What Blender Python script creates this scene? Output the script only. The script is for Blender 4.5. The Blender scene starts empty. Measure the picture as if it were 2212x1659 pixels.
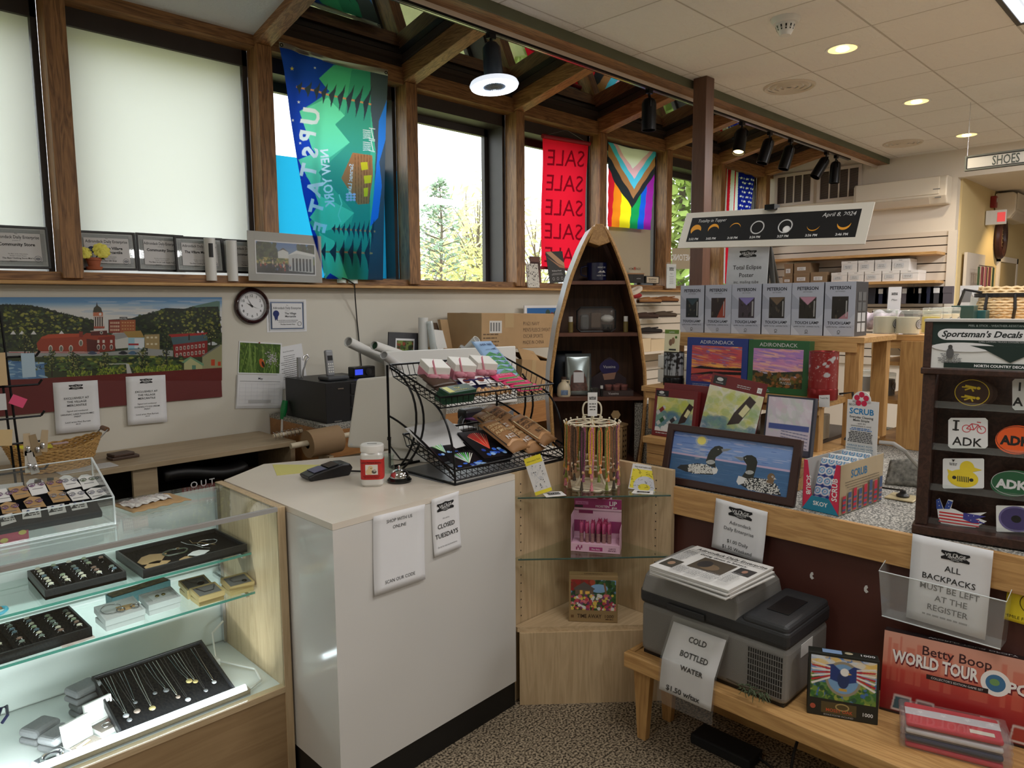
import bpy,bmesh,math,random
import numpy as np
from mathutils import Vector,Matrix,Euler
random.seed(7);RNG=np.random.default_rng(7)
SC=bpy.context.scene
COL=SC.collection
PI=math.pi
cos=math.cos;sin=math.sin;rad_=math.radians;MT=Matrix.Translation;MR=Matrix.Rotation;RU=random.uniform;RC=random.choice
# ---------------------------------------------------------------- camera
FPX=1548.0;IW,IH=2212,1659
EYE=Vector((0,0,1.65))
_y,_p,_r=rad_(45.4),rad_(-6.38),rad_(0.385)
_fh=Vector((cos(_y),sin(_y),0));_rh=Vector((sin(_y),-cos(_y),0));UP=Vector((0,0,1))
CF=_fh*cos(_p)+UP*sin(_p)
_u0=-_fh*sin(_p)+UP*cos(_p)
CR=_rh*cos(_r)-_u0*sin(_r)
CU=_u0*cos(_r)+_rh*sin(_r)
cam=bpy.data.cameras.new('camera');camo=bpy.data.objects.new('camera',cam);COL.objects.link(camo)
cam.sensor_fit='HORIZONTAL';cam.sensor_width=36.0;cam.lens=36.0*FPX/IW
cam.clip_start=0.02;cam.clip_end=300
camo.matrix_world=Matrix(((CR.x,CU.x,-CF.x,EYE.x),(CR.y,CU.y,-CF.y,EYE.y),(CR.z,CU.z,-CF.z,EYE.z),(0,0,0,1)))
SC.camera=camo
# ---------------------------------------------------------------- sky, exposure, large lamps
SC.view_settings.view_transform='Standard'
SC.view_settings.look='None'
SC.view_settings.gamma=1.0
SC.view_settings.use_curve_mapping=False
SC.view_settings.exposure=0.0
SC.cycles.use_denoising=True
SC.cycles.max_bounces=10
SC.cycles.diffuse_bounces=4
SC.cycles.glossy_bounces=4
SC.cycles.transmission_bounces=8
SC.cycles.transparent_max_bounces=24
SC.cycles.sample_clamp_indirect=6.0
W=bpy.data.worlds.new('overcast_sky');SC.world=W;W.use_nodes=True
_bg=W.node_tree.nodes['Background']
_bg.inputs['Color'].default_value=(0.93,0.97,1.0,1);_bg.inputs['Strength'].default_value=3.5
def area(name,loc,sx,sy,power,col,rot=(0,0,0),spread=PI):
 l=bpy.data.lights.new(name,'AREA');l.shape='RECTANGLE';l.size=sx;l.size_y=sy;l.energy=power;l.color=col;l.spread=spread
 o=bpy.data.objects.new(name,l);COL.objects.link(o);o.location=loc;o.rotation_euler=rot;return o
 # troffer in view, assumed unseen ones, and far lights added to brighten the back
for _x,_y2,_pw in((4.69,0.76,44),(1.6,0.3,25),(-1.2,1.2,18),(3.4,-1.8,40),(0.2,-2.2,20),(7.4,0.4,120),(7.4,-2.2,100)):
 area('troffer_and_fill_light',(_x,_y2,3.262),1.15,0.55,_pw,(1.0,0.985,0.975))
 # ---------------------------------------------------------------- pixel rays -> world points on known planes
def ray(px,py):return CF+CR*((px-IW/2)/FPX)-CU*((py-IH/2)/FPX)
def oX(px,py,X):d=ray(px,py);return EYE+d*((X-EYE.x)/d.x)
def oY(px,py,Y):d=ray(px,py);return EYE+d*((Y-EYE.y)/d.y)
def oZ(px,py,Z):d=ray(px,py);return EYE+d*((Z-EYE.z)/d.z)
def oP(px,py,o,n):d=ray(px,py);return EYE+d*((o-EYE).dot(n)/d.dot(n))
def mk(o,x,y,z):return Matrix(((x.x,y.x,z.x,o.x),(x.y,y.y,z.y,o.y),(x.z,y.z,z.z,o.z),(0,0,0,1)))
def frame(o,e,lean=0,tl=None,h=None):
 """upright card frame: origin bottom-left o, bottom-right e; x right, y up, z towards the viewer"""
 u=(e-o);w=u.length;u.normalize();n=u.cross(UP).normalized();l=rad_(lean)
 up=UP*cos(l)-n*sin(l);up=(up-u*up.dot(u)).normalized();n=u.cross(up)
 if tl is not None:h=(oP(tl[0],tl[1],o,n)-o).dot(up)
 return mk(o,u,up,n),w,h
def frZ(bl,br,z,lean=0,tl=None,h=None):return frame(oZ(*bl,z),oZ(*br,z),lean,tl,h)
def frY(bl,br,tl,Y):return frame(oY(*bl,Y),oY(*br,Y),0,tl)
def frX(bl,br,tl,X):return frame(oX(*bl,X),oX(*br,X),0,tl)
# ---------------------------------------------------------------- colour + materials
def S(r,g=None,b=None):
 if g is None:g=b=r
 f=lambda v:(v/255/12.92)if v/255<=0.04045 else((v/255+0.055)/1.055)**2.4
 return(f(r),f(g),f(b))
MC={}
def mat(name,col,rough=0.5,metal=0.0,var=0.0,scale=20.0,bump=0.0,spec=0.5,emit=None,es=0,coat=0,alpha=1,trans=0):
 if name in MC:return MC[name]
 m=bpy.data.materials.new(name);m.use_nodes=True;nt=m.node_tree;b=nt.nodes['Principled BSDF']
 b.inputs['Roughness'].default_value=rough;b.inputs['Metallic'].default_value=metal
 b.inputs['Specular IOR Level'].default_value=spec;b.inputs['Base Color'].default_value=(*col,1)
 b.inputs['Coat Weight'].default_value=coat;b.inputs['Alpha'].default_value=alpha
 b.inputs['Transmission Weight'].default_value=trans
 if emit:b.inputs['Emission Color'].default_value=(*emit,1);b.inputs['Emission Strength'].default_value=es
 if var or bump:
  tc=nt.nodes.new('ShaderNodeTexCoord');n=nt.nodes.new('ShaderNodeTexNoise');n.inputs['Scale'].default_value=scale;n.inputs['Detail'].default_value=5
  nt.links.new(tc.outputs['Object'],n.inputs['Vector'])
  if var:
   r=nt.nodes.new('ShaderNodeValToRGB');r.color_ramp.elements[0].position=0.3;r.color_ramp.elements[1].position=0.7
   r.color_ramp.elements[0].color=(*[max(0,c*(1-var))for c in col],1);r.color_ramp.elements[1].color=(*[min(1,c*(1+var))for c in col],1)
   nt.links.new(n.outputs['Fac'],r.inputs['Fac']);nt.links.new(r.outputs['Color'],b.inputs['Base Color'])
  if bump:
   bp=nt.nodes.new('ShaderNodeBump');bp.inputs['Strength'].default_value=bump;bp.inputs['Distance'].default_value=0.01
   nt.links.new(n.outputs['Fac'],bp.inputs['Height']);nt.links.new(bp.outputs['Normal'],b.inputs['Normal'])
 MC[name]=m;return m
def wood(name,c1,c2,axis=0,scale=1.0,rough=0.45,stretch=14,coat=0.0):
 if name in MC:return MC[name]
 m=bpy.data.materials.new(name);m.use_nodes=True;nt=m.node_tree;b=nt.nodes['Principled BSDF'];L=nt.links.new
 tc=nt.nodes.new('ShaderNodeTexCoord');mp=nt.nodes.new('ShaderNodeMapping')
 s=[stretch*scale]*3;s[axis]=scale*1.1;mp.inputs['Scale'].default_value=s
 n=nt.nodes.new('ShaderNodeTexNoise');n.inputs['Scale'].default_value=1.6;n.inputs['Detail'].default_value=4;n.inputs['Distortion'].default_value=0.6
 w=nt.nodes.new('ShaderNodeMath');w.operation='MULTIPLY';w.inputs[1].default_value=9
 fr=nt.nodes.new('ShaderNodeMath');fr.operation='PINGPONG';fr.inputs[1].default_value=1
 n2=nt.nodes.new('ShaderNodeTexNoise');n2.inputs['Scale'].default_value=9;n2.inputs['Detail'].default_value=3
 mx=nt.nodes.new('ShaderNodeMath');mx.operation='MULTIPLY_ADD';mx.inputs[1].default_value=0.45;mx.inputs[2].default_value=0
 ad=nt.nodes.new('ShaderNodeMath');ad.operation='ADD'
 sc=nt.nodes.new('ShaderNodeMath');sc.operation='MULTIPLY';sc.inputs[1].default_value=0.6
 r=nt.nodes.new('ShaderNodeValToRGB');r.color_ramp.elements[0].color=(*c1,1);r.color_ramp.elements[1].color=(*c2,1)
 r.color_ramp.elements[0].position=0.15;r.color_ramp.elements[1].position=0.85
 L(tc.outputs['Object'],mp.inputs['Vector']);L(mp.outputs['Vector'],n.inputs['Vector']);L(mp.outputs['Vector'],n2.inputs['Vector'])
 L(n.outputs['Fac'],w.inputs[0]);L(w.outputs[0],fr.inputs[0]);L(fr.outputs[0],sc.inputs[0]);L(n2.outputs['Fac'],mx.inputs[0])
 L(sc.outputs[0],ad.inputs[0]);L(mx.outputs[0],ad.inputs[1]);L(ad.outputs[0],r.inputs['Fac']);L(r.outputs['Color'],b.inputs['Base Color'])
 b.inputs['Roughness'].default_value=rough;b.inputs['Coat Weight'].default_value=coat
 MC[name]=m;return m
def thin_glass(name,tint=(1,1,1),rough=0.02,ior=1.45,haze=0.0,hcol=(0.9,0.95,0.95)):
 """clear sheet glass or plastic: straight-through transparency with a Fresnel reflection"""
 if name in MC:return MC[name]
 m=bpy.data.materials.new(name);m.use_nodes=True;nt=m.node_tree;L=nt.links.new;nt.nodes.remove(nt.nodes['Principled BSDF'])
 out=nt.nodes['Material Output'];t=nt.nodes.new('ShaderNodeBsdfTransparent');t.inputs['Color'].default_value=(*tint,1)
 g=nt.nodes.new('ShaderNodeBsdfGlossy');g.inputs['Roughness'].default_value=rough;g.inputs['Color'].default_value=(1,1,1,1)
 f=nt.nodes.new('ShaderNodeFresnel');ge=nt.nodes.new('ShaderNodeNewGeometry');q=nt.nodes.new('ShaderNodeMath');q.operation='MULTIPLY_ADD'
 q.inputs[1].default_value=1/ior-ior;q.inputs[2].default_value=ior;L(ge.outputs['Backfacing'],q.inputs[0]);L(q.outputs[0],f.inputs['IOR'])
 mx=nt.nodes.new('ShaderNodeMixShader');L(f.outputs[0],mx.inputs[0]);L(g.outputs[0],mx.inputs[2])
 if haze>0:
  d=nt.nodes.new('ShaderNodeBsdfDiffuse');d.inputs['Color'].default_value=(*hcol,1)
  m2=nt.nodes.new('ShaderNodeMixShader');m2.inputs[0].default_value=haze;L(t.outputs[0],m2.inputs[1]);L(d.outputs[0],m2.inputs[2]);L(m2.outputs[0],mx.inputs[1])
 else:L(t.outputs[0],mx.inputs[1])
 L(mx.outputs[0],out.inputs['Surface']);MC[name]=m;return m
def ink(name,rough=0.6,coat=0.0,spec=0.4):
 """printed surface: colours from the mesh's own colour attribute"""
 if name in MC:return MC[name]
 m=bpy.data.materials.new(name);m.use_nodes=True;nt=m.node_tree;b=nt.nodes['Principled BSDF']
 a=nt.nodes.new('ShaderNodeAttribute');a.attribute_name='Col';nt.links.new(a.outputs['Color'],b.inputs['Base Color'])
 b.inputs['Roughness'].default_value=rough;b.inputs['Coat Weight'].default_value=coat;b.inputs['Coat Roughness'].default_value=0.08;b.inputs['Specular IOR Level'].default_value=spec
 MC[name]=m;return m
def sheer(name,col=None,tr=0.5,var=0):
 """cloth or paper that lets daylight through; col None = printed colours"""
 if name in MC:return MC[name]
 m=bpy.data.materials.new(name);m.use_nodes=True;nt=m.node_tree;L=nt.links.new;nt.nodes.remove(nt.nodes['Principled BSDF'])
 d=nt.nodes.new('ShaderNodeBsdfDiffuse');t=nt.nodes.new('ShaderNodeBsdfTranslucent');mx=nt.nodes.new('ShaderNodeMixShader');mx.inputs[0].default_value=tr
 if col is None:
  a=nt.nodes.new('ShaderNodeAttribute');a.attribute_name='Col';L(a.outputs['Color'],d.inputs['Color']);L(a.outputs['Color'],t.inputs['Color'])
 else:
  d.inputs['Color'].default_value=(*col,1);t.inputs['Color'].default_value=(*col,1)
 L(d.outputs[0],mx.inputs[1]);L(t.outputs[0],mx.inputs[2]);L(mx.outputs[0],nt.nodes['Material Output'].inputs['Surface']);MC[name]=m;return m
 # ---------------------------------------------------------------- mesh builder
class MB:
 def __init__(s):s.v=[];s.f=[];s.m=[];s.k=0
 def mi(s,k):s.k=k;return s
 def add(s,vs,fs):
  b=len(s.v);s.v+=[tuple(v)for v in vs];s.f+=[tuple(b+i for i in f)for f in fs];s.m+=[s.k]*len(fs);return s
 def box(s,x0,x1,y0,y1,z0,z1,M=None):
  vs=[Vector((x,y,z))for z in(z0,z1)for y in(y0,y1)for x in(x0,x1)]
  if M is not None:vs=[M@v for v in vs]
  return s.add(vs,[(0,2,3,1),(4,5,7,6),(0,1,5,4),(2,6,7,3),(0,4,6,2),(1,3,7,5)])
 def quad(s,a,b,c,d):return s.add([a,b,c,d],[(0,1,2,3)])
 def prism(s,pts,z0,z1,M=None):
  n=len(pts);vs=[Vector((p[0],p[1],z0))for p in pts]+[Vector((p[0],p[1],z1))for p in pts]
  if M is not None:vs=[M@v for v in vs]
  return s.add(vs,[tuple(range(n))[::-1],tuple(range(n,2*n))]+[(i,(i+1)%n,n+(i+1)%n,n+i)for i in range(n)])
 def ringpr(s,outer,inner,z0,z1,M=None):
  n=len(outer);vs=[Vector((p[0],p[1],z))for z in(z0,z1)for P in(outer,inner)for p in P]
  if M is not None:vs=[M@v for v in vs]
  fs=[]
  for i in range(n):
   j=(i+1)%n
   fs+=[(i,j,2*n+j,2*n+i),(n+j,n+i,3*n+i,3*n+j),(2*n+i,2*n+j,3*n+j,3*n+i),(j,i,n+i,n+j)]
  return s.add(vs,fs)
 def cyl(s,p0,p1,r0,r1=None,n=12,caps=True):
  r1=r0 if r1 is None else r1;p0=Vector(p0);p1=Vector(p1);d=(p1-p0).normalized()
  a=d.orthogonal().normalized();b=d.cross(a);vs=[]
  for p,r in((p0,r0),(p1,r1)):
   vs+=[p+(a*cos(2*PI*i/n)+b*sin(2*PI*i/n))*r for i in range(n)]
  fs=[(i,(i+1)%n,n+(i+1)%n,n+i)for i in range(n)]
  if caps:fs+=[tuple(range(n))[::-1],tuple(range(n,2*n))]
  return s.add(vs,fs)
 def tube(s,pts,r,n=6,closed=False):
  pts=[Vector(p)for p in pts];N=len(pts);vs=[];prev=None
  for i,p in enumerate(pts):
   if closed:t=pts[(i+1)%N]-pts[i-1]
   else:t=pts[min(i+1,N-1)]-pts[max(i-1,0)]
   t=t.normalized()if t.length>1e-9 else Vector((0,0,1))
   a=t.orthogonal().normalized()if prev is None else(prev-t*prev.dot(t))
   a=a.normalized()if a.length>1e-6 else t.orthogonal().normalized()
   prev=a;b=t.cross(a);rr=r[i]if isinstance(r,(list,tuple))else r
   vs+=[p+(a*cos(2*PI*k/n)+b*sin(2*PI*k/n))*rr for k in range(n)]
  fs=[]
  for i in range(N if closed else N-1):
   for k in range(n):
    i2=(i+1)%N;fs.append((i*n+k,i*n+(k+1)%n,i2*n+(k+1)%n,i2*n+k))
  if not closed:fs+=[tuple(range(n))[::-1],tuple((N-1)*n+k for k in range(n))]
  return s.add(vs,fs)
 def lathe(s,prof,n=24,c=(0,0,0),sx=1,sy=1,M=None,cap=False):
  vs=[];fs=[];N=len(prof)
  for r,z in prof:
   vs+=[Vector((c[0]+r*sx*cos(2*PI*k/n),c[1]+r*sy*sin(2*PI*k/n),c[2]+z))for k in range(n)]
  for i in range(N-1):
   for k in range(n):fs.append((i*n+k,i*n+(k+1)%n,(i+1)*n+(k+1)%n,(i+1)*n+k))
  if cap and prof[0][0]>1e-5:fs.append(tuple(range(n))[::-1])
  if cap and prof[-1][0]>1e-5:fs.append(tuple((N-1)*n+k for k in range(n)))
  if M is not None:vs=[M@v for v in vs]
  return s.add(vs,fs)
 def ball(s,c,r,n=10,m=7,sz=1.0,sx=1.0,sy=1.0):
  return s.lathe([(max(r*sin(PI*i/m),1e-6),-r*sz*cos(PI*i/m))for i in range(m+1)],n,c,sx,sy)
 def grid(s,fn,nu,nv):
  vs=[fn(i/nu,j/nv)for j in range(nv+1)for i in range(nu+1)]
  return s.add(vs,[(j*(nu+1)+i,j*(nu+1)+i+1,(j+1)*(nu+1)+i+1,(j+1)*(nu+1)+i)for j in range(nv)for i in range(nu)])
 def build(s,name,mats,parent=None,M=None,sm=0,bevel=0,seg=2,sub=0,solid=0):
  me=bpy.data.meshes.new(name);me.from_pydata([tuple(v)for v in s.v],[],s.f)
  if not isinstance(mats,(list,tuple)):mats=[mats]
  for q in mats:me.materials.append(q)
  me.polygons.foreach_set('material_index',s.m)
  o=bpy.data.objects.new(name,me);COL.objects.link(o)
  bm=bmesh.new();bm.from_mesh(me);bmesh.ops.recalc_face_normals(bm,faces=bm.faces);bm.to_mesh(me);bm.free()
  if sm:me.polygons.foreach_set('use_smooth',[True]*len(me.polygons));me.set_sharp_from_angle(angle=rad_(38))
  if parent:o.parent=parent
  if M is not None:o.matrix_local=M
  if solid:q=o.modifiers.new('t','SOLIDIFY');q.thickness=solid
  if bevel:q=o.modifiers.new('b','BEVEL');q.width=bevel;q.segments=seg;q.limit_method='ANGLE';q.angle_limit=rad_(40)
  if sub:q=o.modifiers.new('s','SUBSURF');q.levels=sub;q.render_levels=sub
  return o
def E(name,loc=None,rz=0,M=None):
 o=bpy.data.objects.new(name,None);COL.objects.link(o);o.empty_display_size=0.02
 if M is not None:o.matrix_world=M
 else:o.location=loc or(0,0,0);o.rotation_euler=(0,0,rz)
 return o
def T(o,label,cat,group=None):
 o['label']=label;o['category']=cat
 if group:o['group']=group
 return o
def struct(o,label=None):
 o['kind']='structure'
 if label:o['label']=label
 return o
def dup(o,parent=None,M=None):
 c=o.copy();COL.objects.link(c)
 if parent is not None:c.parent=parent
 for ch in list(o.children):dup(ch,c)
 if M is not None:c.matrix_world=M
 return c
 # ---------------------------------------------------------------- lettering and printed art
_TX={}
def glyphs(t,b=0):
 k=(t,b)
 if k not in _TX:
  cu=bpy.data.curves.new('t','FONT');cu.body=t;cu.size=1;cu.resolution_u=2;cu.offset=b*0.012
  ob=bpy.data.objects.new('t',cu);me=bpy.data.meshes.new_from_object(ob)
  v=np.array([q.co[:2]for q in me.vertices]).reshape(-1,2);f=[tuple(p.vertices)for p in me.polygons]
  bpy.data.objects.remove(ob);bpy.data.meshes.remove(me);bpy.data.curves.remove(cu);_TX[k]=(v,f)
 return _TX[k]
def tpoly(t,x,y,size,al='c',b=0,shear=0,sx=1,rot=0,maxw=None,mir=False):
 v,f=glyphs(t,b)
 if len(v)==0:return[],[]
 v=v.copy()*size;v[:,0]=v[:,0]*sx+v[:,1]*shear
 x0,x1=v[:,0].min(),v[:,0].max();w=x1-x0
 if maxw and w>maxw:v[:,0]=x0+(v[:,0]-x0)*maxw/w;w=maxw
 v[:,0]-=x0+{'c':w/2,'l':0,'r':w}[al]
 if mir:v[:,0]*=-1
 if rot:
  c,s_=cos(rot),sin(rot);v=np.stack([v[:,0]*c-v[:,1]*s_,v[:,0]*s_+v[:,1]*c],1)
 return v+np.array([x,y]),f
class Art:
 def __init__(s):s.L=[]
 def poly(s,pts,c):s.L.append(([tuple(p)for p in pts],[tuple(range(len(pts)))],c));return s
 def rect(s,x,y,w,h,c):return s.poly([(x,y),(x+w,y),(x+w,y+h),(x,y+h)],c)
 def ell(s,cx,cy,rx,ry,c,n=24,a0=0,a1=2*PI):
  return s.poly([(cx+rx*cos(a0+(a1-a0)*i/n),cy+ry*sin(a0+(a1-a0)*i/n))for i in range(n)],c)
 def ring(s,cx,cy,r,w,c,n=28,ry=None):
  ry=r if ry is None else ry;vs=[];fs=[]
  for i in range(n):
   a=2*PI*i/n;vs+=[(cx+r*cos(a),cy+ry*sin(a)),(cx+(r-w)*cos(a),cy+(ry-w)*sin(a))]
   j=(i+1)%n;fs.append((2*i,2*j,2*j+1,2*i+1))
  s.L.append((vs,fs,c));return s
 def line(s,pts,w,c):
  for(x0,y0),(x1,y1)in zip(pts[:-1],pts[1:]):
   d=math.hypot(x1-x0,y1-y0)or 1;nx,ny=-(y1-y0)/d*w/2,(x1-x0)/d*w/2
   s.poly([(x0+nx,y0+ny),(x0-nx,y0-ny),(x1-nx,y1-ny),(x1+nx,y1+ny)],c)
  return s
 def text(s,t,x,y,size,c,al='c',**k):
  v,f=tpoly(t,x,y,size,al,**k)
  if len(v):s.L.append(([tuple(p)for p in v],f,c))
  return s
 def bars(s,x,y,w,n,lh,th,c,al='c',jit=0.25):
  """lines of print too small to read"""
  for i in range(n):
   ww=w*(1-jit*random.random());x0=x-ww/2 if al=='c' else x;yy=y-i*lh;xx=x0
   while xx<x0+ww:l=RU(1.5,5)*th;s.rect(xx,yy,min(l,x0+ww-xx),th,c);xx+=l+th*0.7
  return s
 def build(s,name,m,parent,z0=0.0006,dz=0.00005,fn=None):
  vs=[];fs=[];cs=[]
  for i,(v,f,c)in enumerate(s.L):
   b=len(vs);vs+=[(p[0],p[1],z0+i*dz)for p in v];fs+=[tuple(b+q for q in g)for g in f];cs+=[c]*len(f)
  if fn:vs=[tuple(fn(*p))for p in vs]
  me=bpy.data.meshes.new(name);me.from_pydata(vs,[],fs);me.materials.append(m)
  at=me.color_attributes.new('Col','FLOAT_COLOR','CORNER');a=np.ones((len(me.loops),4),np.float32);k=0
  for p,c in zip(me.polygons,cs):a[p.loop_start:p.loop_start+p.loop_total,:3]=c
  at.data.foreach_set('color',a.ravel())
  o=bpy.data.objects.new(name,me);COL.objects.link(o);o.parent=parent;return o
class Ras:
 """a picture painted in an array, carried by the vertices of a fine mesh"""
 def __init__(s,w,h,px,c=(1,1,1),ss=2):
  s.w,s.h=w,h;s.nx=max(2,int(w*px));s.ny=max(2,int(h*px));s.ss=ss
  s.a=np.empty((s.ny*ss,s.nx*ss,3),np.float32);s.a[:]=c
  s.X=(np.arange(s.nx*ss)+0.5)/(s.nx*ss)*w;s.Y=(np.arange(s.ny*ss)+0.5)/(s.ny*ss)*h
 def grad(s,stops,y0=None,y1=None,x0=None,x1=None):
  y0=0 if y0 is None else y0;y1=s.h if y1 is None else y1;x0=0 if x0 is None else x0;x1=s.w if x1 is None else x1
  my=(s.Y>=y0)&(s.Y<=y1);mx=(s.X>=x0)&(s.X<=x1);t=(s.Y[my]-y0)/(y1-y0)
  c=np.stack([np.interp(t,[q[0]for q in stops],[q[1][k]for q in stops])for k in range(3)],1)
  s.a[np.ix_(my,mx)]=c[:,None,:];return s
 def _win(s,x0,x1,y0,y1):
  i0,i1=np.searchsorted(s.X,(x0,x1));j0,j1=np.searchsorted(s.Y,(y0,y1));return i0,i1,j0,j1
 def poly(s,pts,c,al=1.0):
  P=np.asarray(pts,float);i0,i1,j0,j1=s._win(P[:,0].min(),P[:,0].max(),P[:,1].min(),P[:,1].max())
  if i1<=i0 or j1<=j0:return s
  x=s.X[i0:i1][None,:];y=s.Y[j0:j1][:,None];ins=np.zeros((j1-j0,i1-i0),bool);n=len(P)
  for k in range(n):
   xa,ya=P[k];xb,yb=P[(k+1)%n]
   if ya==yb:continue
   ins^=((ya>y)!=(yb>y))&(x<(xb-xa)*(y-ya)/(yb-ya)+xa)
  s._put(ins,i0,i1,j0,j1,c,al);return s
 def _put(s,ins,i0,i1,j0,j1,c,al):
  sub=s.a[j0:j1,i0:i1];sub[ins]=sub[ins]*(1-al)+np.asarray(c,np.float32)*al
 def rect(s,x,y,w,h,c,al=1.0):return s.poly([(x,y),(x+w,y),(x+w,y+h),(x,y+h)],c,al)
 def ell(s,cx,cy,rx,ry,c,al=1.0,rot=0):
  R=max(rx,ry);i0,i1,j0,j1=s._win(cx-R,cx+R,cy-R,cy+R)
  if i1<=i0 or j1<=j0:return s
  x=s.X[i0:i1][None,:]-cx;y=s.Y[j0:j1][:,None]-cy
  if rot:co,si=cos(rot),sin(rot);x,y=x*co+y*si,-x*si+y*co
  s._put((x/rx)**2+(y/ry)**2<=1,i0,i1,j0,j1,c,al);return s
 def line(s,pts,w,c,al=1.0):
  for(x0,y0),(x1,y1)in zip(pts[:-1],pts[1:]):
   d=math.hypot(x1-x0,y1-y0)or 1;nx,ny=-(y1-y0)/d*w/2,(x1-x0)/d*w/2
   s.poly([(x0+nx,y0+ny),(x0-nx,y0-ny),(x1-nx,y1-ny),(x1+nx,y1+ny)],c,al)
  return s
 def text(s,t,x,y,size,c,al='c',**k):
  v,f=tpoly(t,x,y,size,al,**k)
  for g in f:s.poly([v[i]for i in g],c)
  return s
 def dabs(s,n,x0,x1,y0,y1,cols,r0,r1,asp=1.0,al=0.9,inside=None,rot=0):
  for _ in range(n):
   x=RU(x0,x1);y=RU(y0,y1)
   if inside and not inside(x,y):continue
   r=RU(r0,r1);s.ell(x,y,r*asp,r,RC(cols),al,rot+RU(-.3,.3))
  return s
 def build(s,name,m,parent,z0=0.0006,fn=None,ox=0,oy=0,clip=None):
  ss=s.ss;A=s.a.reshape(s.ny,ss,s.nx,ss,3).mean((1,3));nx,ny=s.nx,s.ny
  xs=np.linspace(0,s.w,nx);ys=np.linspace(0,s.h,ny);gx,gy=np.meshgrid(xs,ys)
  co=np.stack([gx+ox,gy+oy,np.full_like(gx,z0)],2).reshape(-1,3)
  if fn:co=fn(co)
  if clip:co[:,0]=np.clip(co[:,0],clip[0],clip[1]);co[:,1]=np.clip(co[:,1],clip[2],clip[3])
  me=bpy.data.meshes.new(name);me.vertices.add(nx*ny);me.vertices.foreach_set('co',co.astype(np.float32).ravel())
  i=np.arange(nx*ny).reshape(ny,nx);q=np.stack([i[:-1,:-1],i[:-1,1:],i[1:,1:],i[1:,:-1]],2).reshape(-1,4);nf=len(q)
  me.loops.add(nf*4);me.loops.foreach_set('vertex_index',q.ravel().astype(np.int32));me.polygons.add(nf)
  me.polygons.foreach_set('loop_start',np.arange(0,nf*4,4,dtype=np.int32));me.update();me.validate()
  me.polygons.foreach_set('use_smooth',[True]*nf);me.materials.append(m)
  at=me.color_attributes.new('Col','FLOAT_COLOR','POINT');at.data.foreach_set('color',np.concatenate([A.reshape(-1,3),np.ones((nx*ny,1))],1).astype(np.float32).ravel())
  o=bpy.data.objects.new(name,me);COL.objects.link(o)
  if parent:o.parent=parent
  return o
def pxmap(M,ox=0,oy=0,sc=1.0):
 """picture traced from the photograph, laid on the real plane of M (origin M.translation, normal M's z), returned in M's local frame"""
 o=np.array(M.translation);R3=np.array(M.to_3x3());n=R3[:,2];e=np.array(EYE);cf,cr,cu=np.array(CF),np.array(CR),np.array(CU);k=(o-e)@n
 def f(co):
  x=ox+co[:,0]*sc;y=oy+co[:,1]*sc;d=cf+np.outer((x-IW/2)/FPX,cr)-np.outer((y-IH/2)/FPX,cu)
  p=e+d*(k/(d@n))[:,None]-o;q=p@R3;q[:,2]=co[:,2];return q
 return f
def pxfn(M,ox=0,oy=0,sc=1.0):
 g=pxmap(M,ox,oy,sc);return lambda x,y,z:g(np.array([[x,y,z]]))[0]
class RasP(Ras):
 """the same with y pointing down, in traced coordinates"""
 def __init__(s,x0,y0,x1,y1,px,c=(1,1,1),ss=2):
  Ras.__init__(s,x1-x0,y1-y0,px,c,ss);s.x0,s.y0=x0,y0;s.X=s.X+x0;s.Y=s.Y+y0
 def text(s,t,x,y,size,c,al='c',**k):
  v,f=tpoly(t,x,-y,size,al,**k)
  for g in f:s.poly([(v[i][0],-v[i][1])for i in g],c)
  return s
 def put(s,name,m,parent,fn,z0=0.0006,clip=None):return s.build(name,m,parent,z0,fn,s.x0,s.y0,clip)
class ArtP(Art):
 def text(s,t,x,y,size,c,al='c',**k):
  v,f=tpoly(t,x,-y,size,al,**k)
  if len(v):s.L.append(([(p[0],-p[1])for p in v],f,c))
  return s
def star(cx,cy,r,rot=0,n=5,q=.4):return[(cx+(r if i%2==0 else r*q)*sin(rot+i*PI/n),cy-(r if i%2==0 else r*q)*cos(rot+i*PI/n))for i in range(2*n)]
# ---------------------------------------------------------------- shared materials
INK=ink('printed_matte',0.65);GLOSS=ink('printed_gloss',0.3,0.35);CLOTHINK=sheer('printed_cloth',None,0.85)
PAPER=mat('white_paper',S(232,232,234),0.7,var=0.02,scale=6);PAPERG=mat('grey_paper',S(205,205,205),0.7)
FIR=wood('fir_wood',S(104,70,42),S(160,116,72),0,1.6,0.5);FIRV=wood('fir_wood_upright',S(108,74,44),S(168,122,76),2,1.6,0.5)
FIRY=wood('fir_wood_rafter',S(118,80,48),S(176,128,82),1,1.6,0.5)
PINE=wood('pine_wood',S(176,132,80),S(208,164,106),1,1.3,0.4);PINEV=wood('pine_wood_upright',S(168,124,74),S(200,156,98),2,1.3,0.4);PINEX=wood('pine_wood_across',S(172,128,78),S(206,162,104),0,1.3,0.4)
MAPLE=wood('maple_laminate',S(186,160,124),S(206,181,144),2,1.2,0.4);MAPLEX=wood('maple_laminate_across',S(188,162,126),S(207,182,146),0,1.2,0.4)
BROWNW=wood('dark_stained_wood',S(48,30,24),S(72,47,38),2,1.5,0.4)
BLACKM=mat('black_metal',S(22,22,24),0.35,0.6);BLACKP=mat('black_plastic',S(24,24,26),0.35);STEEL=mat('brushed_steel',S(190,190,192),0.25,1.0);CHROME=mat('chrome',S(215,215,218),0.08,1.0)
WHITEP=mat('white_plastic',S(225,224,220),0.35);CARDB=mat('cardboard',S(178,146,106),0.75,var=0.05,scale=9)
CLEAR=thin_glass('clear_acrylic',(0.96,0.975,0.97),0.02,1.45,0.03);GLASS=thin_glass('sheet_glass',(0.93,0.975,0.96),0.015,1.5,0.0)
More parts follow.
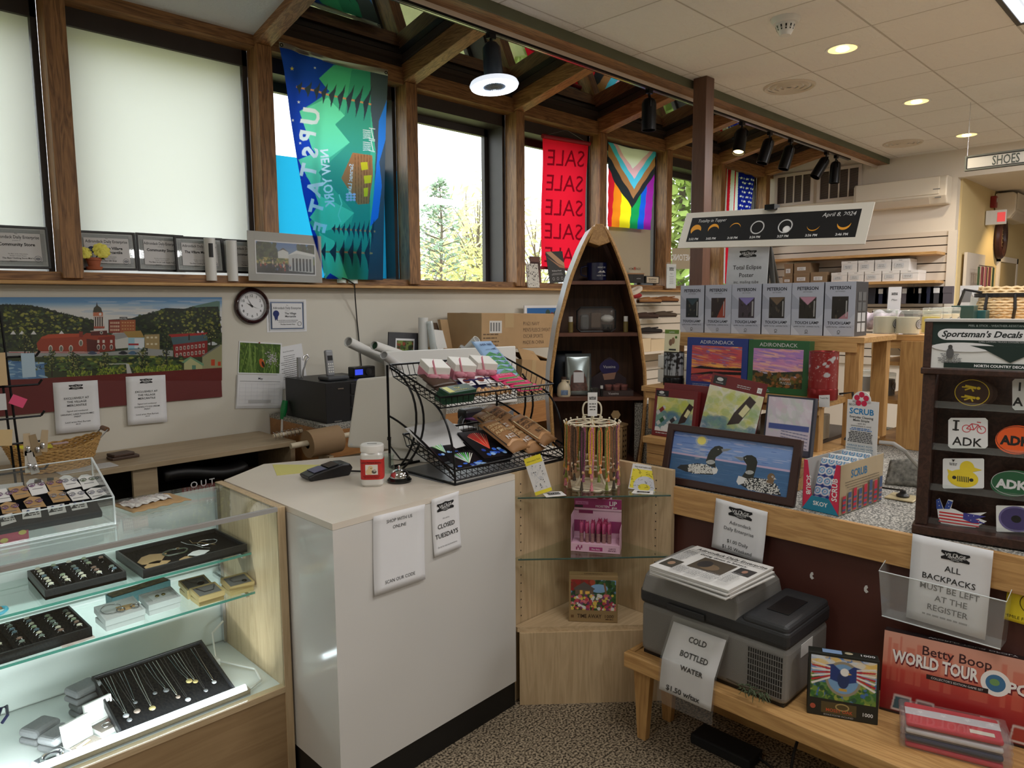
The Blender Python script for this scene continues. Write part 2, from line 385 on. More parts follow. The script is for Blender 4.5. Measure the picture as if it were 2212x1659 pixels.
GLEDGE=mat('green_glass_edge',S(70,135,120),0.1,spec=0.8,coat=0.5);WRAP=thin_glass('plastic_wrap',(0.96,0.96,0.96),0.08,1.5,0.05,(1,1,1))
LOGO=[(0,.28),(.16,.5),(0,.74),(.02,.92),(.3,.9),(.5,1.0),(.7,.9),(.98,.92),(1,.74),(.84,.5),(1,.28),(.98,.08),(.7,.1),(.5,0),(.3,.1),(.02,.08)]
def vlogo(a,cx,y,w,c=S(28,28,30),fg=S(230)):
 h=w*0.42;a.poly([(cx+(p[0]-.5)*w,y+p[1]*h)for p in LOGO],c)
 a.text('THE',cx,y+h*.68,w*.075,fg);a.text('VILLAGE',cx,y+h*.42,w*.19,fg,b=1,maxw=w*.72);a.text('MERCANTILE',cx,y+h*.25,w*.1,fg,maxw=w*.5);a.rect(cx-w*.14,y+h*.14,w*.28,h*.035,fg)
 # ================================================================ the room
XW,XE,YS,YW,ZC=-3.0,9.1,-4.5,4.43,3.287
def carpet():
 m=bpy.data.materials.new('speckled_carpet');m.use_nodes=True;nt=m.node_tree;b=nt.nodes['Principled BSDF'];L=nt.links.new
 tc=nt.nodes.new('ShaderNodeTexCoord');n=nt.nodes.new('ShaderNodeTexNoise');n.inputs['Scale'].default_value=115;n.inputs['Detail'].default_value=2
 r=nt.nodes.new('ShaderNodeValToRGB');r.color_ramp.elements[0].position=0.40;r.color_ramp.elements[1].position=0.60
 r.color_ramp.elements[0].color=(*S(64,56,46),1);r.color_ramp.elements[1].color=(*S(172,156,132),1)
 bp=nt.nodes.new('ShaderNodeBump');bp.inputs['Strength'].default_value=0.5;bp.inputs['Distance'].default_value=0.004
 L(tc.outputs['Object'],n.inputs['Vector']);L(n.outputs['Fac'],r.inputs['Fac']);L(r.outputs['Color'],b.inputs['Base Color']);L(n.outputs['Fac'],bp.inputs['Height']);L(bp.outputs['Normal'],b.inputs['Normal'])
 b.inputs['Roughness'].default_value=0.95;b.inputs['Specular IOR Level'].default_value=0.1;return m
def greycarpet():
 m=bpy.data.materials.new('grey_speckled_carpet');m.use_nodes=True;nt=m.node_tree;b=nt.nodes['Principled BSDF'];L=nt.links.new
 tc=nt.nodes.new('ShaderNodeTexCoord');n=nt.nodes.new('ShaderNodeTexNoise');n.inputs['Scale'].default_value=150;n.inputs['Detail'].default_value=2
 r=nt.nodes.new('ShaderNodeValToRGB');r.color_ramp.elements[0].position=0.42;r.color_ramp.elements[1].position=0.6
 r.color_ramp.elements[0].color=(*S(92,92,88),1);r.color_ramp.elements[1].color=(*S(188,184,174),1)
 L(tc.outputs['Object'],n.inputs['Vector']);L(n.outputs['Fac'],r.inputs['Fac']);L(r.outputs['Color'],b.inputs['Base Color'])
 b.inputs['Roughness'].default_value=0.95;return m
GCARPET=greycarpet()
def tiles():
 m=bpy.data.materials.new('embossed_ceiling_tile');m.use_nodes=True;nt=m.node_tree;b=nt.nodes['Principled BSDF'];L=nt.links.new
 tc=nt.nodes.new('ShaderNodeTexCoord');mp=nt.nodes.new('ShaderNodeMapping');mp.inputs['Location'].default_value=(-4.69,-2.29,0)
 br=nt.nodes.new('ShaderNodeTexBrick');br.offset=0;br.inputs['Scale'].default_value=1;br.inputs['Brick Width'].default_value=0.61;br.inputs['Row Height'].default_value=0.61;br.inputs['Mortar Size'].default_value=0.006;br.inputs['Mortar Smooth'].default_value=0.3
 br.inputs['Color1'].default_value=(*S(240,237,232),1);br.inputs['Color2'].default_value=(*S(237,233,227),1);br.inputs['Mortar'].default_value=(*S(200,192,182),1)
 n=nt.nodes.new('ShaderNodeTexNoise');n.inputs['Scale'].default_value=55;n.inputs['Detail'].default_value=3;n.inputs['Distortion'].default_value=1.5
 v=nt.nodes.new('ShaderNodeTexWave');v.wave_type='RINGS';v.inputs['Scale'].default_value=12;v.inputs['Distortion'].default_value=9;v.inputs['Detail'].default_value=2
 a=nt.nodes.new('ShaderNodeMath');a.operation='MULTIPLY_ADD';a.inputs[1].default_value=0.5
 s=nt.nodes.new('ShaderNodeMath');s.operation='MULTIPLY_ADD';s.inputs[1].default_value=-3.0
 bp=nt.nodes.new('ShaderNodeBump');bp.inputs['Strength'].default_value=0.75;bp.inputs['Distance'].default_value=0.006
 L(tc.outputs['Object'],mp.inputs['Vector']);L(mp.outputs['Vector'],br.inputs['Vector']);L(tc.outputs['Object'],n.inputs['Vector']);L(tc.outputs['Object'],v.inputs['Vector'])
 L(v.outputs['Fac'],a.inputs[0]);L(n.outputs['Fac'],a.inputs[2]);L(br.outputs['Fac'],s.inputs[0]);L(a.outputs[0],s.inputs[2]);L(s.outputs[0],bp.inputs['Height'])
 L(br.outputs['Color'],b.inputs['Base Color']);L(bp.outputs['Normal'],b.inputs['Normal']);b.inputs['Roughness'].default_value=0.85;return m
WALLM=mat('cream_wall_paint',S(212,207,194),0.75,var=0.02,scale=2);WALLB=mat('warm_wall_paint',S(222,212,198),0.75,var=0.015,scale=2)
struct(MB().box(XW,14.5,YS,YW,-0.05,0).build('floor',carpet()))
o=MB().box(XW,XE,YS,2.995,ZC,ZC+.06).build('ceiling',tiles());struct(o)
struct(MB().box(XW,XE,YW,YW+.15,0,1.765).build('wall_window',WALLM))
struct(MB().box(XW-.1,XW,YS,YW+.3,0,4).build('wall_left',WALLM))
struct(MB().box(XW,14.5,YS-.1,YS,0,ZC).build('wall_front',WALLM))
struct(MB().box(XE,XE+.12,2.28,YW+.4,0,4).box(XE,XE+.12,YS,2.28,2.987,3.4).build('wall_back',WALLB))
struct(MB().box(XE+.12,14.5,2.26,2.36,0,3.2).build('wall_passage',mat('yellow_wall_paint',S(214,192,142),0.7)))
struct(MB().box(14.4,14.5,YS,2.3,0,3.2).box(XE+.12,14.5,YS,2.3,3.0,3.06).build('wall_end',WALLB))
struct(MB().box(XW,XE,3.13,3.19,3.225,3.78).build('wall_clerestory',mat('grey_trim_paint',S(150,142,132),0.6)))
struct(MB().box(XE-.045,XE,2.245,2.33,0,2.42).build('trim_1',WALLB))
bm_=MB().box(XW,XE,2.995,3.115,3.227,ZC+.02);o=bm_.build('trim_2',FIR)
struct(o);struct(MB().box(XW,XE,2.985,2.9945,3.228,ZC).build('trim_3',mat('green_trim_paint',S(92,94,72),0.7,var=0.06,scale=5)))
struct(MB().box(XW,XE,3.1155,3.131,3.2,3.232).build('trim_4',mat('pale_trim',S(206,190,172),0.6)))
# sill rail and nose
struct(MB().box(XW,XE,4.39,4.56,1.787,1.835).build('trim_5',FIR,bevel=.003));struct(MB().box(XW,XE,4.335,4.56,1.767,1.786).build('trim_6',PINEX,bevel=.004))
struct(MB().box(XW,XE,4.385,4.5,3.235,3.35).build('trim_7',FIR))
CX=[1.045+1.125*k for k in range(-3,8)]
rz=lambda Y:3.24+.21*(4.43-Y)
tn=8
for x in CX:
 struct(MB().box(x-.05,x+.05,4.36,4.5,1.80,3.25).build('trim_%d'%tn,FIRV,bevel=.004));tn+=1
 b=MB()
 b.add([(x+sx,Y,rz(Y)+dz)for sx in(-.055,.055)for Y in(4.47,3.125)for dz in(0,.13)],[(0,1,3,2),(4,6,7,5),(0,4,5,1),(2,3,7,6),(0,2,6,4),(1,5,7,3)])
 struct(b.build('trim_%d'%tn,FIRY,bevel=.004));tn+=1
 # dark reflecting roof glazing above the rafters, white soffit panels over the left bays
mg=mat('dark_roof_glazing',S(14,16,20),0.03,spec=1.0,coat=1.0);mg.node_tree.nodes['Principled BSDF'].inputs['IOR'].default_value=2.1
SOFF=mat('white_soffit_board',S(205,205,203),0.8,bump=0.25,scale=60);DARKF=mat('dark_bronze_frame',S(58,52,50),0.5,var=0.08,scale=8)
for i in range(len(CX)-1):
 x0,x1=CX[i]+.055,CX[i+1]-.055;z=.05 if i<4 else .182
 b=MB();b.add([(xx,Y,rz(Y)+z+dz)for xx in(x0,x1)for Y in(4.47,3.13)for dz in(0,.02)],[(0,1,3,2),(4,6,7,5),(0,4,5,1),(2,3,7,6),(0,2,6,4),(1,5,7,3)])
 struct(b.build('trim_%d'%tn,SOFF if i<4 else mg));tn+=1
 if i>=4:
  b=MB().box(x0,x1,4.40,4.47,3.35,3.425)
  for xa,xb in((x0-.05,x0+.02),(x1-.02,x1+.05)):b.add([(xx,Y,rz(Y)+dz)for xx in(xa,xb)for Y in(4.45,3.13)for dz in(.131,.18)],[(0,1,3,2),(4,6,7,5),(0,4,5,1),(2,3,7,6),(0,2,6,4),(1,5,7,3)])
  b.add([(xx,Y,rz(Y)+dz)for xx in(x0,x1)for Y in(4.42,4.37)for dz in(.15,.18)],[(0,1,3,2),(4,6,7,5),(0,4,5,1),(2,3,7,6),(0,2,6,4),(1,5,7,3)])
  struct(b.build('trim_%d'%tn,mat('dark_purlin',S(52,40,32),0.6)));tn+=1
b=MB();b.add([(xx,Y,rz(Y)+.26+dz)for xx in(XW,XE)for Y in(4.8,3.1)for dz in(0,.04)],[(0,1,3,2),(4,6,7,5),(0,4,5,1),(2,3,7,6),(0,2,6,4),(1,5,7,3)])
struct(b.build('trim_%d'%tn,DARKF));tn+=1
# square brown post from floor to ceiling
struct(MB().box(4.815,4.925,2.85,2.96,0,ZC).build('trim_%d'%tn,wood('brown_post_paint',S(92,62,48),S(104,72,56),2,1.0,0.35),bevel=.004));tn+=1
# windows: deep dark frames with a pane each
WGL=thin_glass('window_glass',(0.97,0.985,0.98),0.01,1.5)
for i in range(len(CX)-1):
 x0,x1=CX[i]+.05,CX[i+1]-.05
 b=MB().box(x0,x0+.03,4.5,4.74,1.80,3.3).box(x1-.03,x1,4.5,4.74,1.80,3.3).box(x0,x1,4.5,4.74,3.14,3.32).box(x0,x1,4.56,4.74,1.75,1.83)
 b.box(x0+.03,x0+.07,4.68,4.72,1.83,3.14).box(x1-.07,x1-.03,4.68,4.72,1.83,3.14).box(x0+.03,x1-.03,4.68,4.72,3.08,3.14)
 w=b.build('window_%d'%(i+1),DARKF);struct(w)
 MB().box(x0+.03,x1-.03,4.70,4.706,1.83,3.14).build('glass_pane',WGL,w)
 # roller blinds over the two left bays (and the one out of view beyond them)
BLIND=sheer('blind_fabric',(0.93,0.94,0.93),0.42)
def blind(i,label):
 x0,x1=CX[i]+.085,CX[i+1]-.085;r=E('roller_blind',((x0+x1)/2,4.525,3.2))
 def f(u,v):
  q=sin(u*9+v*5)*.004*(1-v)+math.exp(-((u-.18-.3*(1-v))/.05)**2)*.006*(1-v);return((u-.5)*(x1-x0),q,-1.375+v*1.375)
 MB().grid(f,50,30).build('fabric',BLIND,r,sm=1)
 MB().cyl((-(x1-x0)/2,.012,.01),((x1-x0)/2,.012,.01),.022,n=14).build('roller',WHITEP,r,sm=1)
 MB().box(-(x1-x0)/2,(x1-x0)/2,-.006,.006,-1.39,-1.37).build('bottom_bar',WHITEP,r)
 T(r,label,'blind','white roller blinds over the left windows')
blind(2,'white roller blind cut off by the edge, above the certificate reading Community Store')
blind(3,'large white roller blind pulled down between the two left wooden posts')
# ---------------------------------------------------------------- ceiling fittings
def downlight(x,y,lab):
 r=E('recessed_downlight',(x,y,ZC));
 MB().lathe([(.085,-.001),(.105,-.004),(.107,0),(.107,.004)],28).build('trim_ring',WHITEP,r,sm=1)
 MB().lathe([(.088,-.002),(.07,-.0012),(.045,-.0006),(1e-4,-.0004)],28).build('reflector',mat('gold_reflector_glow',S(255,226,150),0.3,emit=S(255,222,140),es=1.6),r,sm=1)
 MB().lathe([(1e-4,-.012),(.03,-.01),(.04,-.004),(.04,-.002)],20).build('bulb',mat('warm_bulb_glow',(1,1,1),0.4,emit=S(255,238,200),es=9),r,sm=1)
 T(r,lab,'ceiling light','recessed downlights in the ceiling')
 l=bpy.data.lights.new('downlight_lamp','SPOT');l.energy=42;l.color=(1.0,.84,.62);l.spot_size=2.2;l.spot_blend=.6;l.shadow_soft_size=.05
 lo=bpy.data.objects.new('downlight_lamp',l);COL.objects.link(lo);lo.location=(x,y,ZC-.02)
downlight(4.976,1.955,'recessed gold downlight nearest the smoke detector');downlight(6.705,2.015,'middle one of the three recessed gold downlights');downlight(8.394,2.05,'recessed gold downlight behind the wire of the hanging SHOES sign')
r=E('smoke_detector',(4.212,1.987,ZC));MB().lathe([(1e-4,-.032),(.07,-.03),(.082,-.012),(.082,0)],28).build('base',WHITEP,r,sm=1)
b=MB().lathe([(1e-4,-.095),(.03,-.095),(.036,-.085),(.05,-.06),(.055,-.036),(.055,-.03)],24);b.build('sensor_head',WHITEP,r,sm=1)
b=MB()
for k in range(12):
 a=k*PI/6;c,s_=cos(a),sin(a);b.add([((.0555)*cos(a+q)-0,(.0555)*sin(a+q),z)if z>-.05 else(.046*cos(a+q),.046*sin(a+q),z)for z in(-.044,-.07)for q in(-.09,.09)],[(0,1,3,2)])
b.build('vent_slot',BLACKP,r);T(r,'white domed smoke detector with dark slots on the tiled ceiling','smoke detector')
for(x,y,lab)in((5.52,2.557,'round ceiling air diffuser beside the brown post top'),(8.309,2.608,'round ceiling air diffuser above the white wall air conditioner')):
 b=MB()
 for R in(.19,.14,.095,.05):b.lathe([(R-.03,-.004),(R-.012,-.014),(R,-.004),(R,0)],32)
 o=b.build('ceiling_diffuser',mat('diffuser_white',S(214,203,188),0.6),sm=1);o.location=(x,y,ZC);T(o,lab,'vent','round air diffusers in the ceiling')
r=E('ceiling_troffer',(4.69,.762,ZC));MB().ringpr([(-.61,-.305),(.61,-.305),(.61,.305),(-.61,.305)],[(-.585,-.28),(.585,-.28),(.585,.28),(-.585,.28)],-.012,0).build('frame',mat('troffer_frame',S(60,58,54),0.5),r)
b=MB().box(-.585,.585,-.28,.28,-.006,0);b.build('diffuser',mat('troffer_glow',(1,1,1),0.5,emit=S(225,238,255),es=1.25),r)
b=MB()
for k in range(1,8):b.box(-.585,.585,-.28+k*.07-.006,-.28+k*.07+.006,-.014,-.005)
b.build('louver',mat('louver_white',S(230,236,240),0.4,emit=S(225,238,255),es=.75),r);T(r,'bright rectangular fluorescent ceiling light in the top right corner','ceiling light')
# hanging SHOES sign
r=E('hanging_sign',M=mk(oX(2083,370,7.04),Vector((0,-1,0)),UP,Vector((-1,0,0))));hs=(oX(2083,338,7.04)-oX(2083,370,7.04)).z;wS=1.0
MB().box(0,wS,0,hs,-.03,0).build('panel',mat('sign_white',S(236,234,226),0.5),r)
b=MB().ringpr([(0,0),(wS,0),(wS,hs),(0,hs)],[(.012,.012),(wS-.012,.012),(wS-.012,hs-.012),(.012,hs-.012)],-.034,.006);b.build('frame',mat('sign_frame_grey',S(120,124,116),0.5),r)
a=Art();a.ringd=None;a.text('SHOES',.29,hs*.2,hs*.85,S(96,104,98),sx=.62,b=1)
a.line([(.016,.016),(wS-.016,.016)],.006,S(40));a.line([(.016,hs-.016),(wS-.016,hs-.016)],.006,S(40));a.line([(.016,.016),(.016,hs-.016)],.006,S(40));a.build('lettering',INK,r,z0=.001)
MB().cyl((.012,hs,-.015),(.012,ZC-oX(2083,370,7.04).z,-.015),.0018,n=6).build('wire',STEEL,r);T(r,'white hanging sign reading SHOES','sign')
# track with spotlights
r=E('light_track',(5,3.135,3.2));x1=oY(1835,327,3.135).x;MB().box(-7,x1-5,-.018,.018,-.014,.02).build('rail',BLACKM,r);MB().box(-7,x1-5,-.004,.004,-.0155,-.0138).build('slot',STEEL,r)
T(r,'long black lighting track under the beam','light track')
def spot(px,py,tilt,az,lab,lit=False):
 x=oY(px,py,3.135).x;r=E('track_spotlight',(x,3.135,3.186))
 MB().box(-.025,.025,-.016,.016,-.028,.0).cyl((0,0,-.028),(0,0,-.05),.009).build('adapter',BLACKM,r)
 Mh=MT((0,0,-.06))@MR(az,4,'Z')@MR(tilt,4,'X')
 MB().lathe([(1e-4,.0),(.03,-.002),(.046,-.016),(.052,-.04),(.053,-.225),(.049,-.225),(.047,-.06),(1e-4,-.05)],22).build('housing',BLACKM,r,M=Mh,sm=1)
 b=MB().tube([(-.056,0,-.07),(-.058,0,-.03),(-.03,0,.008),(.03,0,.008),(.058,0,-.03),(.056,0,-.07)],.005).cyl((.054,0,-.07),(.075,0,-.07),.01);b.build('yoke',BLACKM,r,M=Mh)
 if lit:
  MB().lathe([(1e-4,-.2),(.044,-.205)],20).build('lamp',mat('spot_lamp_glow',(1,1,1),.4,emit=S(255,214,140),es=7),r,M=Mh)
  l=bpy.data.lights.new('track_lamp','SPOT');l.energy=26;l.color=(1,.84,.6);l.spot_size=1.2;l.shadow_soft_size=.04;lo=bpy.data.objects.new('track_lamp',l);COL.objects.link(lo);lo.parent=r;lo.matrix_local=Mh@MT((0,0,-.235))
 T(r,lab,'spotlight','black cylinder spotlights on the track')
spot(1403,163,.0,.8,'unlit black track spotlight pointing straight down left of the brown post')
spot(1604,240,.38,1.75,'lit track spotlight glowing warm just right of the brown post',True)
spot(1664,262,.3,.9,'black track spotlight next to the lit one')
spot(1709,281,.3,.9,'black track spotlight two along from the lit one')
spot(1786,313,.55,.9,'tilted black track spotlight, first of the close pair at the end of the track')
spot(1807,321,.05,.8,'upright black track spotlight, last on the track')
x=oY(1060,25,3.135).x;r=E('ring_fan_light',(x,3.135,3.186));MB().box(-.025,.025,-.016,.016,-.028,0).cyl((0,0,-.028),(0,0,-.05),.009).build('adapter',BLACKM,r)
Mh=MT((0,0,-.05))@MR(-.1,4,'X');MB().lathe([(1e-4,0),(.035,-.004),(.052,-.03),(.055,-.17),(.05,-.2),(.04,-.205)],24).build('housing',mat('blue_black_metal',S(40,48,58),.35,.4),r,M=Mh,sm=1)
MB().tube([(.0,.02,.0),(.03,.04,.012),(.058,.02,-.03),(.06,0,-.12),(.052,0,-.17)],.004).build('cable',BLACKP,r,M=Mh)
MB().lathe([(.04,-.205),(.1,-.215),(.135,-.225),(.142,-.24),(.135,-.252)],36).build('shade',mat('frosted_white_shade',S(225,232,245),.4,emit=S(235,243,255),es=.8),r,M=Mh,sm=1)
MB().lathe([(.135,-.252),(.11,-.258),(.066,-.25)],36).build('light_ring',mat('ring_glow',(1,1,1),.4,emit=S(240,247,255),es=7),r,M=Mh,sm=1)
b=MB().lathe([(1e-4,-.25),(.018,-.25),(.02,-.244),(.066,-.244)],24)
for k in range(30):a_=k*PI/15;b.box(.02,.066,-.0018,.0018,-.252,-.244,MR(a_,4,'Z'))
b.build('fan_grille',mat('grey_grille',S(120,130,140),.4),r,M=Mh);T(r,'round white glowing ring lamp with a fan grille on the track','ceiling light')
l=bpy.data.lights.new('ring_lamp','SPOT');l.energy=20;l.color=(.95,.98,1);l.spot_size=2.6;l.shadow_soft_size=.12;lo=bpy.data.objects.new('ring_lamp',l);COL.objects.link(lo);lo.location=(x,3.135,2.84)
# ---------------------------------------------------------------- back wall fittings
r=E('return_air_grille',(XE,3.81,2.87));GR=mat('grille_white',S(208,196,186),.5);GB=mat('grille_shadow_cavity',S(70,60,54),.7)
for(p0,p1)in(((1676,378),(1757,440)),((1768,367),(1860,432))):
 a0=oX(*p0,XE);a1=oX(*p1,XE);y0,y1=a1.y-3.81,a0.y-3.81;z1=.40;
 f=MB().ringpr([(y0,0),(y1,0),(y1,z1),(y0,z1)],[(y0+.035,.035),(y1-.035,.035),(y1-.035,z1-.035),(y0+.035,z1-.035)],0,.025,Matrix(((0,0,-1,0),(1,0,0,0),(0,1,0,0),(0,0,0,1))))
 n=4;wv=(y1-y0-.07)/n
 for k in range(1,n):f.box(-.02,0,y0+.035+k*wv-.008,y0+.035+k*wv+.008,.035,z1-.035)
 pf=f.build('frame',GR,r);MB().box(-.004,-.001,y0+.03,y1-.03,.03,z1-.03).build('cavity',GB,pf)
 b=MB()
 for k in range(26):zz=.04+k*(z1-.08)/26;b.box(-.014,-.004,y0+.035,y1-.035,zz,zz+.004)
 b.build('louver',mat('louver_brown',S(120,106,96),.5),pf)
T(r,'twin white return air grille high on the back wall','vent')
def aircon(M,w,h,d,lab):
 r=E('wall_air_conditioner',M=M);prof=[(0,.0),(d*.7,.0),(d,h*.28),(d,h*.9),(d*.85,h),(0,h)]
 P=Matrix(((0,0,1,0),(0,1,0,0),(1,0,0,0),(0,0,0,1)))
 AC=mat('aircon_white',S(222,212,196),.4)
 MB().prism(prof,0,w,P).build('body',AC,r,bevel=.015,seg=3)
 MB().box(.03,w-.07,h*.34,h*.96,d+.001,d+.012).build('front_panel',AC,r,bevel=.006)
 MB().prism([(d*.74,.012),(d*.97,h*.24),(d*.99,h*.235),(d*.76,.004)],.06,w-.17,P).build('air_flap',mat('aircon_flap',S(206,194,178),.4),r)
 MB().box(w-.13,w-.06,h*.5,h*.53,d+.012,d+.0135).box(w-.11,w-.05,h*.2,h*.235,d*.99,d+.004).build('badge',mat('badge_grey',S(110),.4),r);T(r,lab,'air conditioner','white wall air conditioners')
p=oX(1857,455,XE);aircon(mk(Vector((XE,3.30,2.705)),Vector((0,-1,0)),UP,Vector((-1,0,0))),.97,.30,.2,'white split air conditioner on the back wall above the slat wall')
p=oY(2150,478,2.25);aircon(mk(oY(2147,474,2.25),Vector((1,0,0)),UP,Vector((0,-1,0))),.95,(oY(2147,418,2.25)-oY(2147,476,2.25)).z,.22,'white split air conditioner in the yellow passage, cut off by the right edge')
r=E('exit_sign',oY(2140,475,2.2));hh=(oY(2135,455,2.2)-oY(2135,487,2.2)).z
MB().box(-.02,.02,-.16,.05,-.06,hh-.06).build('housing',WHITEP,r,bevel=.004);MB().box(-.024,-.0205,-.15,-.07,-.03,hh-.09).build('lit_face',mat('exit_red_glow',S(230,90,90),.4,emit=S(235,80,80),es=.5),r);T(r,'small red lit exit sign on the yellow passage wall','sign')
r=E('fire_alarm',oY(2141,437,2.26));MB().box(-.05,.05,-.06,-.0,-.07,.07).build('housing',mat('alarm_red',S(140,32,28),.4),r,bevel=.01);MB().lathe([(1e-4,0),(.03,0)],16).build('strobe',mat('strobe_white',S(220),.2),r,M=MT((0,-.062,.02))@MR(PI/2,4,'X'));T(r,'dark red fire alarm box above the exit sign','alarm')
# snow-shoe shaped dark wall decoration
c0=oY(2162,514,2.22);r=E('snowshoe',c0);hh=(oY(2162,474,2.22)-oY(2162,553,2.22)).z/2;out=[(cos(2*PI*k/28)*.16,0,sin(2*PI*k/28)*hh)for k in range(28)]
MB().tube(out,.045,8,True).build('hoop',mat('dark_snowshoe_wood',S(58,30,26),.35),r,sm=1)
b=MB()
for k in range(-3,4):b.tube([(-.14,0,k*hh*.22),(.14,0,k*hh*.22)],.006,5)
for k in(-.05,.05):b.tube([(k,0,-hh*.9),(k,0,hh*.9)],.006,5)
b.build('lacing',mat('pale_lacing',S(170,140,96),.6),r);T(r,'dark oval laced snowshoe hung on the yellow passage wall','decoration')
# passage spot lamp that warms the yellow wall
l=bpy.data.lights.new('passage_lamp','SPOT');l.energy=60;l.color=(1,.74,.4);l.spot_size=1.5;l.spot_blend=.7;lo=bpy.data.objects.new('passage_lamp',l);COL.objects.link(lo);lo.location=(10.6,1.6,2.95);lo.rotation_euler=(.35,0,0)
# ================================================================ outside: ground and spring trees
o=MB().box(-12,70,4.9,75,-.6,-.5).build('ground',mat('pale_spring_grass',S(176,180,120),.9,var=.15,scale=1.5));o['kind']='structure'
BARK=mat('grey_bark',S(120,108,96),.9)
def leafm(n,c,v=.3):return mat(n,c,.8,var=v,scale=3)
def tree(kind,x,y,h,crown,lab,seed,wid=.35,n=900,z0=.15):
 rnd=random.Random(seed);r=E('tree',(x,y,-.5));t=MB();t.tube([(0,0,0),(rnd.uniform(-.1,.1),0,h*.35),(rnd.uniform(-.2,.2),rnd.uniform(-.2,.2),h*.75),(0,0,h*.97)],[h*.01,h*.009,h*.007,h*.002],7)
 L=MB()
 def leaf(p,s):
  a=rnd.uniform(0,6.28);e=rnd.uniform(-.9,.9);u=Vector((cos(a)*cos(e),sin(a)*cos(e),sin(e)))*s;w=u.orthogonal().normalized()*s*rnd.uniform(.45,.9)
  L.add([p-u,p+w*.6,p+u,p-w*.6],[(0,1,2,3)])
 if kind=='pine':
  for k in range(26):
   q=k/25;zz=h*(.1+.88*q);R=h*wid*(1-q)**.8+.12
   for j in range(6):
    a=rnd.uniform(0,6.28);tip=Vector((cos(a)*R,sin(a)*R,zz+R*.22));t.tube([(0,0,zz-R*.08),tip],[.03*(1-q)+.008,.004],4)
    for _ in range(int(n/110)):s_=rnd.uniform(.25,1.02);leaf(Vector((tip.x*s_,tip.y*s_,zz+R*.2*s_))+Vector([rnd.uniform(-.13,.13)*(h/6)for _ in range(3)]),rnd.uniform(.05,.12)*h/6)
 elif kind=='hedge':
  for _ in range(n):
   a=rnd.uniform(0,6.28);q=rnd.random();R=h*wid*(1-q*.75)*rnd.uniform(.75,1.05);leaf(Vector((cos(a)*R,sin(a)*R,h*(.02+q*.98))),rnd.uniform(.09,.19))
 else:
  for k in range(26):
   a=rnd.uniform(0,6.28);q=rnd.uniform(z0,.95);R=h*wid*sin(PI*min(1,(q-z0*.5)/(1.05-z0*.5)))**.7;tip=Vector((cos(a)*R,sin(a)*R,h*min(1.02,q+.1)));t.tube([(0,0,h*q*.7),tip*.6+Vector((0,0,h*q*.32)),tip],[.035,.02,.004],4)
   for _ in range(n//26):c=Vector([rnd.gauss(0,.1)*h for _ in range(3)])*.8;leaf(tip*rnd.uniform(.55,1.0)+c*.8+Vector((0,0,h*rnd.uniform(0,.12)))*(1 if z0>.1 else .2),rnd.uniform(.045,.085)*h/2.2)
 t.build('trunk',BARK,r);L.build('foliage',crown,r);T(r,lab,'tree','trees outside the windows');return r
G1=leafm('blue_green_needles',S(140,164,136));G2=leafm('yellow_green_leaves',S(196,194,112),.2);G3=leafm('pale_budding_leaves',S(206,204,150),.2);G4=leafm('cedar_green_leaves',S(150,172,84),.35)
def at(px,D):q=ray(px,700);q=Vector((q.x,q.y,0)).normalized()*D;return q.x,q.y
for kind,px,D,h,m,lab,sd,wd,n,z0 in(('pine',955,24,6.2,G1,'blue-green pine seen in the plain window, tallest tree there',3,.3,1500,.1),('leafy',1035,30,6.6,G3,'pale budding tree just right of the pine in the plain window',5,.3,1500,.3),('leafy',1000,15,2.9,G2,'yellow-green bush at the bottom of the plain window',8,.5,3600,.05),('leafy',925,21,3.3,G2,'yellow-green bush at the lower left corner of the plain window',9,.5,2800,.05),('leafy',1068,20.5,3.5,G2,'yellow-green bush beside the dark jamb of the plain window',10,.5,2800,.05),('leafy',1160,34,6.4,G3,'thin bare-branched tree left of the red SALE banner',11,.25,700,.35),('hedge',1470,11.5,6.4,G4,'tall cedar filling the window left of the brown post',12,.25,5200,.1),('hedge',1402,16,3.9,G4,'small cedar beyond the window with the rainbow flag',13,.25,2200,.1),('leafy',1010,44,9.2,G3,'distant pale tree between the pine and the jamb',14,.34,1300,.25)):
 x,y=at(px,D);tree(kind,x,y,h,m,lab,sd,wd,n,z0)
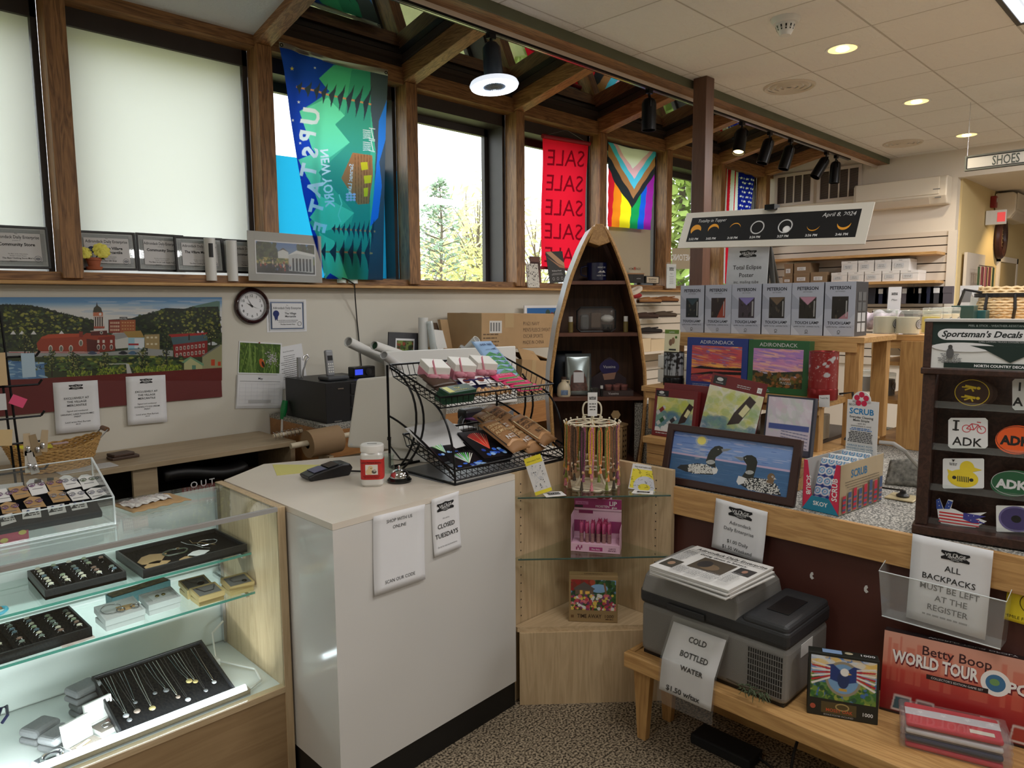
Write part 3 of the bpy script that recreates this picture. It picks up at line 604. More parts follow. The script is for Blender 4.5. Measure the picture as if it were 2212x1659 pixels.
 # ================================================================ things on the window ledge and hung in the windows
def sheet(name,M,w,h,m=PAPER,t=.0012):return MB().box(0,w,0,h,-t,0).build(name,m,M=M)
def certificate(bl,br,tl,Y,who,line3,lab,lean=4,seal=True):
 M,w,h=frame(oY(*bl,Y),oY(*br,Y),lean,tl);r=E('framed_certificate',M=M);f=.012
 MB().ringpr([(0,0),(w,0),(w,h),(0,h)],[(f,f),(w-f,f),(w-f,h-f),(f,h-f)],-.015,.004).build('frame',mat('black_frame',S(26,25,26),.35),r,bevel=.002)
 MB().box(f,w-f,f,h-f,-.012,-.004).build('backing',PAPERG,r)
 a=Art();a.rect(f,f,w-2*f,h-2*f,S(206,206,208));a.rect(f+.008,f+.008,w-2*f-.016,h-2*f-.016,S(160,164,170))
 for k in range(40):
  u=f+.01+(w-2*f-.02)*k/39;a.rect(u-.0012,f+.01,.0024,.014,S(205));a.rect(u-.0012,h-f-.024,.0024,.014,S(205))
 for k in range(26):
  u=f+.01+(h-2*f-.02)*k/25;a.rect(f+.01,u-.0012,.014,.0024,S(205));a.rect(w-f-.024,u-.0012,.014,.0024,S(205))
 q=f+.026;a.rect(q,q,w-2*q,h-2*q,S(214,212,212));k=S(46,46,50)
 a.text('The',w/2,h*.80,h*.04,k).text('Adirondack Daily Enterprise',w/2,h*.70,h*.105,k,b=1,maxw=w*.7,sx=.9).text('presents to',w/2,h*.645,h*.035,k)
 ls=who.split('|');
 for i,t in enumerate(ls):a.text(t,w*(.6 if len(ls)>1 else .5),h*(.53-.105*i),h*.1,S(24),b=2.5,maxw=w*.62)
 a.text('The Best of the Adirondacks',w/2,h*.33,h*.034,k).text("Reader's Choice Award",w/2,h*.285,h*.034,k).text(line3,w/2,h*.225,h*.05,S(30),b=1.5,maxw=w*.55)
 a.line([(w*.25,h*.16),(w*.68,h*.16)],.0008,S(120));a.text('Signature',w*.42,h*.165,h*.04,S(80),shear=.4)
 a.ring(w*.8,h*.23,h*.075,h*.01,S(110,112,118));a.ell(w*.8,h*.23,h*.055,h*.035,S(140,142,148))
 if len(ls)>1:a.ell(w*.24,h*.52,h*.085,h*.085,S(44,56,92));a.text('Best',w*.24,h*.505,h*.05,S(220))
 a.build('certificate_print',INK,r,z0=-.0038);MB().box(f,w-f,f,h-f,.0,.0006).build('glass',CLEAR,r)
 T(r,lab,'certificate','framed certificates on the window ledge')
certificate((-32,579),(112,581),(-38,484),4.43,'Community Store',"The Best Clothing Store-Men's",'framed certificate reading Community Store, cut off by the left edge')
certificate((170,583),(299,584.5),(168,497),4.47,'The Village|Mercantile','The Best Gift Shop','framed Village Mercantile certificate behind the yellow flowers')
certificate((299,585),(402,588),(293,502),4.475,'Community Store','The Best Art & Craft Supply Store','framed Community Store certificate half hidden behind its right neighbour')
certificate((382,587),(486,589),(372,509),4.43,'The Village Mercantile',"The Best Clothing Store-Men's",'framed Village Mercantile certificate just left of the white mailing tubes')
certificate((484,589),(588,592),(472,515),4.47,'Community Store','The Best Shoe Store','framed certificate between the mailing tubes and the grey matted print')
# flower pot
p=oY(204,583.5,4.415);r=E('flower_pot',p);TC=mat('terracotta',S(176,98,66),.8,var=.08,scale=20)
MB().lathe([(.026,.012),(.034,.05),(.038,.052),(.039,.066),(.033,.067),(.031,.055),(1e-4,.055)],24).build('pot',TC,r,sm=1);MB().lathe([(.028,0),(.036,.002),(.042,.018),(.037,.018),(.03,.006),(1e-4,.006)],24).build('saucer',TC,r,sm=1)
YF=mat('yellow_petal',S(232,222,96),.6);rn=random.Random(3)
for(cx,cz,s)in((.035,.105,.042),(-.045,.09,.032)):
 b=MB()
 for ring in range(4):
  for k in range(3+ring*2):
   a=2*PI*k/(3+ring*2)+ring;R=s*(.18+.24*ring);t=.35+ring*.28;c=Vector((cx+cos(a)*R*.75,-.02+sin(a)*R*.5-(3-ring)*s*.16,cz+sin(a)*R*.75))
   b.ball(c,s*(.28+.05*ring),7,5,.8,1,.45)
 b.build('rose_flower',YF,r,sm=1)
b=MB();
for k in range(26):
 a=rn.uniform(0,6.28);q=Vector((cos(a)*.05,sin(a)*.03,rn.uniform(.06,.11)));d=Vector((cos(a),sin(a)*.5,rn.uniform(-.5,.5)))*.02;w=Vector((0,0,.008));b.add([q-d,q+w,q+d,q-w],[(0,1,2,3)])
for x in(.03,-.04):b.tube([(0,0,.05),(x*.7,0,.08),(x,0,.1)],.003)
b.build('leaves',mat('silk_leaf_green',S(74,96,52),.7),r);T(r,'small terracotta pot of yellow roses on the window ledge','flower pot')
# slim white mailing tubes
def ledge_tube(x0,x1,yt,yb,lab,label=True,Y=4.36):
 a0=oY(x0,yb,Y);a1=oY(x1,yb,Y);h=(oY(x0,yt,Y)-a0).z;w=(a1-a0).length;r=E('mailing_tube',a0+Vector((w/2,w/2,0)))
 MB().cyl((0,0,0),(0,0,h),w/2,n=22).build('tube',WHITEP,r,sm=1);MB().cyl((0,0,h-.003),(0,0,h+.0015),w/2+.0008,n=22).build('end_cap',PAPER,r)
 if label:MB().grid(lambda u,v:((w/2+.0006)*sin((u-.5)*.8-.2),-(w/2+.0006)*cos((u-.5)*.8-.2),h*(.55+.33*v)),6,1).build('label',mat('black_label',S(30),.5),r)
 T(r,lab,'mailing tube','white mailing tubes on the ledge')
ledge_tube(450,473,514,606,'white mailing tube with black label, in front of the certificates');ledge_tube(497,519,519,607,'plain white mailing tube just left of the grey matted print',False)
ledge_tube(733,752,535,611,'white labelled mailing tube before the flag, left one of that pair');ledge_tube(757,778,537,612,'white labelled mailing tube before the flag, right one of that pair')
# matted print
M,w,h=frame(oY(538,606,4.342),oY(696,611,4.342),.5,(528,497));r=MB().box(0,w,0,h,-.006,0).build('matted_print',mat('grey_mat_board',S(178,176,168),.6),M=M)
MB().ringpr([(.045,.045),(w-.045,.045),(w-.045,h-.055),(.045,h-.055)],[(.052,.052),(w-.052,.052),(w-.052,h-.062),(.052,h-.062)],.0,.0015).build('inner_mat',PAPER,r)
a=Ras(w-.104,h-.114,420,S(40,44,34));aw,ah=w-.104,h-.114
a.grad([(0,S(40,40,36)),(.3,S(36,36,34)),(.34,S(120,124,50)),(.5,S(90,110,44)),(.62,S(120,150,180)),(1,S(84,130,190))])
G_=[S(28,50,24),S(44,66,30),S(20,34,20),S(70,84,40)]
a.dabs(160,0,aw*.36,ah*.4,ah*.98,G_,ah*.03,ah*.08);a.dabs(50,aw*.7,aw,ah*.68,ah,G_,ah*.03,ah*.08);a.dabs(60,0,aw*.6,ah*.3,ah*.5,[S(150,140,60),S(70,90,40),S(190,170,90)],ah*.01,ah*.03,2)
a.poly([(aw*.36,ah*.5),(aw*.36,ah*.7),(aw*.45,ah*.82),(aw*.54,ah*.7),(aw*.54,ah*.5)],S(220,222,220));a.poly([(aw*.35,ah*.7),(aw*.45,ah*.84),(aw*.55,ah*.7),(aw*.45,ah*.78)],S(70,70,76))
a.poly([(aw*.54,ah*.1),(aw*.54,ah*.62),(aw*.68,ah*.74),(aw*.97,ah*.62),(aw*.97,ah*.06)],S(196,200,200));a.poly([(aw*.52,ah*.6),(aw*.68,ah*.78),(aw,ah*.68),(aw,ah*.6),(aw*.68,ah*.68)],S(230,232,230))
for k in range(6):a.rect(aw*(.6+.06*k),ah*.1,aw*.035,ah*.42,S(40,44,50))
for k in range(26):x=RU(.05,.62)*aw;y=RU(.12,.36)*ah;a.ell(x,y,aw*.012,ah*.05,RC([S(60,60,80),S(170,60,50),S(220,200,170),S(40,50,40),S(90,110,150)]));a.ell(x,y+ah*.06,aw*.008,ah*.018,S(200,160,130))
a.build('picture',GLOSS,r,z0=.0009,ox=.052,oy=.052);MB().box(-.001,w+.001,-.001,h+.001,.0022,.0026).build('plastic_sleeve',WRAP,r)
T(r,'grey matted print of a village house scene on the ledge','picture')
# ---- traced cloth: rows between left/right/top/bottom edges, on the plane Y, with folds
def cloth(name,ras,Y,xl,xr,yt,yb,nu,nv,fold,parent,m=CLOTHINK,nm='cloth'):
 ss=ras.ss;A=ras.a.reshape(ras.ny,ss,ras.nx,ss,3).mean((1,3));u,v=np.meshgrid(np.linspace(0,1,nu),np.linspace(0,1,nv));ip=lambda P,t:np.interp(t,[q[0]for q in P],[q[1]for q in P])
 yy=ip(yt,u)+(ip(yb,u)-ip(yt,u))*v;xx=ip(xl,yy)+u*(ip(xr,yy)-ip(xl,yy))
 ci=np.clip(((xx-ras.x0)/ras.w*ras.nx).astype(int),0,ras.nx-1);cj=np.clip(((yy-ras.y0)/ras.h*ras.ny).astype(int),0,ras.ny-1);C=A[cj,ci]
 M=Matrix(((1,0,0,0),(0,0,-1,Y),(0,1,0,0),(0,0,0,1)));g=pxmap(M);co=g(np.stack([xx.ravel(),yy.ravel(),np.zeros(xx.size)],1));W3=np.stack([co[:,0],np.full(len(co),Y)-fold(u,v).ravel(),co[:,1]],1)
 pl=np.array(parent.location);W3=W3-pl
 me=bpy.data.meshes.new(nm);me.vertices.add(nu*nv);me.vertices.foreach_set('co',W3.astype(np.float32).ravel());i=np.arange(nu*nv).reshape(nv,nu)
 q=np.stack([i[:-1,:-1],i[:-1,1:],i[1:,1:],i[1:,:-1]],2).reshape(-1,4);nf=len(q);me.loops.add(nf*4);me.loops.foreach_set('vertex_index',q.ravel().astype(np.int32));me.polygons.add(nf);me.polygons.foreach_set('loop_start',np.arange(0,nf*4,4,dtype=np.int32));me.update();me.validate();me.polygons.foreach_set('use_smooth',[True]*nf);me.materials.append(m)
 at_=me.color_attributes.new('Col','FLOAT_COLOR','POINT');at_.data.foreach_set('color',np.concatenate([C.reshape(-1,3),np.ones((nu*nv,1))],1).astype(np.float32).ravel());o=bpy.data.objects.new(nm,me);COL.objects.link(o);o.parent=parent;return o
 # 1: blue lake flag
F_=RasP(596,85,845,610,2.2,S(38,74,190));GR1,GR2,GR3,DK=S(116,226,180),S(84,186,150),S(70,160,138),S(84,92,104)
F_.poly([(845,85),(845,610),(640,610),(700,585),(690,520),(668,480),(700,440),(660,380),(700,330),(648,240),(740,180),(688,170),(722,142),(760,120)],GR2)
F_.poly([(688,170),(722,140),(800,150),(800,200),(740,225)],GR2);F_.poly([(648,240),(710,210),(745,250),(725,270),(755,308),(700,350),(672,322)],GR1);F_.poly([(645,345),(705,320),(690,420),(764,460),(735,490),(700,500),(668,470),(690,440)],GR1)
F_.poly([(760,150),(800,155),(800,606),(738,606),(735,560),(764,460),(690,372),(755,308),(725,268),(745,250)],GR3);F_.poly([(690,500),(720,520),(735,560),(752,604),(700,604)],GR1)
F_.poly([(799,150),(845,150),(845,610),(795,610),(806,470),(812,330),(800,240)],DK);F_.poly([(836,215),(818,262),(816,330),(806,440),(800,490),(818,470),(826,400),(820,350),(834,300)],S(58,130,226));F_.poly([(700,606),(716,590),(735,606)],S(38,74,190))
for(x,y,r_,c)in((629,149,5,S(240,214,96)),(679,147,3,S(235)),(646,220,4,S(240)),(632,260,3.5,S(240)),(649,309,3.5,S(240)),(648,389,3,S(200,215,130)),(657,459,5,S(240,214,96)),(702,592,3,S(240))):F_.poly(star(x,y,r_),c)
def ptree(x0,y0,x1,y1,n,hw0,hw1):
 F_.line([(x0,y0),(x1,y1)],4,S(222,150,104));ux,uy=x1-x0,y1-y0;L_=math.hypot(ux,uy);ux/=L_;uy/=L_
 for k in range(n):
  q=(k+.3)/n;cx,cy=x0+(x1-x0)*q,y0+(y1-y0)*q;hw=hw0+(hw1-hw0)*q;t=L_/n*.36
  for sg in(-1,1):F_.poly([(cx-ux*t*.8,cy-uy*t),(cx-uy*sg*hw*.5-ux*t*.2+ux*t*.5,cy+ux*sg*hw*.5),(cx-uy*sg*hw+ux*t*.8,cy+ux*sg*hw+uy*t*.6),(cx+ux*t+-uy*sg*hw*.45,cy+uy*t+ux*sg*hw*.45),(cx+ux*t,cy+uy*t)],S(62,72,84))
ptree(640,187,801,226,9,14,42);ptree(716,494,812,500,9,10,28);ptree(694,543,806,547,6,20,40)
for cy in(290,316):
 for k in range(5):F_.line([(783,cy-9+k*4.4),(800,cy-7+k*3.6)],1.7,S(228))
 F_.line([(796,cy-13),(810,cy-11)],1.8,S(228));F_.line([(801,cy-12),(806,cy+10)],2,S(228));F_.line([(796,cy+9),(810,cy+12)],1.8,S(228))
F_.poly([(737,385),(761,330),(804,336),(806,380),(797,440),(772,442)],S(186,120,78))
for k in range(6):F_.line([(766+k*6.6,334),(768+k*6,440)],.9,S(122,76,50))
for P in([(778,351),(793,350),(795,366),(780,368)],[(785,380),(803,378),(802,395),(787,397)],[(785,407),(795,405),(794,424),(786,425)]):F_.poly(P,S(240,206,50))
for k in range(3):
 for j in range(3):F_.ell(750+k*7,420+j*6,3.4,2.6,S(190,190,220))
F_.line([(732,420),(738,440),(730,465),(736,480)],2.5,S(150,230,200))
F_.text('Saranac Lake',760,387,12.5,S(240),mir=True,rot=PI/2-.08,maxw=84)
for t,x,y,sz in(('U',672,256,46),('P',664,298,40),('S',671,333,42),('T',667,372,40),('A',681,410,42),('T',685,450,40),('E',692,494,36)):F_.text(t,x+sz*.36,y,sz*1.12,S(240),mir=True,rot=PI/2-.22,b=3)
F_.text('NEW YORK',716,385,24,S(238),mir=True,rot=PI/2+.10,b=2,maxw=190)
r=E('hanging_flag',oY(720,350,4.36));fl=lambda u,v:.012*np.sin(u*22+v*9)*np.exp(-((u-.18)/.22)**2)+.006*np.sin(u*9+v*4)
cloth('flag',F_,4.345,[(90,602),(150,612),(250,625),(335,640),(420,655),(500,672),(605,704)],[(150,838),(250,834.5),(400,832),(606,827)],[(0,102),(.25,121),(.5,139),(.75,152),(1,164)],[(0,602),(1,605)],330,520,fl,r)
HB=RasP(590,80,850,170,.5,S(222,218,214));cloth('hd',HB,4.345,[(80,602),(170,604)],[(80,838),(170,838)],[(0,90),(.25,109),(.5,127),(.75,140),(1,151)],[(0,102.5),(.25,121.5),(.5,139.5),(.75,152.5),(1,164.5)],40,4,fl,r,nm='header_band')
b=MB()
for q in((608,97),(834,157)):b.lathe([(.006,0),(.011,-.002),(.011,.002)],14,M=MT(oY(*q,4.335)-r.location)@MR(PI/2,4,'X'))
b.build('grommet',mat('dark_grommet',S(40),.4,.7),r);T(r,'blue and green Upstate New York flag hung sideways in the window','flag')
M,w,h=frY((606,600),(882,602),(606,336),4.62);M2=M;o=MB().grid(lambda u,v:(u*w,v*h,.004*sin(u*7)),20,4).build('blue_banner',sheer('blue_banner_cloth',S(40,170,226),.65),M=M,sm=1);T(o,'bright blue sheet hung in the window behind the Upstate flag','banner')
# 2: SALE banner
F_=RasP(1160,285,1280,592,2.2,S(206,26,48));k=S(110,10,24)
for i,(y,s_,x)in enumerate(((345,50,1221),(399,50,1219),(452,50,1218),(503,49,1216),(554,48,1215))):F_.text('SALE',x,y+14,s_,k,mir=True,maxw=80,rot=-.05)
r=E('sale_banner',oY(1220,440,4.44));cloth('s',F_,4.44,[(290,1172),(585,1168)],[(290,1271),(585,1259)],[(0,297),(1,313)],[(0,576),(1,581)],190,420,lambda u,v:.006*np.sin(v*8+u*2),r)
a0=oY(1172,294,4.435)-r.location;a1=oY(1273,311,4.435)-r.location;MB().cyl(a0,a1,.02,n=12).build('rod',mat('dark_red_rod',S(150,20,34),.5),r,sm=1)
b0=oY(1166,578,4.435)-r.location;b1=oY(1241,583,4.435)-r.location;MB().cyl(b0,b1,.014,n=10).build('bottom_rod',mat('dark_red_rod',S(150,20,34),.5),r)
mid=(a0+a1)/2+Vector((0,0,.09));MB().tube([a0,mid,a1],.002,4).build('string',mat('grey_string',S(120),.8),r);T(r,'red hanging banner printed SALE five times, seen from behind','banner')
# 3: rainbow flag with chevrons
Z=lambda x,y:(1100+x*.38585,y*.38585)
F_=RasP(1308,300,1420,500,2.4,S(150,40,160));P_=lambda pts,c:F_.poly([Z(*q)for q in pts],c)
P_([(540,700),(772,700),(772,1040),(748,1290),(540,1290)],S(30,90,214));P_([(540,700),(740,700),(740,1100),(715,1290),(540,1290)],S(30,150,84));P_([(540,700),(683,700),(683,1165),(672,1290),(540,1290)],S(246,232,40));P_([(540,700),(630,700),(630,1095),(613,1290),(540,1290)],S(246,140,36));P_([(540,700),(590,700),(590,1020),(572,1290),(540,1290)],S(226,38,56))
P_([(535,910),(535,700),(840,700),(840,930),(806,985),(688,1166),(590,1020),(548,925)],S(44,46,52));P_([(535,850),(535,700),(840,700),(830,905),(695,1113),(575,905)],S(164,114,78));P_([(545,790),(545,700),(840,700),(826,862),(697,1060),(553,800)],S(86,190,232));P_([(575,795),(575,700),(820,700),(806,848),(697,1003)],S(236,180,206));P_([(598,800),(598,700),(800,700),(790,845),(690,945)],S(236,234,236))
r=E('rainbow_flag',oY(1360,400,4.42));cloth('p',F_,4.42,[(300,1314),(500,1312)],[(320,1417),(500,1405)],[(0,307),(.5,321),(1,328)],[(0,489),(1,497)],220,330,lambda u,v:.004*np.sin(u*13+v*3)+.003*np.sin(v*40),r)
T(r,'rainbow flag with black, brown, blue, pink and white chevrons','flag')
o=sheet('sign_back',*frY((1314,598),(1404,600),(1314,478),4.52)[:3],m=mat('beige_card',S(186,172,146),.7));T(o,'blank beige back of a sign below the rainbow flag','sign')
# 4: stars and stripes
F_=RasP(1552,355,1640,625,2.6,S(226,226,230));C4=lambda x,y:(1400+x*.14467,240+y*.14467)
for x0,x1,xb0,xb1 in((1125,1176,1100,1128),(1206,1246,1176,1215),(1286,1326,1262,1300),(1362,1400,1335,1372),(1440,1480,1412,1450),(1520,1560,1490,1530)):F_.poly([C4(x0,800),C4(x1,800),C4(xb1,1480),C4(xb1-20,2700),C4(xb0-20,2700),C4(xb0,1480)],S(206,30,50))
F_.poly([C4(1362,800),C4(1620,800),C4(1575,1750),C4(1330,1720),C4(1335,1480)],S(24,36,150))
for i in range(11):
 for j in range(5):
  if(i+j)%1==0:F_.poly(star(*C4(1385+j*50+(25 if i%2 else 0)-i*3,1000+i*68+j*8),3.1),S(236))
r=E('stars_and_stripes_flag',oY(1600,470,4.41));cloth('u',F_,4.41,[(355,1562),(460,1560),(620,1556)],[(380,1632),(450,1624),(625,1619)],[(0,362),(1,382)],[(0,612),(1,616)],200,500,lambda u,v:.012*np.sin(u*24),r)
T(r,'American flag hung vertically in the last window','flag')
# reversed moccasin sign in the window left of the post
M,w,h=frY((1452,581),(1513,581),(1452,536),4.56);r=sheet('window_sign',M,w,h,m=mat('beige_card',S(186,172,146),.7));a=Art();a.text('MINNETONKA',w*.12,h*.42,h*.42,S(236),al='l',mir=True,b=2);a.L[-1]=([(w*.94-(x-min(q[0]for q in a.L[-1][0]))if False else x+w*.95-max(q[0]for q in a.L[-1][0]),y)for x,y in a.L[-1][0]],a.L[-1][1],a.L[-1][2]);a.build('lettering',INK,r)
T(r,'beige window sign with reversed white lettering, left of the brown post','sign')
# ---- small things on the right part of the ledge
M,w,h=frame(oY(1141,621,4.35),oY(1166,621,4.35),6,(1134,569));r=sheet('greeting_card',M,w,h,t=.01);a=Ras(w,h,500,S(226,222,212));a.dabs(90,0,w,0,h,[S(40,36,30)],.003,.007,.6,1);a.build('pattern',INK,r);T(r,'black and white patterned card leaning on the ledge','card')
M,w,h=frame(oY(1148,612,4.40),oY(1170,613,4.40),6,(1143,553));r=sheet('greeting_card',M,w,h,m=mat('brown_card',S(92,60,52),.6),t=.004);a=Art();a.ringd=0;a.rect(.006,.006,w-.012,h-.012,S(120,84,74));a.rect(.012,h*.5,w-.024,h*.3,S(70,44,40));a.build('print',INK,r);T(r,'brown card behind the black and white patterned card','card')
M,w,h=frame(oY(1188,612,4.37),oY(1224,609,4.37),7,(1174,544));r=sheet('brochure',M,w,h,m=mat('brochure_black',S(40,38,36),.5),t=.003);a=Art();a.poly([(0,h*.98),(w*.6,h*.62),(w,h*.5),(w,h*.62),(w*.4,h*.95),(w*.3,h)],S(206,160,120));a.poly([(0,h*.85),(w*.7,h*.48),(w,h*.44),(w,h*.5),(w*.6,h*.6)],S(180,130,94));a.text('Wellness Power',w/2,h*.36,h*.07,S(220),maxw=w*.7);a.bars(w/2,h*.29,w*.7,2,h*.04,h*.014,S(170))
for k in range(3):a.ring(w*(.25+.25*k),h*.13,w*.06,w*.012,S(200))
a.build('print',GLOSS,r);T(r,'black brochure showing two hands, on the ledge below the SALE banner','brochure')
M,w,h=frY((1345,611),(1391,611),(1345,592),4.37);r=MB().box(0,w,0,h,-.1,0).build('gift_box',mat('black_box',S(34,33,34),.5),M=M,bevel=.002);MB().box(-.003,w+.003,h,h+.012,-.105,.003).build('lid',mat('tan_lid',S(160,120,84),.6),r);a=Art();a.text('HONE TRUST',w*.75,h*.45,h*.14,S(220));a.build('lettering',INK,r);T(r,'black box with tan lid on the ledge under the rainbow flag','box')
M,w,h=frY((1356,590),(1386,590),(1356,576),4.40);r=MB().box(0,w,0,h*.35,-.03,.0).build('table_sign',CLEAR,M=M);a=Art();a.text('HOME TRADE',w/2,h*.5,h*.5,S(80,50,40),maxw=w*.95,b=1).poly(star(w/2,h*.72,h*.4),S(170,70,50));a.build('lettering',INK,r);T(r,'tiny clear sign standing on the tan lidded box','sign')
M,w,h=frY((1395,612),(1424,613),(1395,596),4.37);r=MB().box(0,w,0,h,-.03,0).build('name_block',mat('black_box',S(34,33,34),.5),M=M,bevel=.002);a=Art();a.rect(w*.06,h*.1,w*.88,h*.8,S(200,184,160)).text('BEARPAW',w/2,h*.42,h*.42,S(30),maxw=w*.8,b=1).bars(w/2,h*.24,w*.6,1,.01,h*.08,S(60));a.build('lettering',INK,r);T(r,'small black sign block with a pale face on the ledge','sign')
M,w,h=frY((1440,623),(1460,623),(1440,570),4.35);r=sheet('leaflet_holder',M,w,h,t=.02);a=Art();vlogo(a,w/2,h*.72,w*.5);a.text('MOCS',w/2,h*.58,h*.07,S(60)).bars(w/2,h*.48,w*.5,5,h*.07,h*.02,S(150));a.build('print',INK,r);MB().box(-.002,w+.002,0,h*1.06,.001,.0025).build('sleeve',CLEAR,r);T(r,'narrow white leaflet in a clear holder left of the lamp boxes','leaflet')
# ================================================================ on the wall below the ledge
M,w,h=frY((-60,905),(480,857),(-60,643),YW-.012);
MURM=mk(oY(-60,905,YW-.012),Vector((1,0,0)),UP,Vector((0,-1,0)));q=lambda x,y:oY(x,y,YW-.012)-MURM.translation
b=MB();P=[q(-60,905),q(480,857),q(470,642),q(-60,643)];b.prism([(v.x,v.z)for v in P],-.010,0);r=b.build('mural_print',mat('maroon_board',S(104,38,36),.5,var=.04,scale=3),M=MURM)
R=RasP(-190,196,1515,765,.62,S(96,136,172));R.grad([(0,S(84,128,170)),(.12,S(96,142,184)),(.2,S(150,176,196)),(.3,S(206,206,204)),(1,S(206,206,204))],196,480)
for _ in range(60):R.ell(RU(600,1500),RU(215,330),RU(40,110),RU(3,8),RC([S(206,208,210),S(120,160,196),S(180,192,204)]),.35)
DG=[S(20,30,22),S(26,40,26),S(40,56,30),S(58,72,34),S(34,46,42)];YG=[S(120,126,48),S(94,104,40),S(150,150,70),S(60,80,60)]
hl=[(-190,246),(-60,250),(60,246),(180,250),(300,270),(400,300),(500,322),(640,356),(640,470),(-190,470)];R.poly(hl,S(30,42,28))
R.poly([(1260,275),(1350,250),(1480,222),(1500,225),(1500,330),(1260,330)],S(86,118,108));hr=[(740,350),(900,340),(960,320),(1050,300),(1130,270),(1250,275),(1400,262),(1490,260),(1510,440),(740,440)];R.poly(hr,S(28,40,28))
def inp(P):return lambda x,y:sum(((P[i][1]>y)!=(P[i-1][1]>y))and(x<(P[i-1][0]-P[i][0])*(y-P[i][1])/(P[i-1][1]-P[i][1])+P[i][0])for i in range(len(P)))%2==1
R.dabs(600,-190,640,246,470,DG,4,11,1.5,.9,inp(hl));R.dabs(260,-100,560,280,440,YG,3,8,1.8,.8,inp(hl));R.dabs(400,740,1510,262,440,DG,4,12,1.2,.9,inp(hr));R.dabs(120,1050,1500,290,430,YG,3,8,1.3,.7)
for _ in range(60):x=RU(-190,640);y=np.interp(x,[v[0]for v in hl[:8]],[v[1]for v in hl[:8]]);R.poly([(x-6,y+8),(x,y-RU(4,12)),(x+6,y+8)],S(24,34,24))
R.poly([(-190,440),(1515,440),(1515,765),(-190,765)],S(52,62,40));R.dabs(500,-190,1515,445,560,DG+[S(70,84,50)],5,14,1.3)
for x in(90,150,230,420,1350,1380):R.poly([(x-20,450),(x,424),(x+20,450)],S(214,214,214))
BR,BR2,BRD=S(150,60,40),S(128,48,38),S(86,34,32)
R.rect(745,350,180,90,S(158,86,52));R.rect(745,350,75,90,BR2)
for i in range(3):
 for k in range(5):R.rect(754+k*13,364+i*24,8,15,S(206,176,150));R.rect(832+k*18,366+i*22,10,7,S(196,150,100))
R.rect(815,332,54,20,S(60));R.text('HOTEL',842,349,18,S(206),maxw=50)
R.poly([(770,440),(860,438),(880,480),(880,540),(790,548)],S(196,196,190));R.poly([(760,445),(860,438),(875,468),(790,486)],S(150,150,150));R.poly([(840,430),(960,424),(985,470),(880,478)],S(160,130,70));R.rect(875,472,110,90,S(150,190,206));R.rect(918,476,66,70,S(206,212,216));R.rect(876,512,70,12,S(160,40,44));R.rect(880,545,90,20,S(90,130,150))
R.poly([(985,452),(1088,448),(1090,600),(1015,600),(990,545)],S(158,138,96))
for i in range(3):
 for k in range(3):R.rect(1000+k*28,465+i*45,16,12,S(210,200,170))
R.poly([(250,510),(290,462),(560,460),(590,440),(780,455),(785,560),(670,572),(260,568)],BR);R.poly([(590,480),(670,490),(670,572),(595,570)],BRD);R.poly([(670,470),(785,460),(785,556),(670,572)],BR2);R.poly([(280,470),(330,450),(420,446),(560,444),(560,464),(280,480)],S(176,74,48));R.rect(540,430,26,40,BR2)
for x in(345,418,484,552):R.ell(x,545 if x<540 else 508,14,22,S(214,206,196));R.ell(x,548 if x<540 else 510,10,18,S(110,110,100))
for x in(672,708,760):R.ell(x,536,11,18,S(214,206,196));R.ell(x,538,8,14,S(90,80,76));R.rect(x-8,488,15,20,S(206,196,186))
R.poly([(620,426),(730,420),(735,455),(620,458)],BRD);R.ring if False else None;R.ell(692,438,10,10,S(214,206,196));R.ell(692,438,7,7,S(60));R.line([(616,428),(735,421)],4,S(210,196,186))
R.poly([(640,300),(700,298),(712,410),(640,412)],S(120,56,44));R.rect(640,335,64,60,S(46,34,34))
for k in range(5):R.rect(642+k*15,332,6,66,S(216,206,196))
R.rect(636,300,66,26,S(186,110,80));R.ell(684,312,9,9,S(214));R.line([(634,328),(706,326)],4,S(214,206,196));R.poly([(634,300),(640,270),(662,250),(690,270),(698,298)],S(62,60,46));R.poly([(656,256),(661,228),(667,256)],S(40,40,36));R.rect(640,396,74,10,S(170,80,60))
R.poly([(1165,470),(1415,452),(1415,498),(1180,520)],S(70,96,104));R.poly([(1180,520),(1415,492),(1415,600),(1190,612)],S(132,34,34));R.poly([(1150,450),(1415,436),(1415,452),(1165,470)],S(160,40,40))
for i in range(2):
 for k in range(8):R.rect(1200+k*26,535-k*3+i*44,14,24,S(214,200,190));R.rect(1203+k*26,539-k*3+i*44,8,17,S(80,50,50))
R.poly([(40,572),(240,570),(700,574),(1000,545),(1180,560),(1180,600),(900,590),(300,602),(40,606)],S(150,152,150));R.line([(60,572),(680,576)],4,S(186,60,60));R.line([(60,568),(680,571)],3,S(210))
for x,c in((630,S(60,70,96)),(840,S(30,32,44)),(905,S(70,100,130)),(1450,S(190,196,196))):R.ell(x,578 if x<1000 else 515,32,9,c);R.ell(x,570 if x<1000 else 507,18,7,c)
R.poly([(1380,600),(1500,520),(1515,520),(1515,690),(1380,690)],S(150,148,112));R.line([(1380,600),(1500,522)],9,S(110,110,104));R.rect(1440,620,26,42,S(186,70,40));R.rect(1486,636,20,28,S(186,70,40));R.poly([(1230,640),(1300,600),(1390,650),(1390,664)],S(110,150,116));R.poly([(1255,648),(1300,612),(1380,662),(1380,690),(1255,690)],S(176,176,130));R.rect(1310,660,26,30,S(90,130,110))
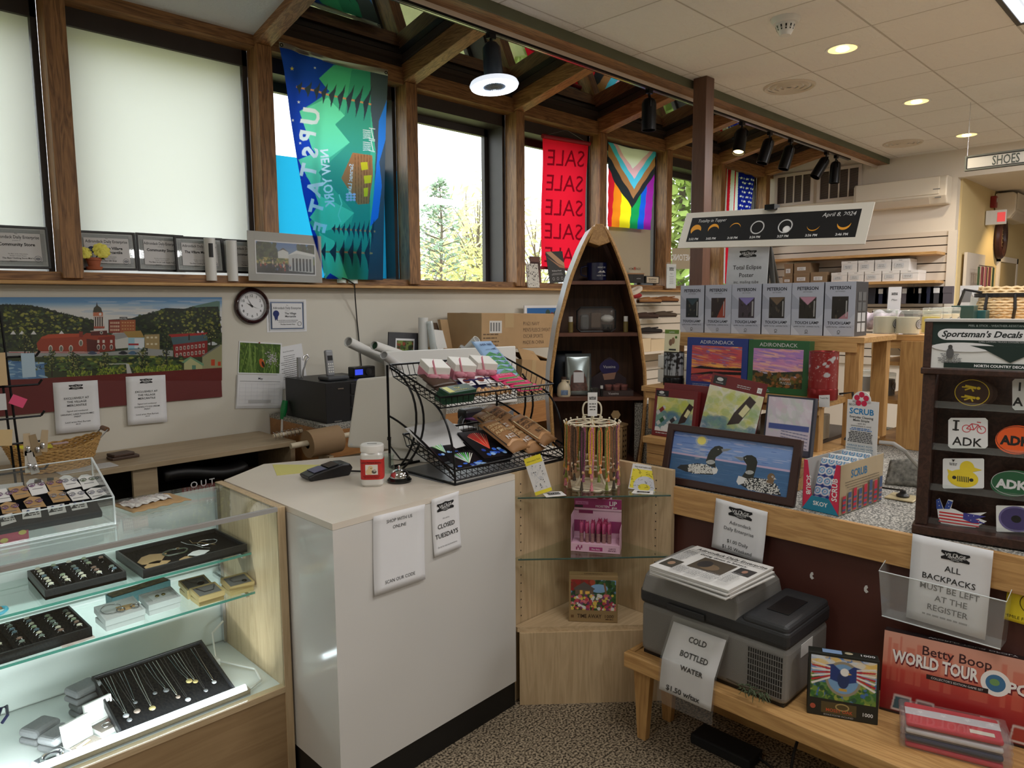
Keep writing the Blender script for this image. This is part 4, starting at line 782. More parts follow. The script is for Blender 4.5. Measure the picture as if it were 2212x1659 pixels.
R.poly([(300,602),(900,592),(1180,602),(1230,640),(1250,690),(900,700),(300,680)],S(62,84,44));R.dabs(300,300,1240,600,700,DG+YG+[S(90,120,60)],4,9,2.6);R.poly([(-190,620),(300,640),(310,760),(-190,765)],S(84,124,166));R.dabs(60,-190,300,630,750,[S(110,150,186),S(60,100,150),S(150,180,200)],3,8,5);R.poly([(860,650),(880,650),(900,715),(866,718)],S(186,186,180));R.line([(740,652),(868,650)],6,S(176,180,172))
for x,y0,y1,wd in((220,480,690,75),(355,560,690,56),(500,570,700,76),(715,575,690,50),(975,540,690,66),(1135,420,680,56),(1290,420,440,60),(1440,390,480,50),(170,440,560,50)):
 R.line([(x,y0+30),(x,y1+50)],9,S(40,32,26))
 for _ in range(int(130*wd/60)):t=random.random();R.ell(x+random.gauss(0,wd*.42*(.45+.55*t)),y0+(y1-y0)*t,RU(3,7),RU(3,6),RC(DG+[S(110,112,60),S(140,140,84)]),.95)
for x,y in((535,730),(740,710),(1000,700),(1150,690)):R.dabs(120,x-80,x+90,y-30,y+20,[S(110,130,40),S(146,160,60),S(84,104,40)],4,9,.6,.95)
R.poly([(-190,770),(-190,766),(230,752),(900,714),(1515,676),(1515,770)],S(104,38,36))
g_=pxmap(MURM,0,580,.3164);R.put('picture',GLOSS,r,g_)
T(r,'long village panorama picture with a maroon lower border, on the wall','picture')
def tape_sign(bl,br,tl,Y,lines,lab,name='paper_sign',logo=True,lw=.32,cat='sign',ly=.84):
 M,w,h=frY(bl,br,tl,Y);r=MB().grid(lambda u,v:(u*w,v*h,.004*(1-v)**3),6,8).build(name,PAPER,M=M,sm=1,solid=.0006);a=Art()
 if logo:vlogo(a,w/2,h*ly,w*lw)
 for t,y,s_,bb in lines:a.text(t,w/2,h*y,h*s_,S(50),b=bb,maxw=w*.88)
 a.build('lettering',INK,r,z0=.0012,fn=lambda x,y,z:(x,y,z+.004*max(0,1-y/h)**3));T(r,lab,cat);return r
ex=lambda l1:[('EXCLUSIVELY AT',.655,.058,.5),('THE VILLAGE',.585,.058,.5),('MERCANTILE',.515,.058,.5),('Signed and numbered',.41,.042,0),(l1,.345,.044,.3),('PRINT',.295,.044,.3),('Local artist Matt Burnett',.19,.044,0),('$85.00',.15,.03,0)]
tape_sign((121,938),(217,928),(113,827),YW-.014,ex('SARANAC LAKE PANORAMIC'),'white paper sign about the panoramic print, left one taped below the mural')
tape_sign((276,919),(361,911),(270,814),YW-.014,ex("DONNELLY'S ICE CREAM"),'white paper sign about the ice cream print, right one taped below the mural')
# clock
c=oY(543,661,YW);r=E('wall_clock',M=mk(c,Vector((1,0,0)),UP,Vector((0,-1,0))));R0=.117
MB().lathe([(R0*.76,.008),(R0*.78,.022),(R0*.86,.03),(R0*.95,.024),(R0,.01),(R0*.98,0),(1e-4,0)],44).build('rim',mat('dark_cherry_rim',S(52,26,32),.15,coat=.8),r,sm=1)
MB().lathe([(1e-4,.007),(R0*.77,.008)],40).build('face',PAPER,r);MB().lathe([(R0*.72,.0085),(R0*.755,.014),(R0*.78,.02)],40).build('inner_ring',mat('silver_ring',S(180),.25,.9),r,sm=1)
a=Art()
for k in range(1,13):an=PI/2-k*PI/6;a.text(str(k),cos(an)*R0*.55,sin(an)*R0*.55-R0*.06,R0*.2,S(30))
a.ring(0,0,R0*.7,R0*.012,S(90));a.build('numerals',INK,r,z0=.0085)
a=Art();hd=lambda an,l,wd:a.poly([(-sin(an)*wd-cos(an)*l*.15,cos(an)*wd-sin(an)*l*.15),(sin(an)*wd-cos(an)*l*.15,-cos(an)*wd-sin(an)*l*.15),(cos(an)*l,sin(an)*l)],S(20))
hd(rad_(150),R0*.38,R0*.035);hd(rad_(120),R0*.55,R0*.025);hd(rad_(-22),R0*.55,R0*.01);a.ell(0,0,R0*.05,R0*.05,S(20));a.build('hand',INK,r,z0=.0105);T(r,'round wall clock with dark cherry rim under the ledge','clock')
# unframed certificate
M,w,h=frY((577,718),(663,716),(578,646),YW-.002);r=sheet('award_certificate',M,w,h);a=Art();a.rect(w*.06,h*.05,w*.88,h*.9,S(112,128,158))
for k in range(34):u=w*(.07+.86*k/33);a.ell(u,h*.07,.004,.004,S(214));a.ell(u,h*.93,.004,.004,S(214))
for k in range(26):u=h*(.07+.86*k/25);a.ell(w*.07,u,.004,.004,S(214));a.ell(w*.93,u,.004,.004,S(214))
a.rect(w*.12,h*.12,w*.76,h*.76,S(226,226,228)).text('The',w/2,h*.8,h*.045,S(40)).text('Adirondack Daily Enterprise',w/2,h*.7,h*.1,S(40),b=1,maxw=w*.7).text('presents to',w/2,h*.64,h*.03,S(60)).text('The Village',w*.58,h*.54,h*.085,S(24),b=2).text('Mercantile',w*.58,h*.45,h*.085,S(24),b=2).bars(w/2,h*.35,w*.55,2,h*.05,h*.015,S(90)).text('The Best Souvenir Shop',w/2,h*.22,h*.05,S(30),b=1)
a.ell(w*.22,h*.56,h*.1,h*.1,S(34,48,110)).poly([(w*.17,h*.5),(w*.2,h*.34),(w*.22,h*.4),(w*.245,h*.34),(w*.27,h*.5)],S(34,48,110)).ring(w*.8,h*.25,h*.07,h*.012,S(120));a.build('certificate_print',INK,r);T(r,'unframed award certificate with blue border beside the clock','certificate')
# calendar
M,w,h=frY((509,879),(606,878),(505,736),YW-.004);r=E('wall_calendar',M=M);hm=h*.505
b=MB().box(.004,w-.012,hm,h,-.003,0);b.build('picture_page',PAPER,r);b=MB()
for k in range(5):b.box(-.002+k*.001,w+.001*k,.004*k-.01,hm-.004,.001+k*.002,.0022+k*.002)
b.build('month_page',PAPER,r)
a=Ras(w-.03,h-hm-.016,480,S(70,96,40));aw,ah=w-.03,h-hm-.016;a.dabs(260,0,aw,0,ah,[S(60,90,36),S(96,130,50),S(126,150,70),S(50,76,30)],.004,.012,.35,.8,rot=.3)
for k in range(24):x=RU(0,aw);a.line([(x,0),(x+RU(-.03,.05),ah*RU(.6,1.1))],.004,RC([S(130,160,80),S(150,180,96),S(90,120,50)]),.7)
for _ in range(90):a.ell(aw*.78+random.gauss(0,.018),ah*.5+random.gauss(0,.022),.003,.003,RC([S(214,206,216),S(190,180,196),S(170,160,160)]))
a.ell(aw*.55,ah*.34,.016,.03,S(196,92,40),rot=.4);a.ell(aw*.58,ah*.3,.008,.02,S(50,30,22),rot=.4);a.build('photo',GLOSS,r,ox=.01,oy=hm+.008)
a=Art();a.text('May',w*.5,hm*.84,hm*.09,S(40,44,70),b=1);a.line([(w*.05,hm*.78),(w*.95,hm*.78)],.003,S(150))
for i in range(6):a.line([(w*.05,hm*(.1+.12*i)),(w*.95,hm*(.1+.12*i))],.0007,S(190,190,200))
for i in range(8):a.line([(w*(.05+.9*i/7),hm*.1),(w*(.05+.9*i/7),hm*.72)],.0007,S(190,190,200))
a.rect(w*.25,hm*.12,w*.5,hm*.09,S(196));a.build('lettering',INK,r,z0=.011);MB().ball((w*.45,h-.004,.003),.005).build('push_pin',mat('red_pin',S(150,30,34),.4),r);T(r,'wall calendar open at May with a butterfly photo','calendar')
M,w,h=frY((604,843),(665,829),(596,752),YW-.002);r=sheet('notice_sheet',M,w,h);a=Art();a.text('Store Procedures',w/2,h*.86,h*.04,S(80)).bars(w/2,h*.76,w*.7,15,h*.048,h*.012,S(110),jit=.5);a.build('lettering',INK,r);T(r,'white typed notice sheet right of the calendar','notice')
# cable down the wall
Yc=YW-.01;pts=[oY(*q,Yc)for q in((716,588),(735,594),(752,604))];pts=[oY(700,598,4.40),oY(722,597,4.36),oY(748,603,4.33),oY(766,614,4.325),oY(767,640,4.36),oY(771,690,Yc),oY(776,740,Yc),oY(783,815,Yc),oY(786,860,Yc)]
o=MB().tube(pts,.0045,6).build('power_cable',BLACKP,sm=1);T(o,'black cable hanging down the wall from the ledge','cable')
# ================================================================ left: glass display case, its contents, the low cabinet
r=E('display_case',(0,2.48,0));d=lambda y:y-2.48;X0,X1=-1.2,1.085
MB().box(X1,X1+.028,d(2.228),d(2.74),0,.974).build('side_panel',MAPLE,r,bevel=.0015)
MB().box(X0,X1,d(2.232),d(2.25),0,.325).build('front_panel',wood('tan_laminate',S(150,122,88),S(164,136,100),0,.8,.4),r);MB().box(X0,X1,d(2.228),d(2.26),.318,.338).build('front_rail',MAPLEX,r)
MB().box(X0,X1,d(2.26),d(2.73),.315,.335).build('deck',mat('white_deck',S(226,230,228),.4),r)
b=MB().box(X0,X1,d(2.735),d(2.745),.0,.955)
for k in range(4):b.box(X0,X1,d(2.727),d(2.735),.335+k*.155+.006,.335+(k+1)*.155-.002)
b.build('back_panel',mat('white_slat_panel',S(226,232,228),.35),r)
MB().box(X0,X1,d(2.232),d(2.74),.965,.972).build('top_glass',GLASS,r);MB().box(X0,X1,d(2.232),d(2.236),.34,.963).build('front_glass',GLASS,r)
MB().box(X0,X1,d(2.226),d(2.24),.961,.975).build('edge_trim',mat('edge_trim_silver',S(176,174,172),.35,.3),r)
for z,y0 in((.634,2.405),(.775,2.42)):
 g=MB().box(X0,X1-.012,d(y0),d(2.715),z-.008,z).build('glass_shelf',GLASS,r);MB().box(X0,X1-.012,d(y0)-.0015,d(y0),z-.008,z).build('green_edge',GLEDGE,g)
 for x in(X1-.03,.28):MB().box(x-.006,x+.006,d(y0+.02),d(2.72),z-.022,z-.0085).build('bracket',STEEL,g)
b=MB().box(X1-.012,X1-.001,d(2.70),d(2.722),.34,.955);b.build('shelf_standard',STEEL,r)
T(r,'lit glass jewellery display case with maple end panel','display case')
r=E('led_light_bar',(.68,2.285,.335));MB().box(-.62,.30,-.016,.016,0,.022).build('housing',STEEL,r);MB().lathe([(.014,0),(.014,.9)],12,M=MT((-.61,-.001,.022))@MR(PI/2,4,'Y')).build('tube',mat('led_tube_glow',(1,1,1),.4,emit=S(238,246,255),es=9),r,sm=1)
MB().tube([(.30,0,.01),(.36,.03,.012),(.38,.12,.012),(.30,.27,.02),(.33,.37,.08),(.385,.40,.1)],.004).build('cable',WHITEP,r);MB().box(.27,.31,.25,.29,.005,.03).build('plug',WHITEP,r,bevel=.004);T(r,'glowing white light bar along the front of the display case floor','light')
area('case_led_light',(.52,2.30,.375),.9,.03,3.6,(.93,.98,1),rot=(PI-.95,0,0));area('case_top_light',(.1,2.30,.945),1.7,.03,2.6,(.93,.98,1),rot=(.55,0,0))
def tray(M2,w,dp,h,lab,slots=0,cat='tray',m=None):
 r=E('jewellery_tray',M=M2);m=m or mat('black_tray',S(24,24,27),.4)
 MB().box(0,w,0,dp,0,h*.35).ringpr([(0,0),(w,0),(w,dp),(0,dp)],[(.007,.007),(w-.007,.007),(w-.007,dp-.007),(.007,dp-.007)],0,h).build('tray_box',m,r,bevel=.001)
 VV=mat('black_velvet',S(12,12,14),.95,spec=.1);b=MB().box(.007,w-.007,.007,dp-.007,h*.35,h*.55)
 for k in range(slots):x=.012+(w-.03)*k/slots;b.box(x,x+(w-.03)/slots*.72,.01,dp-.01,h*.55,h*.8)
 b.build('velvet_pad',VV,r);T(r,lab,cat);return r
def rotM(p,a,tilt=0):return MT(p)@MR(a,4,'Z')@MR(tilt,4,'X')
M1=rotM((.45,2.455,.7755),.0);tray(M1,.225,.235,.03,'black ring tray with few rings, on the upper glass shelf',5)
M2=rotM((.26,2.415,.6345),.03);tray(M2,.30,.235,.032,'full black ring tray on the lower glass shelf, cut off at left',6)
M3=rotM((.715,2.425,.7755),.02);tray(M3,.35,.265,.03,'large black tray of bracelets and cards on the upper glass shelf')
M4=rotM((.585,2.305,.3355),.02,.30);tray(M4,.36,.28,.026,'tilted black tray of pendant necklaces on the case floor')
SV=mat('silver',S(200,200,204),.2,1);b0=[]
for c in(S(150,160,130),S(110,120,110),S(190,184,160),S(130,104,90),S(90,110,120),S(206,200,180)):
 nm='stone_%d'%len(b0);b0.append(MB().tube([(.009*cos(a),0,.008+.009*sin(a))for a in np.linspace(0,6.28,11)[:-1]],.0012,5,True).mi(1).ball((0,0,.019),.0075,8,5,.6,1.1,.8).build('stone_ring',[SV,mat(nm,c,.15,coat=.5)],sm=1))
used=set()
def rings(Mt,w,dp,h,cols,rows,prob,lab,grp):
 for i in range(cols):
  for j in range(rows):
   if random.random()>prob:continue
   k=random.randrange(6);M_=Mt@MT((.022+(w-.05)*i/max(1,cols-1),.022+(dp-.06)*j/max(1,rows-1),h*.72))@MR(RU(-.3,.3),4,'Z')
   if k in used:o=b0[k].copy();COL.objects.link(o)
   else:o=b0[k];used.add(k)
   o.matrix_world=M_;T(o,lab,'ring',grp)
rings(M1,.225,.235,.03,5,7,.8,'small stone ring in the ring tray on the upper glass shelf','rings in the upper tray');rings(M2,.30,.235,.032,6,7,.85,'small stone ring in the ring tray on the lower glass shelf','rings in the lower tray')
for k in range(6):
 if k not in used:bpy.data.objects.remove(b0[k])
KR=mat('kraft_card',S(176,142,98),.7);WC=mat('white_card',S(228,226,224),.6)
def inT(Mt,x,y,z=.0175):return Mt@MT((x,y,z))
def chain(name,Mt,pts,m,lab,cat,pend=None,rr=.0011,grp=None):
 r=E(name,M=Mt);MB().tube([(x,y,z)for x,y,z in pts],rr,5).build('chain',m,r)
 if pend:x,y,rd,c=pend;MB().ball((x,y,.003),rd,10,6,.35).build('pendant',mat('pendant_%d'%int(sum(c)*999),c,.25,.7),r,sm=1)
 T(r,lab,cat,grp);return r
 # bracelets and cards in the big upper tray
for x,y,s_,m,lab in((.06,.05,.04,KR,'kraft earring card in the near left corner of the bracelet tray'),(.07,.12,.05,KR,'kraft card in the far left of the bracelet tray'),(.20,.06,.035,WC,'white paper card lying in the bracelet tray'),(.155,.035,.028,KR,'small kraft tag at the front of the bracelet tray')):
 o=MB().prism([(-s_,-s_*.7),(s_,-s_*.7),(s_,s_*.4),(s_*.5,s_*.8),(-s_*.5,s_*.8),(-s_,s_*.4)],0,.0015).build('jewellery_card',m,M=inT(M3,x,y)@MR(s_*20,4,'Z'));T(o,lab,'card')
def loop(cx,cy,rx,ry,n=28,z=.003):return[(cx+rx*cos(6.283*k/n),cy+ry*sin(6.283*k/n),z+.001*sin(k))for k in range(n+1)]
chain('bangle',inT(M3,.27,.15),loop(0,0,.034,.03),SV,'silver bangle in the right part of the bracelet tray','bracelet',None,.0016);chain('bracelet',inT(M3,.15,.13),loop(0,0,.04,.03),mat('dark_beads',S(60,70,50),.3),'dark beaded bracelet in the middle of the tray','bracelet',(0.02,.03,.008,S(150,120,80)),.003)
chain('bracelet',inT(M3,.205,.15),[(0,.07,.003),(.005,.03,.003),(.02,0,.003),(.03,-.05,.003),(.045,-.075,.003)],SV,'silver chain lying across the bracelet tray','bracelet',None,.002);chain('necklace',inT(M3,.235,.16),[(0,.06,.003),(-.005,.02,.003),(.02,0,.003),(.03,-.03,.003),(.045,-.055,.003)],mat('gold_chain',S(180,150,96),.3,.8),'fine gold chain in the bracelet tray','necklace')
chain('bracelet',rotM((.32,2.46,.776),0),loop(0,0,.035,.03),mat('turquoise_beads',S(60,150,170),.3),'turquoise bead bracelet on the upper shelf at the left edge','bracelet',(.02,.02,.012,S(170,130,90)),.005)
# pendants on the tilted tray
xs=[.025,.045,.065,.085,.12,.14,.165,.19,.215,.24,.262,.285,.32]
for i,x in enumerate(xs):
 L_=RU(.12,.2);sw=RU(-.01,.012);col=[SV,mat('dark_cord',S(30,28,28),.6),mat('bright_chain',S(210,206,200),.25,.9)][(i*2)%3];y1=.245-L_
 chain('necklace',inT(M4,x,0,.0155),[(-.006,.262,.002),(-.004+sw*.4,.18,.002),(sw,y1+.008,.003),(sw+.002,y1,.003),(sw+.004,y1+.01,.003),(.004+sw*.4,.18,.002),(.006,.262,.002)],col,'pendant necklace on the tilted tray, %s'%('first','second','third','fourth','fifth','sixth','seventh','eighth','ninth','tenth','eleventh','twelfth','last')[i]+' from its left end','necklace',(sw+.002,y1-.008,RU(.006,.011),RC([S(206,186,130),S(190,190,196),S(170,150,140),S(120,120,124)])),.0011,'pendant necklaces on the tilted tray')
 # jewellery gift boxes on the lower shelf
GB1,GB2,TEAL=mat('kraft_gold_box',S(196,170,116),.5),mat('silver_box',S(186,186,184),.45),mat('teal_box',S(60,104,108),.5);PADG=mat('grey_pad',S(112,110,106),.9)
def gbox(x,y,a,w,dp,h,m,pad,lab,tilt=0,item=None,z=.6345):
 r=E('jewellery_box',M=rotM((x,y,z),a));MB().box(0,w,0,dp,0,h*.45).build('tray',m,r,bevel=.001);Q=MT((0,0,h*.47))@MR(tilt,4,'X')
 MB().ringpr([(-.002,-.002),(w+.002,-.002),(w+.002,dp+.002),(-.002,dp+.002)],[(.004,.004),(w-.004,.004),(w-.004,dp-.004),(.004,dp-.004)],0,h*.5).build('rim',m,r,M=Q);MB().box(.003,w-.003,.003,dp-.003,0,h*.42).build('pad',pad,r,M=Q);T(r,lab,'jewellery box','gift boxes of jewellery on the lower shelf')
 return rotM((x,y,z),a)@Q@MT((0,0,h*.43))
CD=mat('dark_cord',S(30,28,28),.6)
q=gbox(.875,2.50,-.03,.085,.085,.036,GB1,PADG,'kraft box with a dark cord, back one of the three at the shelf end',.12);chain('necklace',q,[(.02,.08,.002),(.03,.05,.002),(.05,.03,.002)],CD,'dark figure necklace in the back kraft box','necklace',(.055,.03,.014,S(30,30,30)))
q=gbox(.99,2.42,-.05,.085,.085,.036,GB1,PADG,'kraft box with a thin wire necklace, rightmost on the shelf',.1);chain('necklace',q,[(.05,.075,.002),(.02,.06,.002),(.025,.035,.002),(.055,.03,.002)],SV,'thin wire necklace in the rightmost kraft box','necklace',(.06,.025,.009,S(40,40,36)))
q=gbox(.88,2.41,.0,.085,.08,.036,GB1,PADG,'kraft box with a dark arc pendant, front left of the three',.1);chain('necklace',q,[(.015,.07,.002),(.03,.03,.002),(.06,.03,.002),(.075,.06,.002)],CD,'dark arc necklace in the front kraft box','necklace')
q=gbox(.60,2.43,.05,.115,.10,.04,GB2,mat('silver_pad',S(186,184,180),.6),'silver box with bicycle wheel jewellery on a kraft card',.15);o=MB().prism([(.05,.03),(.1,.03),(.1,.06),(.05,.065)],0,.001).build('jewellery_card',KR,M=q);T(o,'kraft card shaped for a bicycle in the larger silver box','card')
for cx in(.055,.098):chain('wheel_earring',q@MT((0,0,.0012)),loop(cx,.035,.012,.012),SV,'wheel shaped earring in the silver box, %s of the pair'%('left' if cx<.07 else 'right'),'earring',None,.0018)
chain('necklace',q,loop(.035,.06,.03,.03),SV,'fine silver chain looped in the larger silver box','necklace')
q=gbox(.735,2.455,.03,.10,.085,.04,GB2,mat('silver_pad',S(186,184,180),.6),'silver box with two stud earrings',.13);o=MB().box(.02,.085,.02,.065,0,.001).build('jewellery_card',mat('pale_insert',S(206,204,200),.6),M=q);T(o,'pale earring card in the smaller silver box','card')
for cx in(.042,.062):o=MB().ball((cx,.045,.003),.007,10,6,.5).build('stud_earring',mat('antique_gold',S(120,104,60),.4,.7),M=q,sm=1);T(o,'round stud earring in the silver box, %s of the pair'%('left' if cx<.05 else 'right'),'earring')
r=E('jewellery_box',M=rotM((.665,2.60,.6345),.13));MB().box(0,.2,0,.05,0,.04).build('tray',TEAL,r,bevel=.001);MB().box(.005,.195,.005,.045,.04,.043).build('lining',mat('patterned_lining',S(130,110,76),.7,var=.5,scale=60),r);T(r,'long narrow teal box at the back of the lower shelf','jewellery box')
o=MB().box(0,.09,0,.05,0,.0015).build('price_card',mat('pink_print_card',S(206,186,176),.6,var=.25,scale=40),M=rotM((.475,2.403,.6345),.1));T(o,'small printed card at the edge of the lower glass shelf','card')
# velvet cases on the floor of the case
VG=mat('grey_velvet',S(128,128,130),.9,spec=.2)
def vcase(x,y,a,lab,z=.3355,n=0):r=E('velvet_box',M=rotM((x,y,z),a));MB().box(0,.09,0,.075,0,.02).build('base',VG,r,bevel=.009,seg=3);MB().box(0,.09,0,.075,.021,.048).build('lid',VG,r,bevel=.013,seg=3);T(r,lab,'velvet box','closed grey velvet boxes on the case floor')
vcase(.525,2.50,.25,'closed grey velvet box, lower of the stack of two');vcase(.52,2.505,.3,'closed grey velvet box, top of the stack of two',.3845);vcase(.395,2.44,.5,'closed grey velvet box behind the other on the left');vcase(.425,2.355,.5,'closed grey velvet box beside the open tie clip case')
def ocase(x,y,a,lab,tie):
 Mq=rotM((x,y,.3355),a);r=E('open_case',M=Mq);MB().box(0,.085,0,.07,0,.016).build('base',WHITEP,r,bevel=.005,seg=3);MB().box(.006,.079,.006,.064,.0155,.0175).build('lining',mat('case_grey_lining',S(124,114,106),.9),r)
 Q=MT((0,.072,.014))@MR(.2,4,'X').inverted();b=MB().ringpr([(0,0),(.085,0),(.085,.07),(0,.07)],[(.006,.006),(.079,.006),(.079,.064),(.006,.064)],-.012,0,Q@MR(PI/2,4,'X'));b.box(.003,.082,.006,.009,.003,.067,Q);b.build('lid',WHITEP,r,bevel=.002);T(r,lab,'jewellery case','open white cases on the case floor')
 if tie:o=MB().box(.02,.065,.03,.042,.0178,.021).build('tie_clip',mat('bright_clip',S(206,190,160),.2,.9),M=Mq@MR(.2,4,'Z'));T(o,'shiny tie clip in the open white case','tie clip')
 else:
  r=E('key_ring',M=Mq);MB().tube(loop(.035,.03,.013,.013,20,.02),.0014,5).build('ring',SV,r);MB().box(.048,.062,.034,.06,.0178,.021).build('fob',mat('striped_fob',S(140,110,104),.4,.5),r);T(r,'silver key ring with a fob in the open white case','key ring')
ocase(.475,2.275,.35,'open white case showing a tie clip',True);ocase(.545,2.35,.25,'open white case showing a key ring',False)
r=E('watch_case',M=rotM((.385,2.262,.3355),.35));MB().box(0,.09,0,.08,0,.022).build('base',GB2,r,bevel=.006,seg=3);MB().box(.008,.082,.008,.072,.0221,.024).build('window',mat('dark_window',S(60,62,66),.1),r);T(r,'silver watch case in the bottom left corner of the case','watch case')
r=E('wristwatch',M=rotM((.385,2.262,.3355),.35));MB().lathe([(.016,0),(.018,.004),(.012,.006),(1e-4,.006)],20,(.04,.04,.0242)).build('dial',SV,r,sm=1);MB().tube(loop(.04,.04,.027,.024,24,.029),.004,6).build('band',SV,r);T(r,'silver wristwatch in the corner watch case','watch')
o=MB().tube([oZ(-12,1570,.4),oZ(2,1530,.43),oZ(14,1525,.43),oZ(16,1545,.42),oZ(4,1562,.4)],.005,6).build('glasses_temple',mat('navy_plastic',S(24,28,60),.2),sm=1);T(o,'dark blue curved arm cut off by the left edge low in the case','glasses')
# clear acrylic lift-top case on the glass with earring cards
r=E('acrylic_case',(0,2.42,.9755));P=Matrix(((0,0,1,0),(1,0,0,0),(0,1,0,0),(0,0,0,1)));hf,hb,dp=.086,.178,.215
MB().prism([(0,0),(dp,0),(dp,hb),(0,hf)],.641,.646,P).build('side_wall',CLEAR,r);MB().box(-.6,.641,0,.004,0,hf).build('front_wall',CLEAR,r);MB().box(-.6,.641,dp-.004,dp,0,hb).build('back_wall',CLEAR,r)
EDG=mat('acrylic_edge',S(222,230,232),.08,coat=.6)
b=MB().cyl((-.6,0,hf),(.646,0,hf),.0022,n=6).cyl((-.6,0,.002),(.646,0,.002),.0022,n=6).cyl((-.6,dp,hb),(.646,dp,hb),.002,n=6).cyl((.644,0,hf),(.644,dp,hb),.0035,n=6).cyl((.644,0,0),(.644,0,hf),.0028,n=6).cyl((.644,dp,.09),(.644,dp,hb),.0022,n=6).cyl((.644,0,.002),(.644,dp,.002),.002,n=6);b.build('polished_edge',EDG,r)
T(r,'clear acrylic slope-front case of earrings on the display case','acrylic case')
Mt=MT((-.5,2.435,1.018))@MR(.36,4,'X');b=MB().box(0,1.115,0,.19,-.02,0);o=b.build('velvet_board',mat('black_velvet',S(12,12,14),.95),M=Mt,bevel=.003);T(o,'tilted black velvet board holding the earring cards','display board')
DOT=MB().box(-.5,.42,0,.1,0,.033);r=DOT.build('patterned_box',mat('magenta_card',S(150,44,68),.6));r.matrix_world=MT((0,2.44,.9765));a=Art()
for k in range(20):a.ell(-.45+k*.045,.010+.014*(k%2),.010,.007,S(170,160,74),14)
a.build('dots',INK,r,fn=lambda x,y,z:(x,-z,y));T(r,'magenta box with gold dots under the velvet board','box')
sc=.13563;nrm=Mt.to_3x3()@Vector((0,0,1));org=Mt.translation
cards=[([(-60,520),(100,560),(190,760),(0,790)],1,'white','at the left edge of the photo, back row'),([(130,560),(200,500),(370,510),(420,560),(500,680),(240,745)],0,'kraft','with wire hoops, leftmost full one of the back row'),([(415,480),(470,420),(570,400),(690,445),(775,625),(510,680)],1,'white','with pink flowers, third in the back row'),([(710,450),(790,395),(900,385),(975,420),(1030,580),(790,600)],0,'kraft','with a green stone, fourth in the back row'),([(940,400),(1020,350),(1110,355),(1190,400),(1300,525),(1045,580)],1,'white','with big clear hoops, fifth in the back row'),([(1240,400),(1290,350),(1390,335),(1490,370),(1580,500),(1330,580)],1,'white','with a purple bar, far right of the back row'),([(0,830),(100,775),(250,790),(350,950),(40,965)],0,'kraft','with gold hoops at the left of the front row'),([(370,770),(480,690),(640,700),(740,850),(430,870)],0,'kraft','with thin hooks in the middle of the front row'),([(750,625),(850,590),(1000,605),(1120,750),(850,790)],0,'kraft','with dark drops, under the green stone card'),([(1060,620),(1130,585),(1280,570),(1430,720),(1160,765)],1,'white','with a heart pendant in the front row'),([(1370,610),(1450,555),(1600,550),(1700,650),(1470,735)],1,'white','with a grey square stone, right end of the front row')]
for pts,wh,cn,lab in cards:
 P3=[Mt.inverted()@oP(x*sc,980+y*sc,org,nrm)for x,y in pts];cx=sum(p.x for p in P3)/len(P3);cy=sum(p.y for p in P3)/len(P3);r=MB().prism([(p.x,p.y)for p in P3],.001,.0022).build('earring_card',WC if wh else KR,M=Mt)
 c=RC([S(150,150,160),S(130,100,130),S(110,120,100),S(196,170,110)])
 for dx in(-.012,.014):b=MB().tube(loop(cx+dx,cy,.009,.008,14,.004),.0012,5).ball((cx+dx,cy-.006,.005),.005,8,5,.7);b.build('earring',mat('earring_%d'%int(sum(c)*999),c,.25,.3),r,sm=1)
 MB().box(cx-.014,cx+.014,cy-.024,cy-.021,.0022,.0025).build('print',mat('print_grey',S(110),.6),r);T(r,cn+' earring card '+lab,'earring card','earring cards on the velvet board')
for i,(pts,lab)in enumerate((([(345,890),(640,850),(660,1010),(360,1045)],'second from left'),([(745,840),(1020,790),(1060,930),(785,985)],'third from left'),([(1100,790),(1370,760),(1400,860),(1150,910)],'rightmost'),([(0,990),(190,940),(265,1080),(20,1155)],'leftmost'))):
 P3=[oP(x*sc,980+y*sc,Vector((0,2.432,1.0)),Vector((0,-1,0)))for x,y in pts];o3=P3[0];r=MB().prism([(p.x-o3.x,p.z-o3.z)for p in P3],0,.0012).build('stud_card',WC,M=mk(o3,Vector((1,0,0)),UP,Vector((0,-1,0))),bevel=.0005);cx=(P3[1].x-o3.x)*.5;cy=(P3[2].z-o3.z)*.5
 a=Art();a.bars(cx+.006,cy,.03,2,.006,.003,S(60)).poly([(cx-.02,cy-.006),(cx-.01,cy+.006),(cx-.004,cy-.006)],S(40));a.build('print',INK,r,z0=.0014)
 for dx in(-.008,.014):MB().ball((cx+dx,cy+.009,.003),.004,8,5).build('stud',mat('earring_blue',[S(80,96,130),S(60,60,66),S(190,140,90),S(80,100,140)][i],.3),r,sm=1)
 T(r,'white stud earring card on the front edge of the velvet board, '+lab,'earring card','stud cards along the board edge')
p=oZ(300,1092,.976);r=E('padded_envelope',M=rotM((.72,2.50,.976),.15));MB().grid(lambda u,v:(u*.2,v*.15,.004+.014*sin(PI*u)*sin(PI*v)+.002*sin(u*30)),16,10).build('envelope',KR,r,sm=1,solid=.003);MB().grid(lambda u,v:(.01+u*.14,.03+v*.11,.008+.015*sin(PI*(u*.7+.05))*sin(PI*(v*.73+.2))+.003*sin(u*30+v*9)),16,8).build('plastic_wrap',mat('shiny_wrap',S(206,200,196),.12,coat=.8),r,sm=1);T(r,'brown mailer in shiny plastic on the display case','parcel')
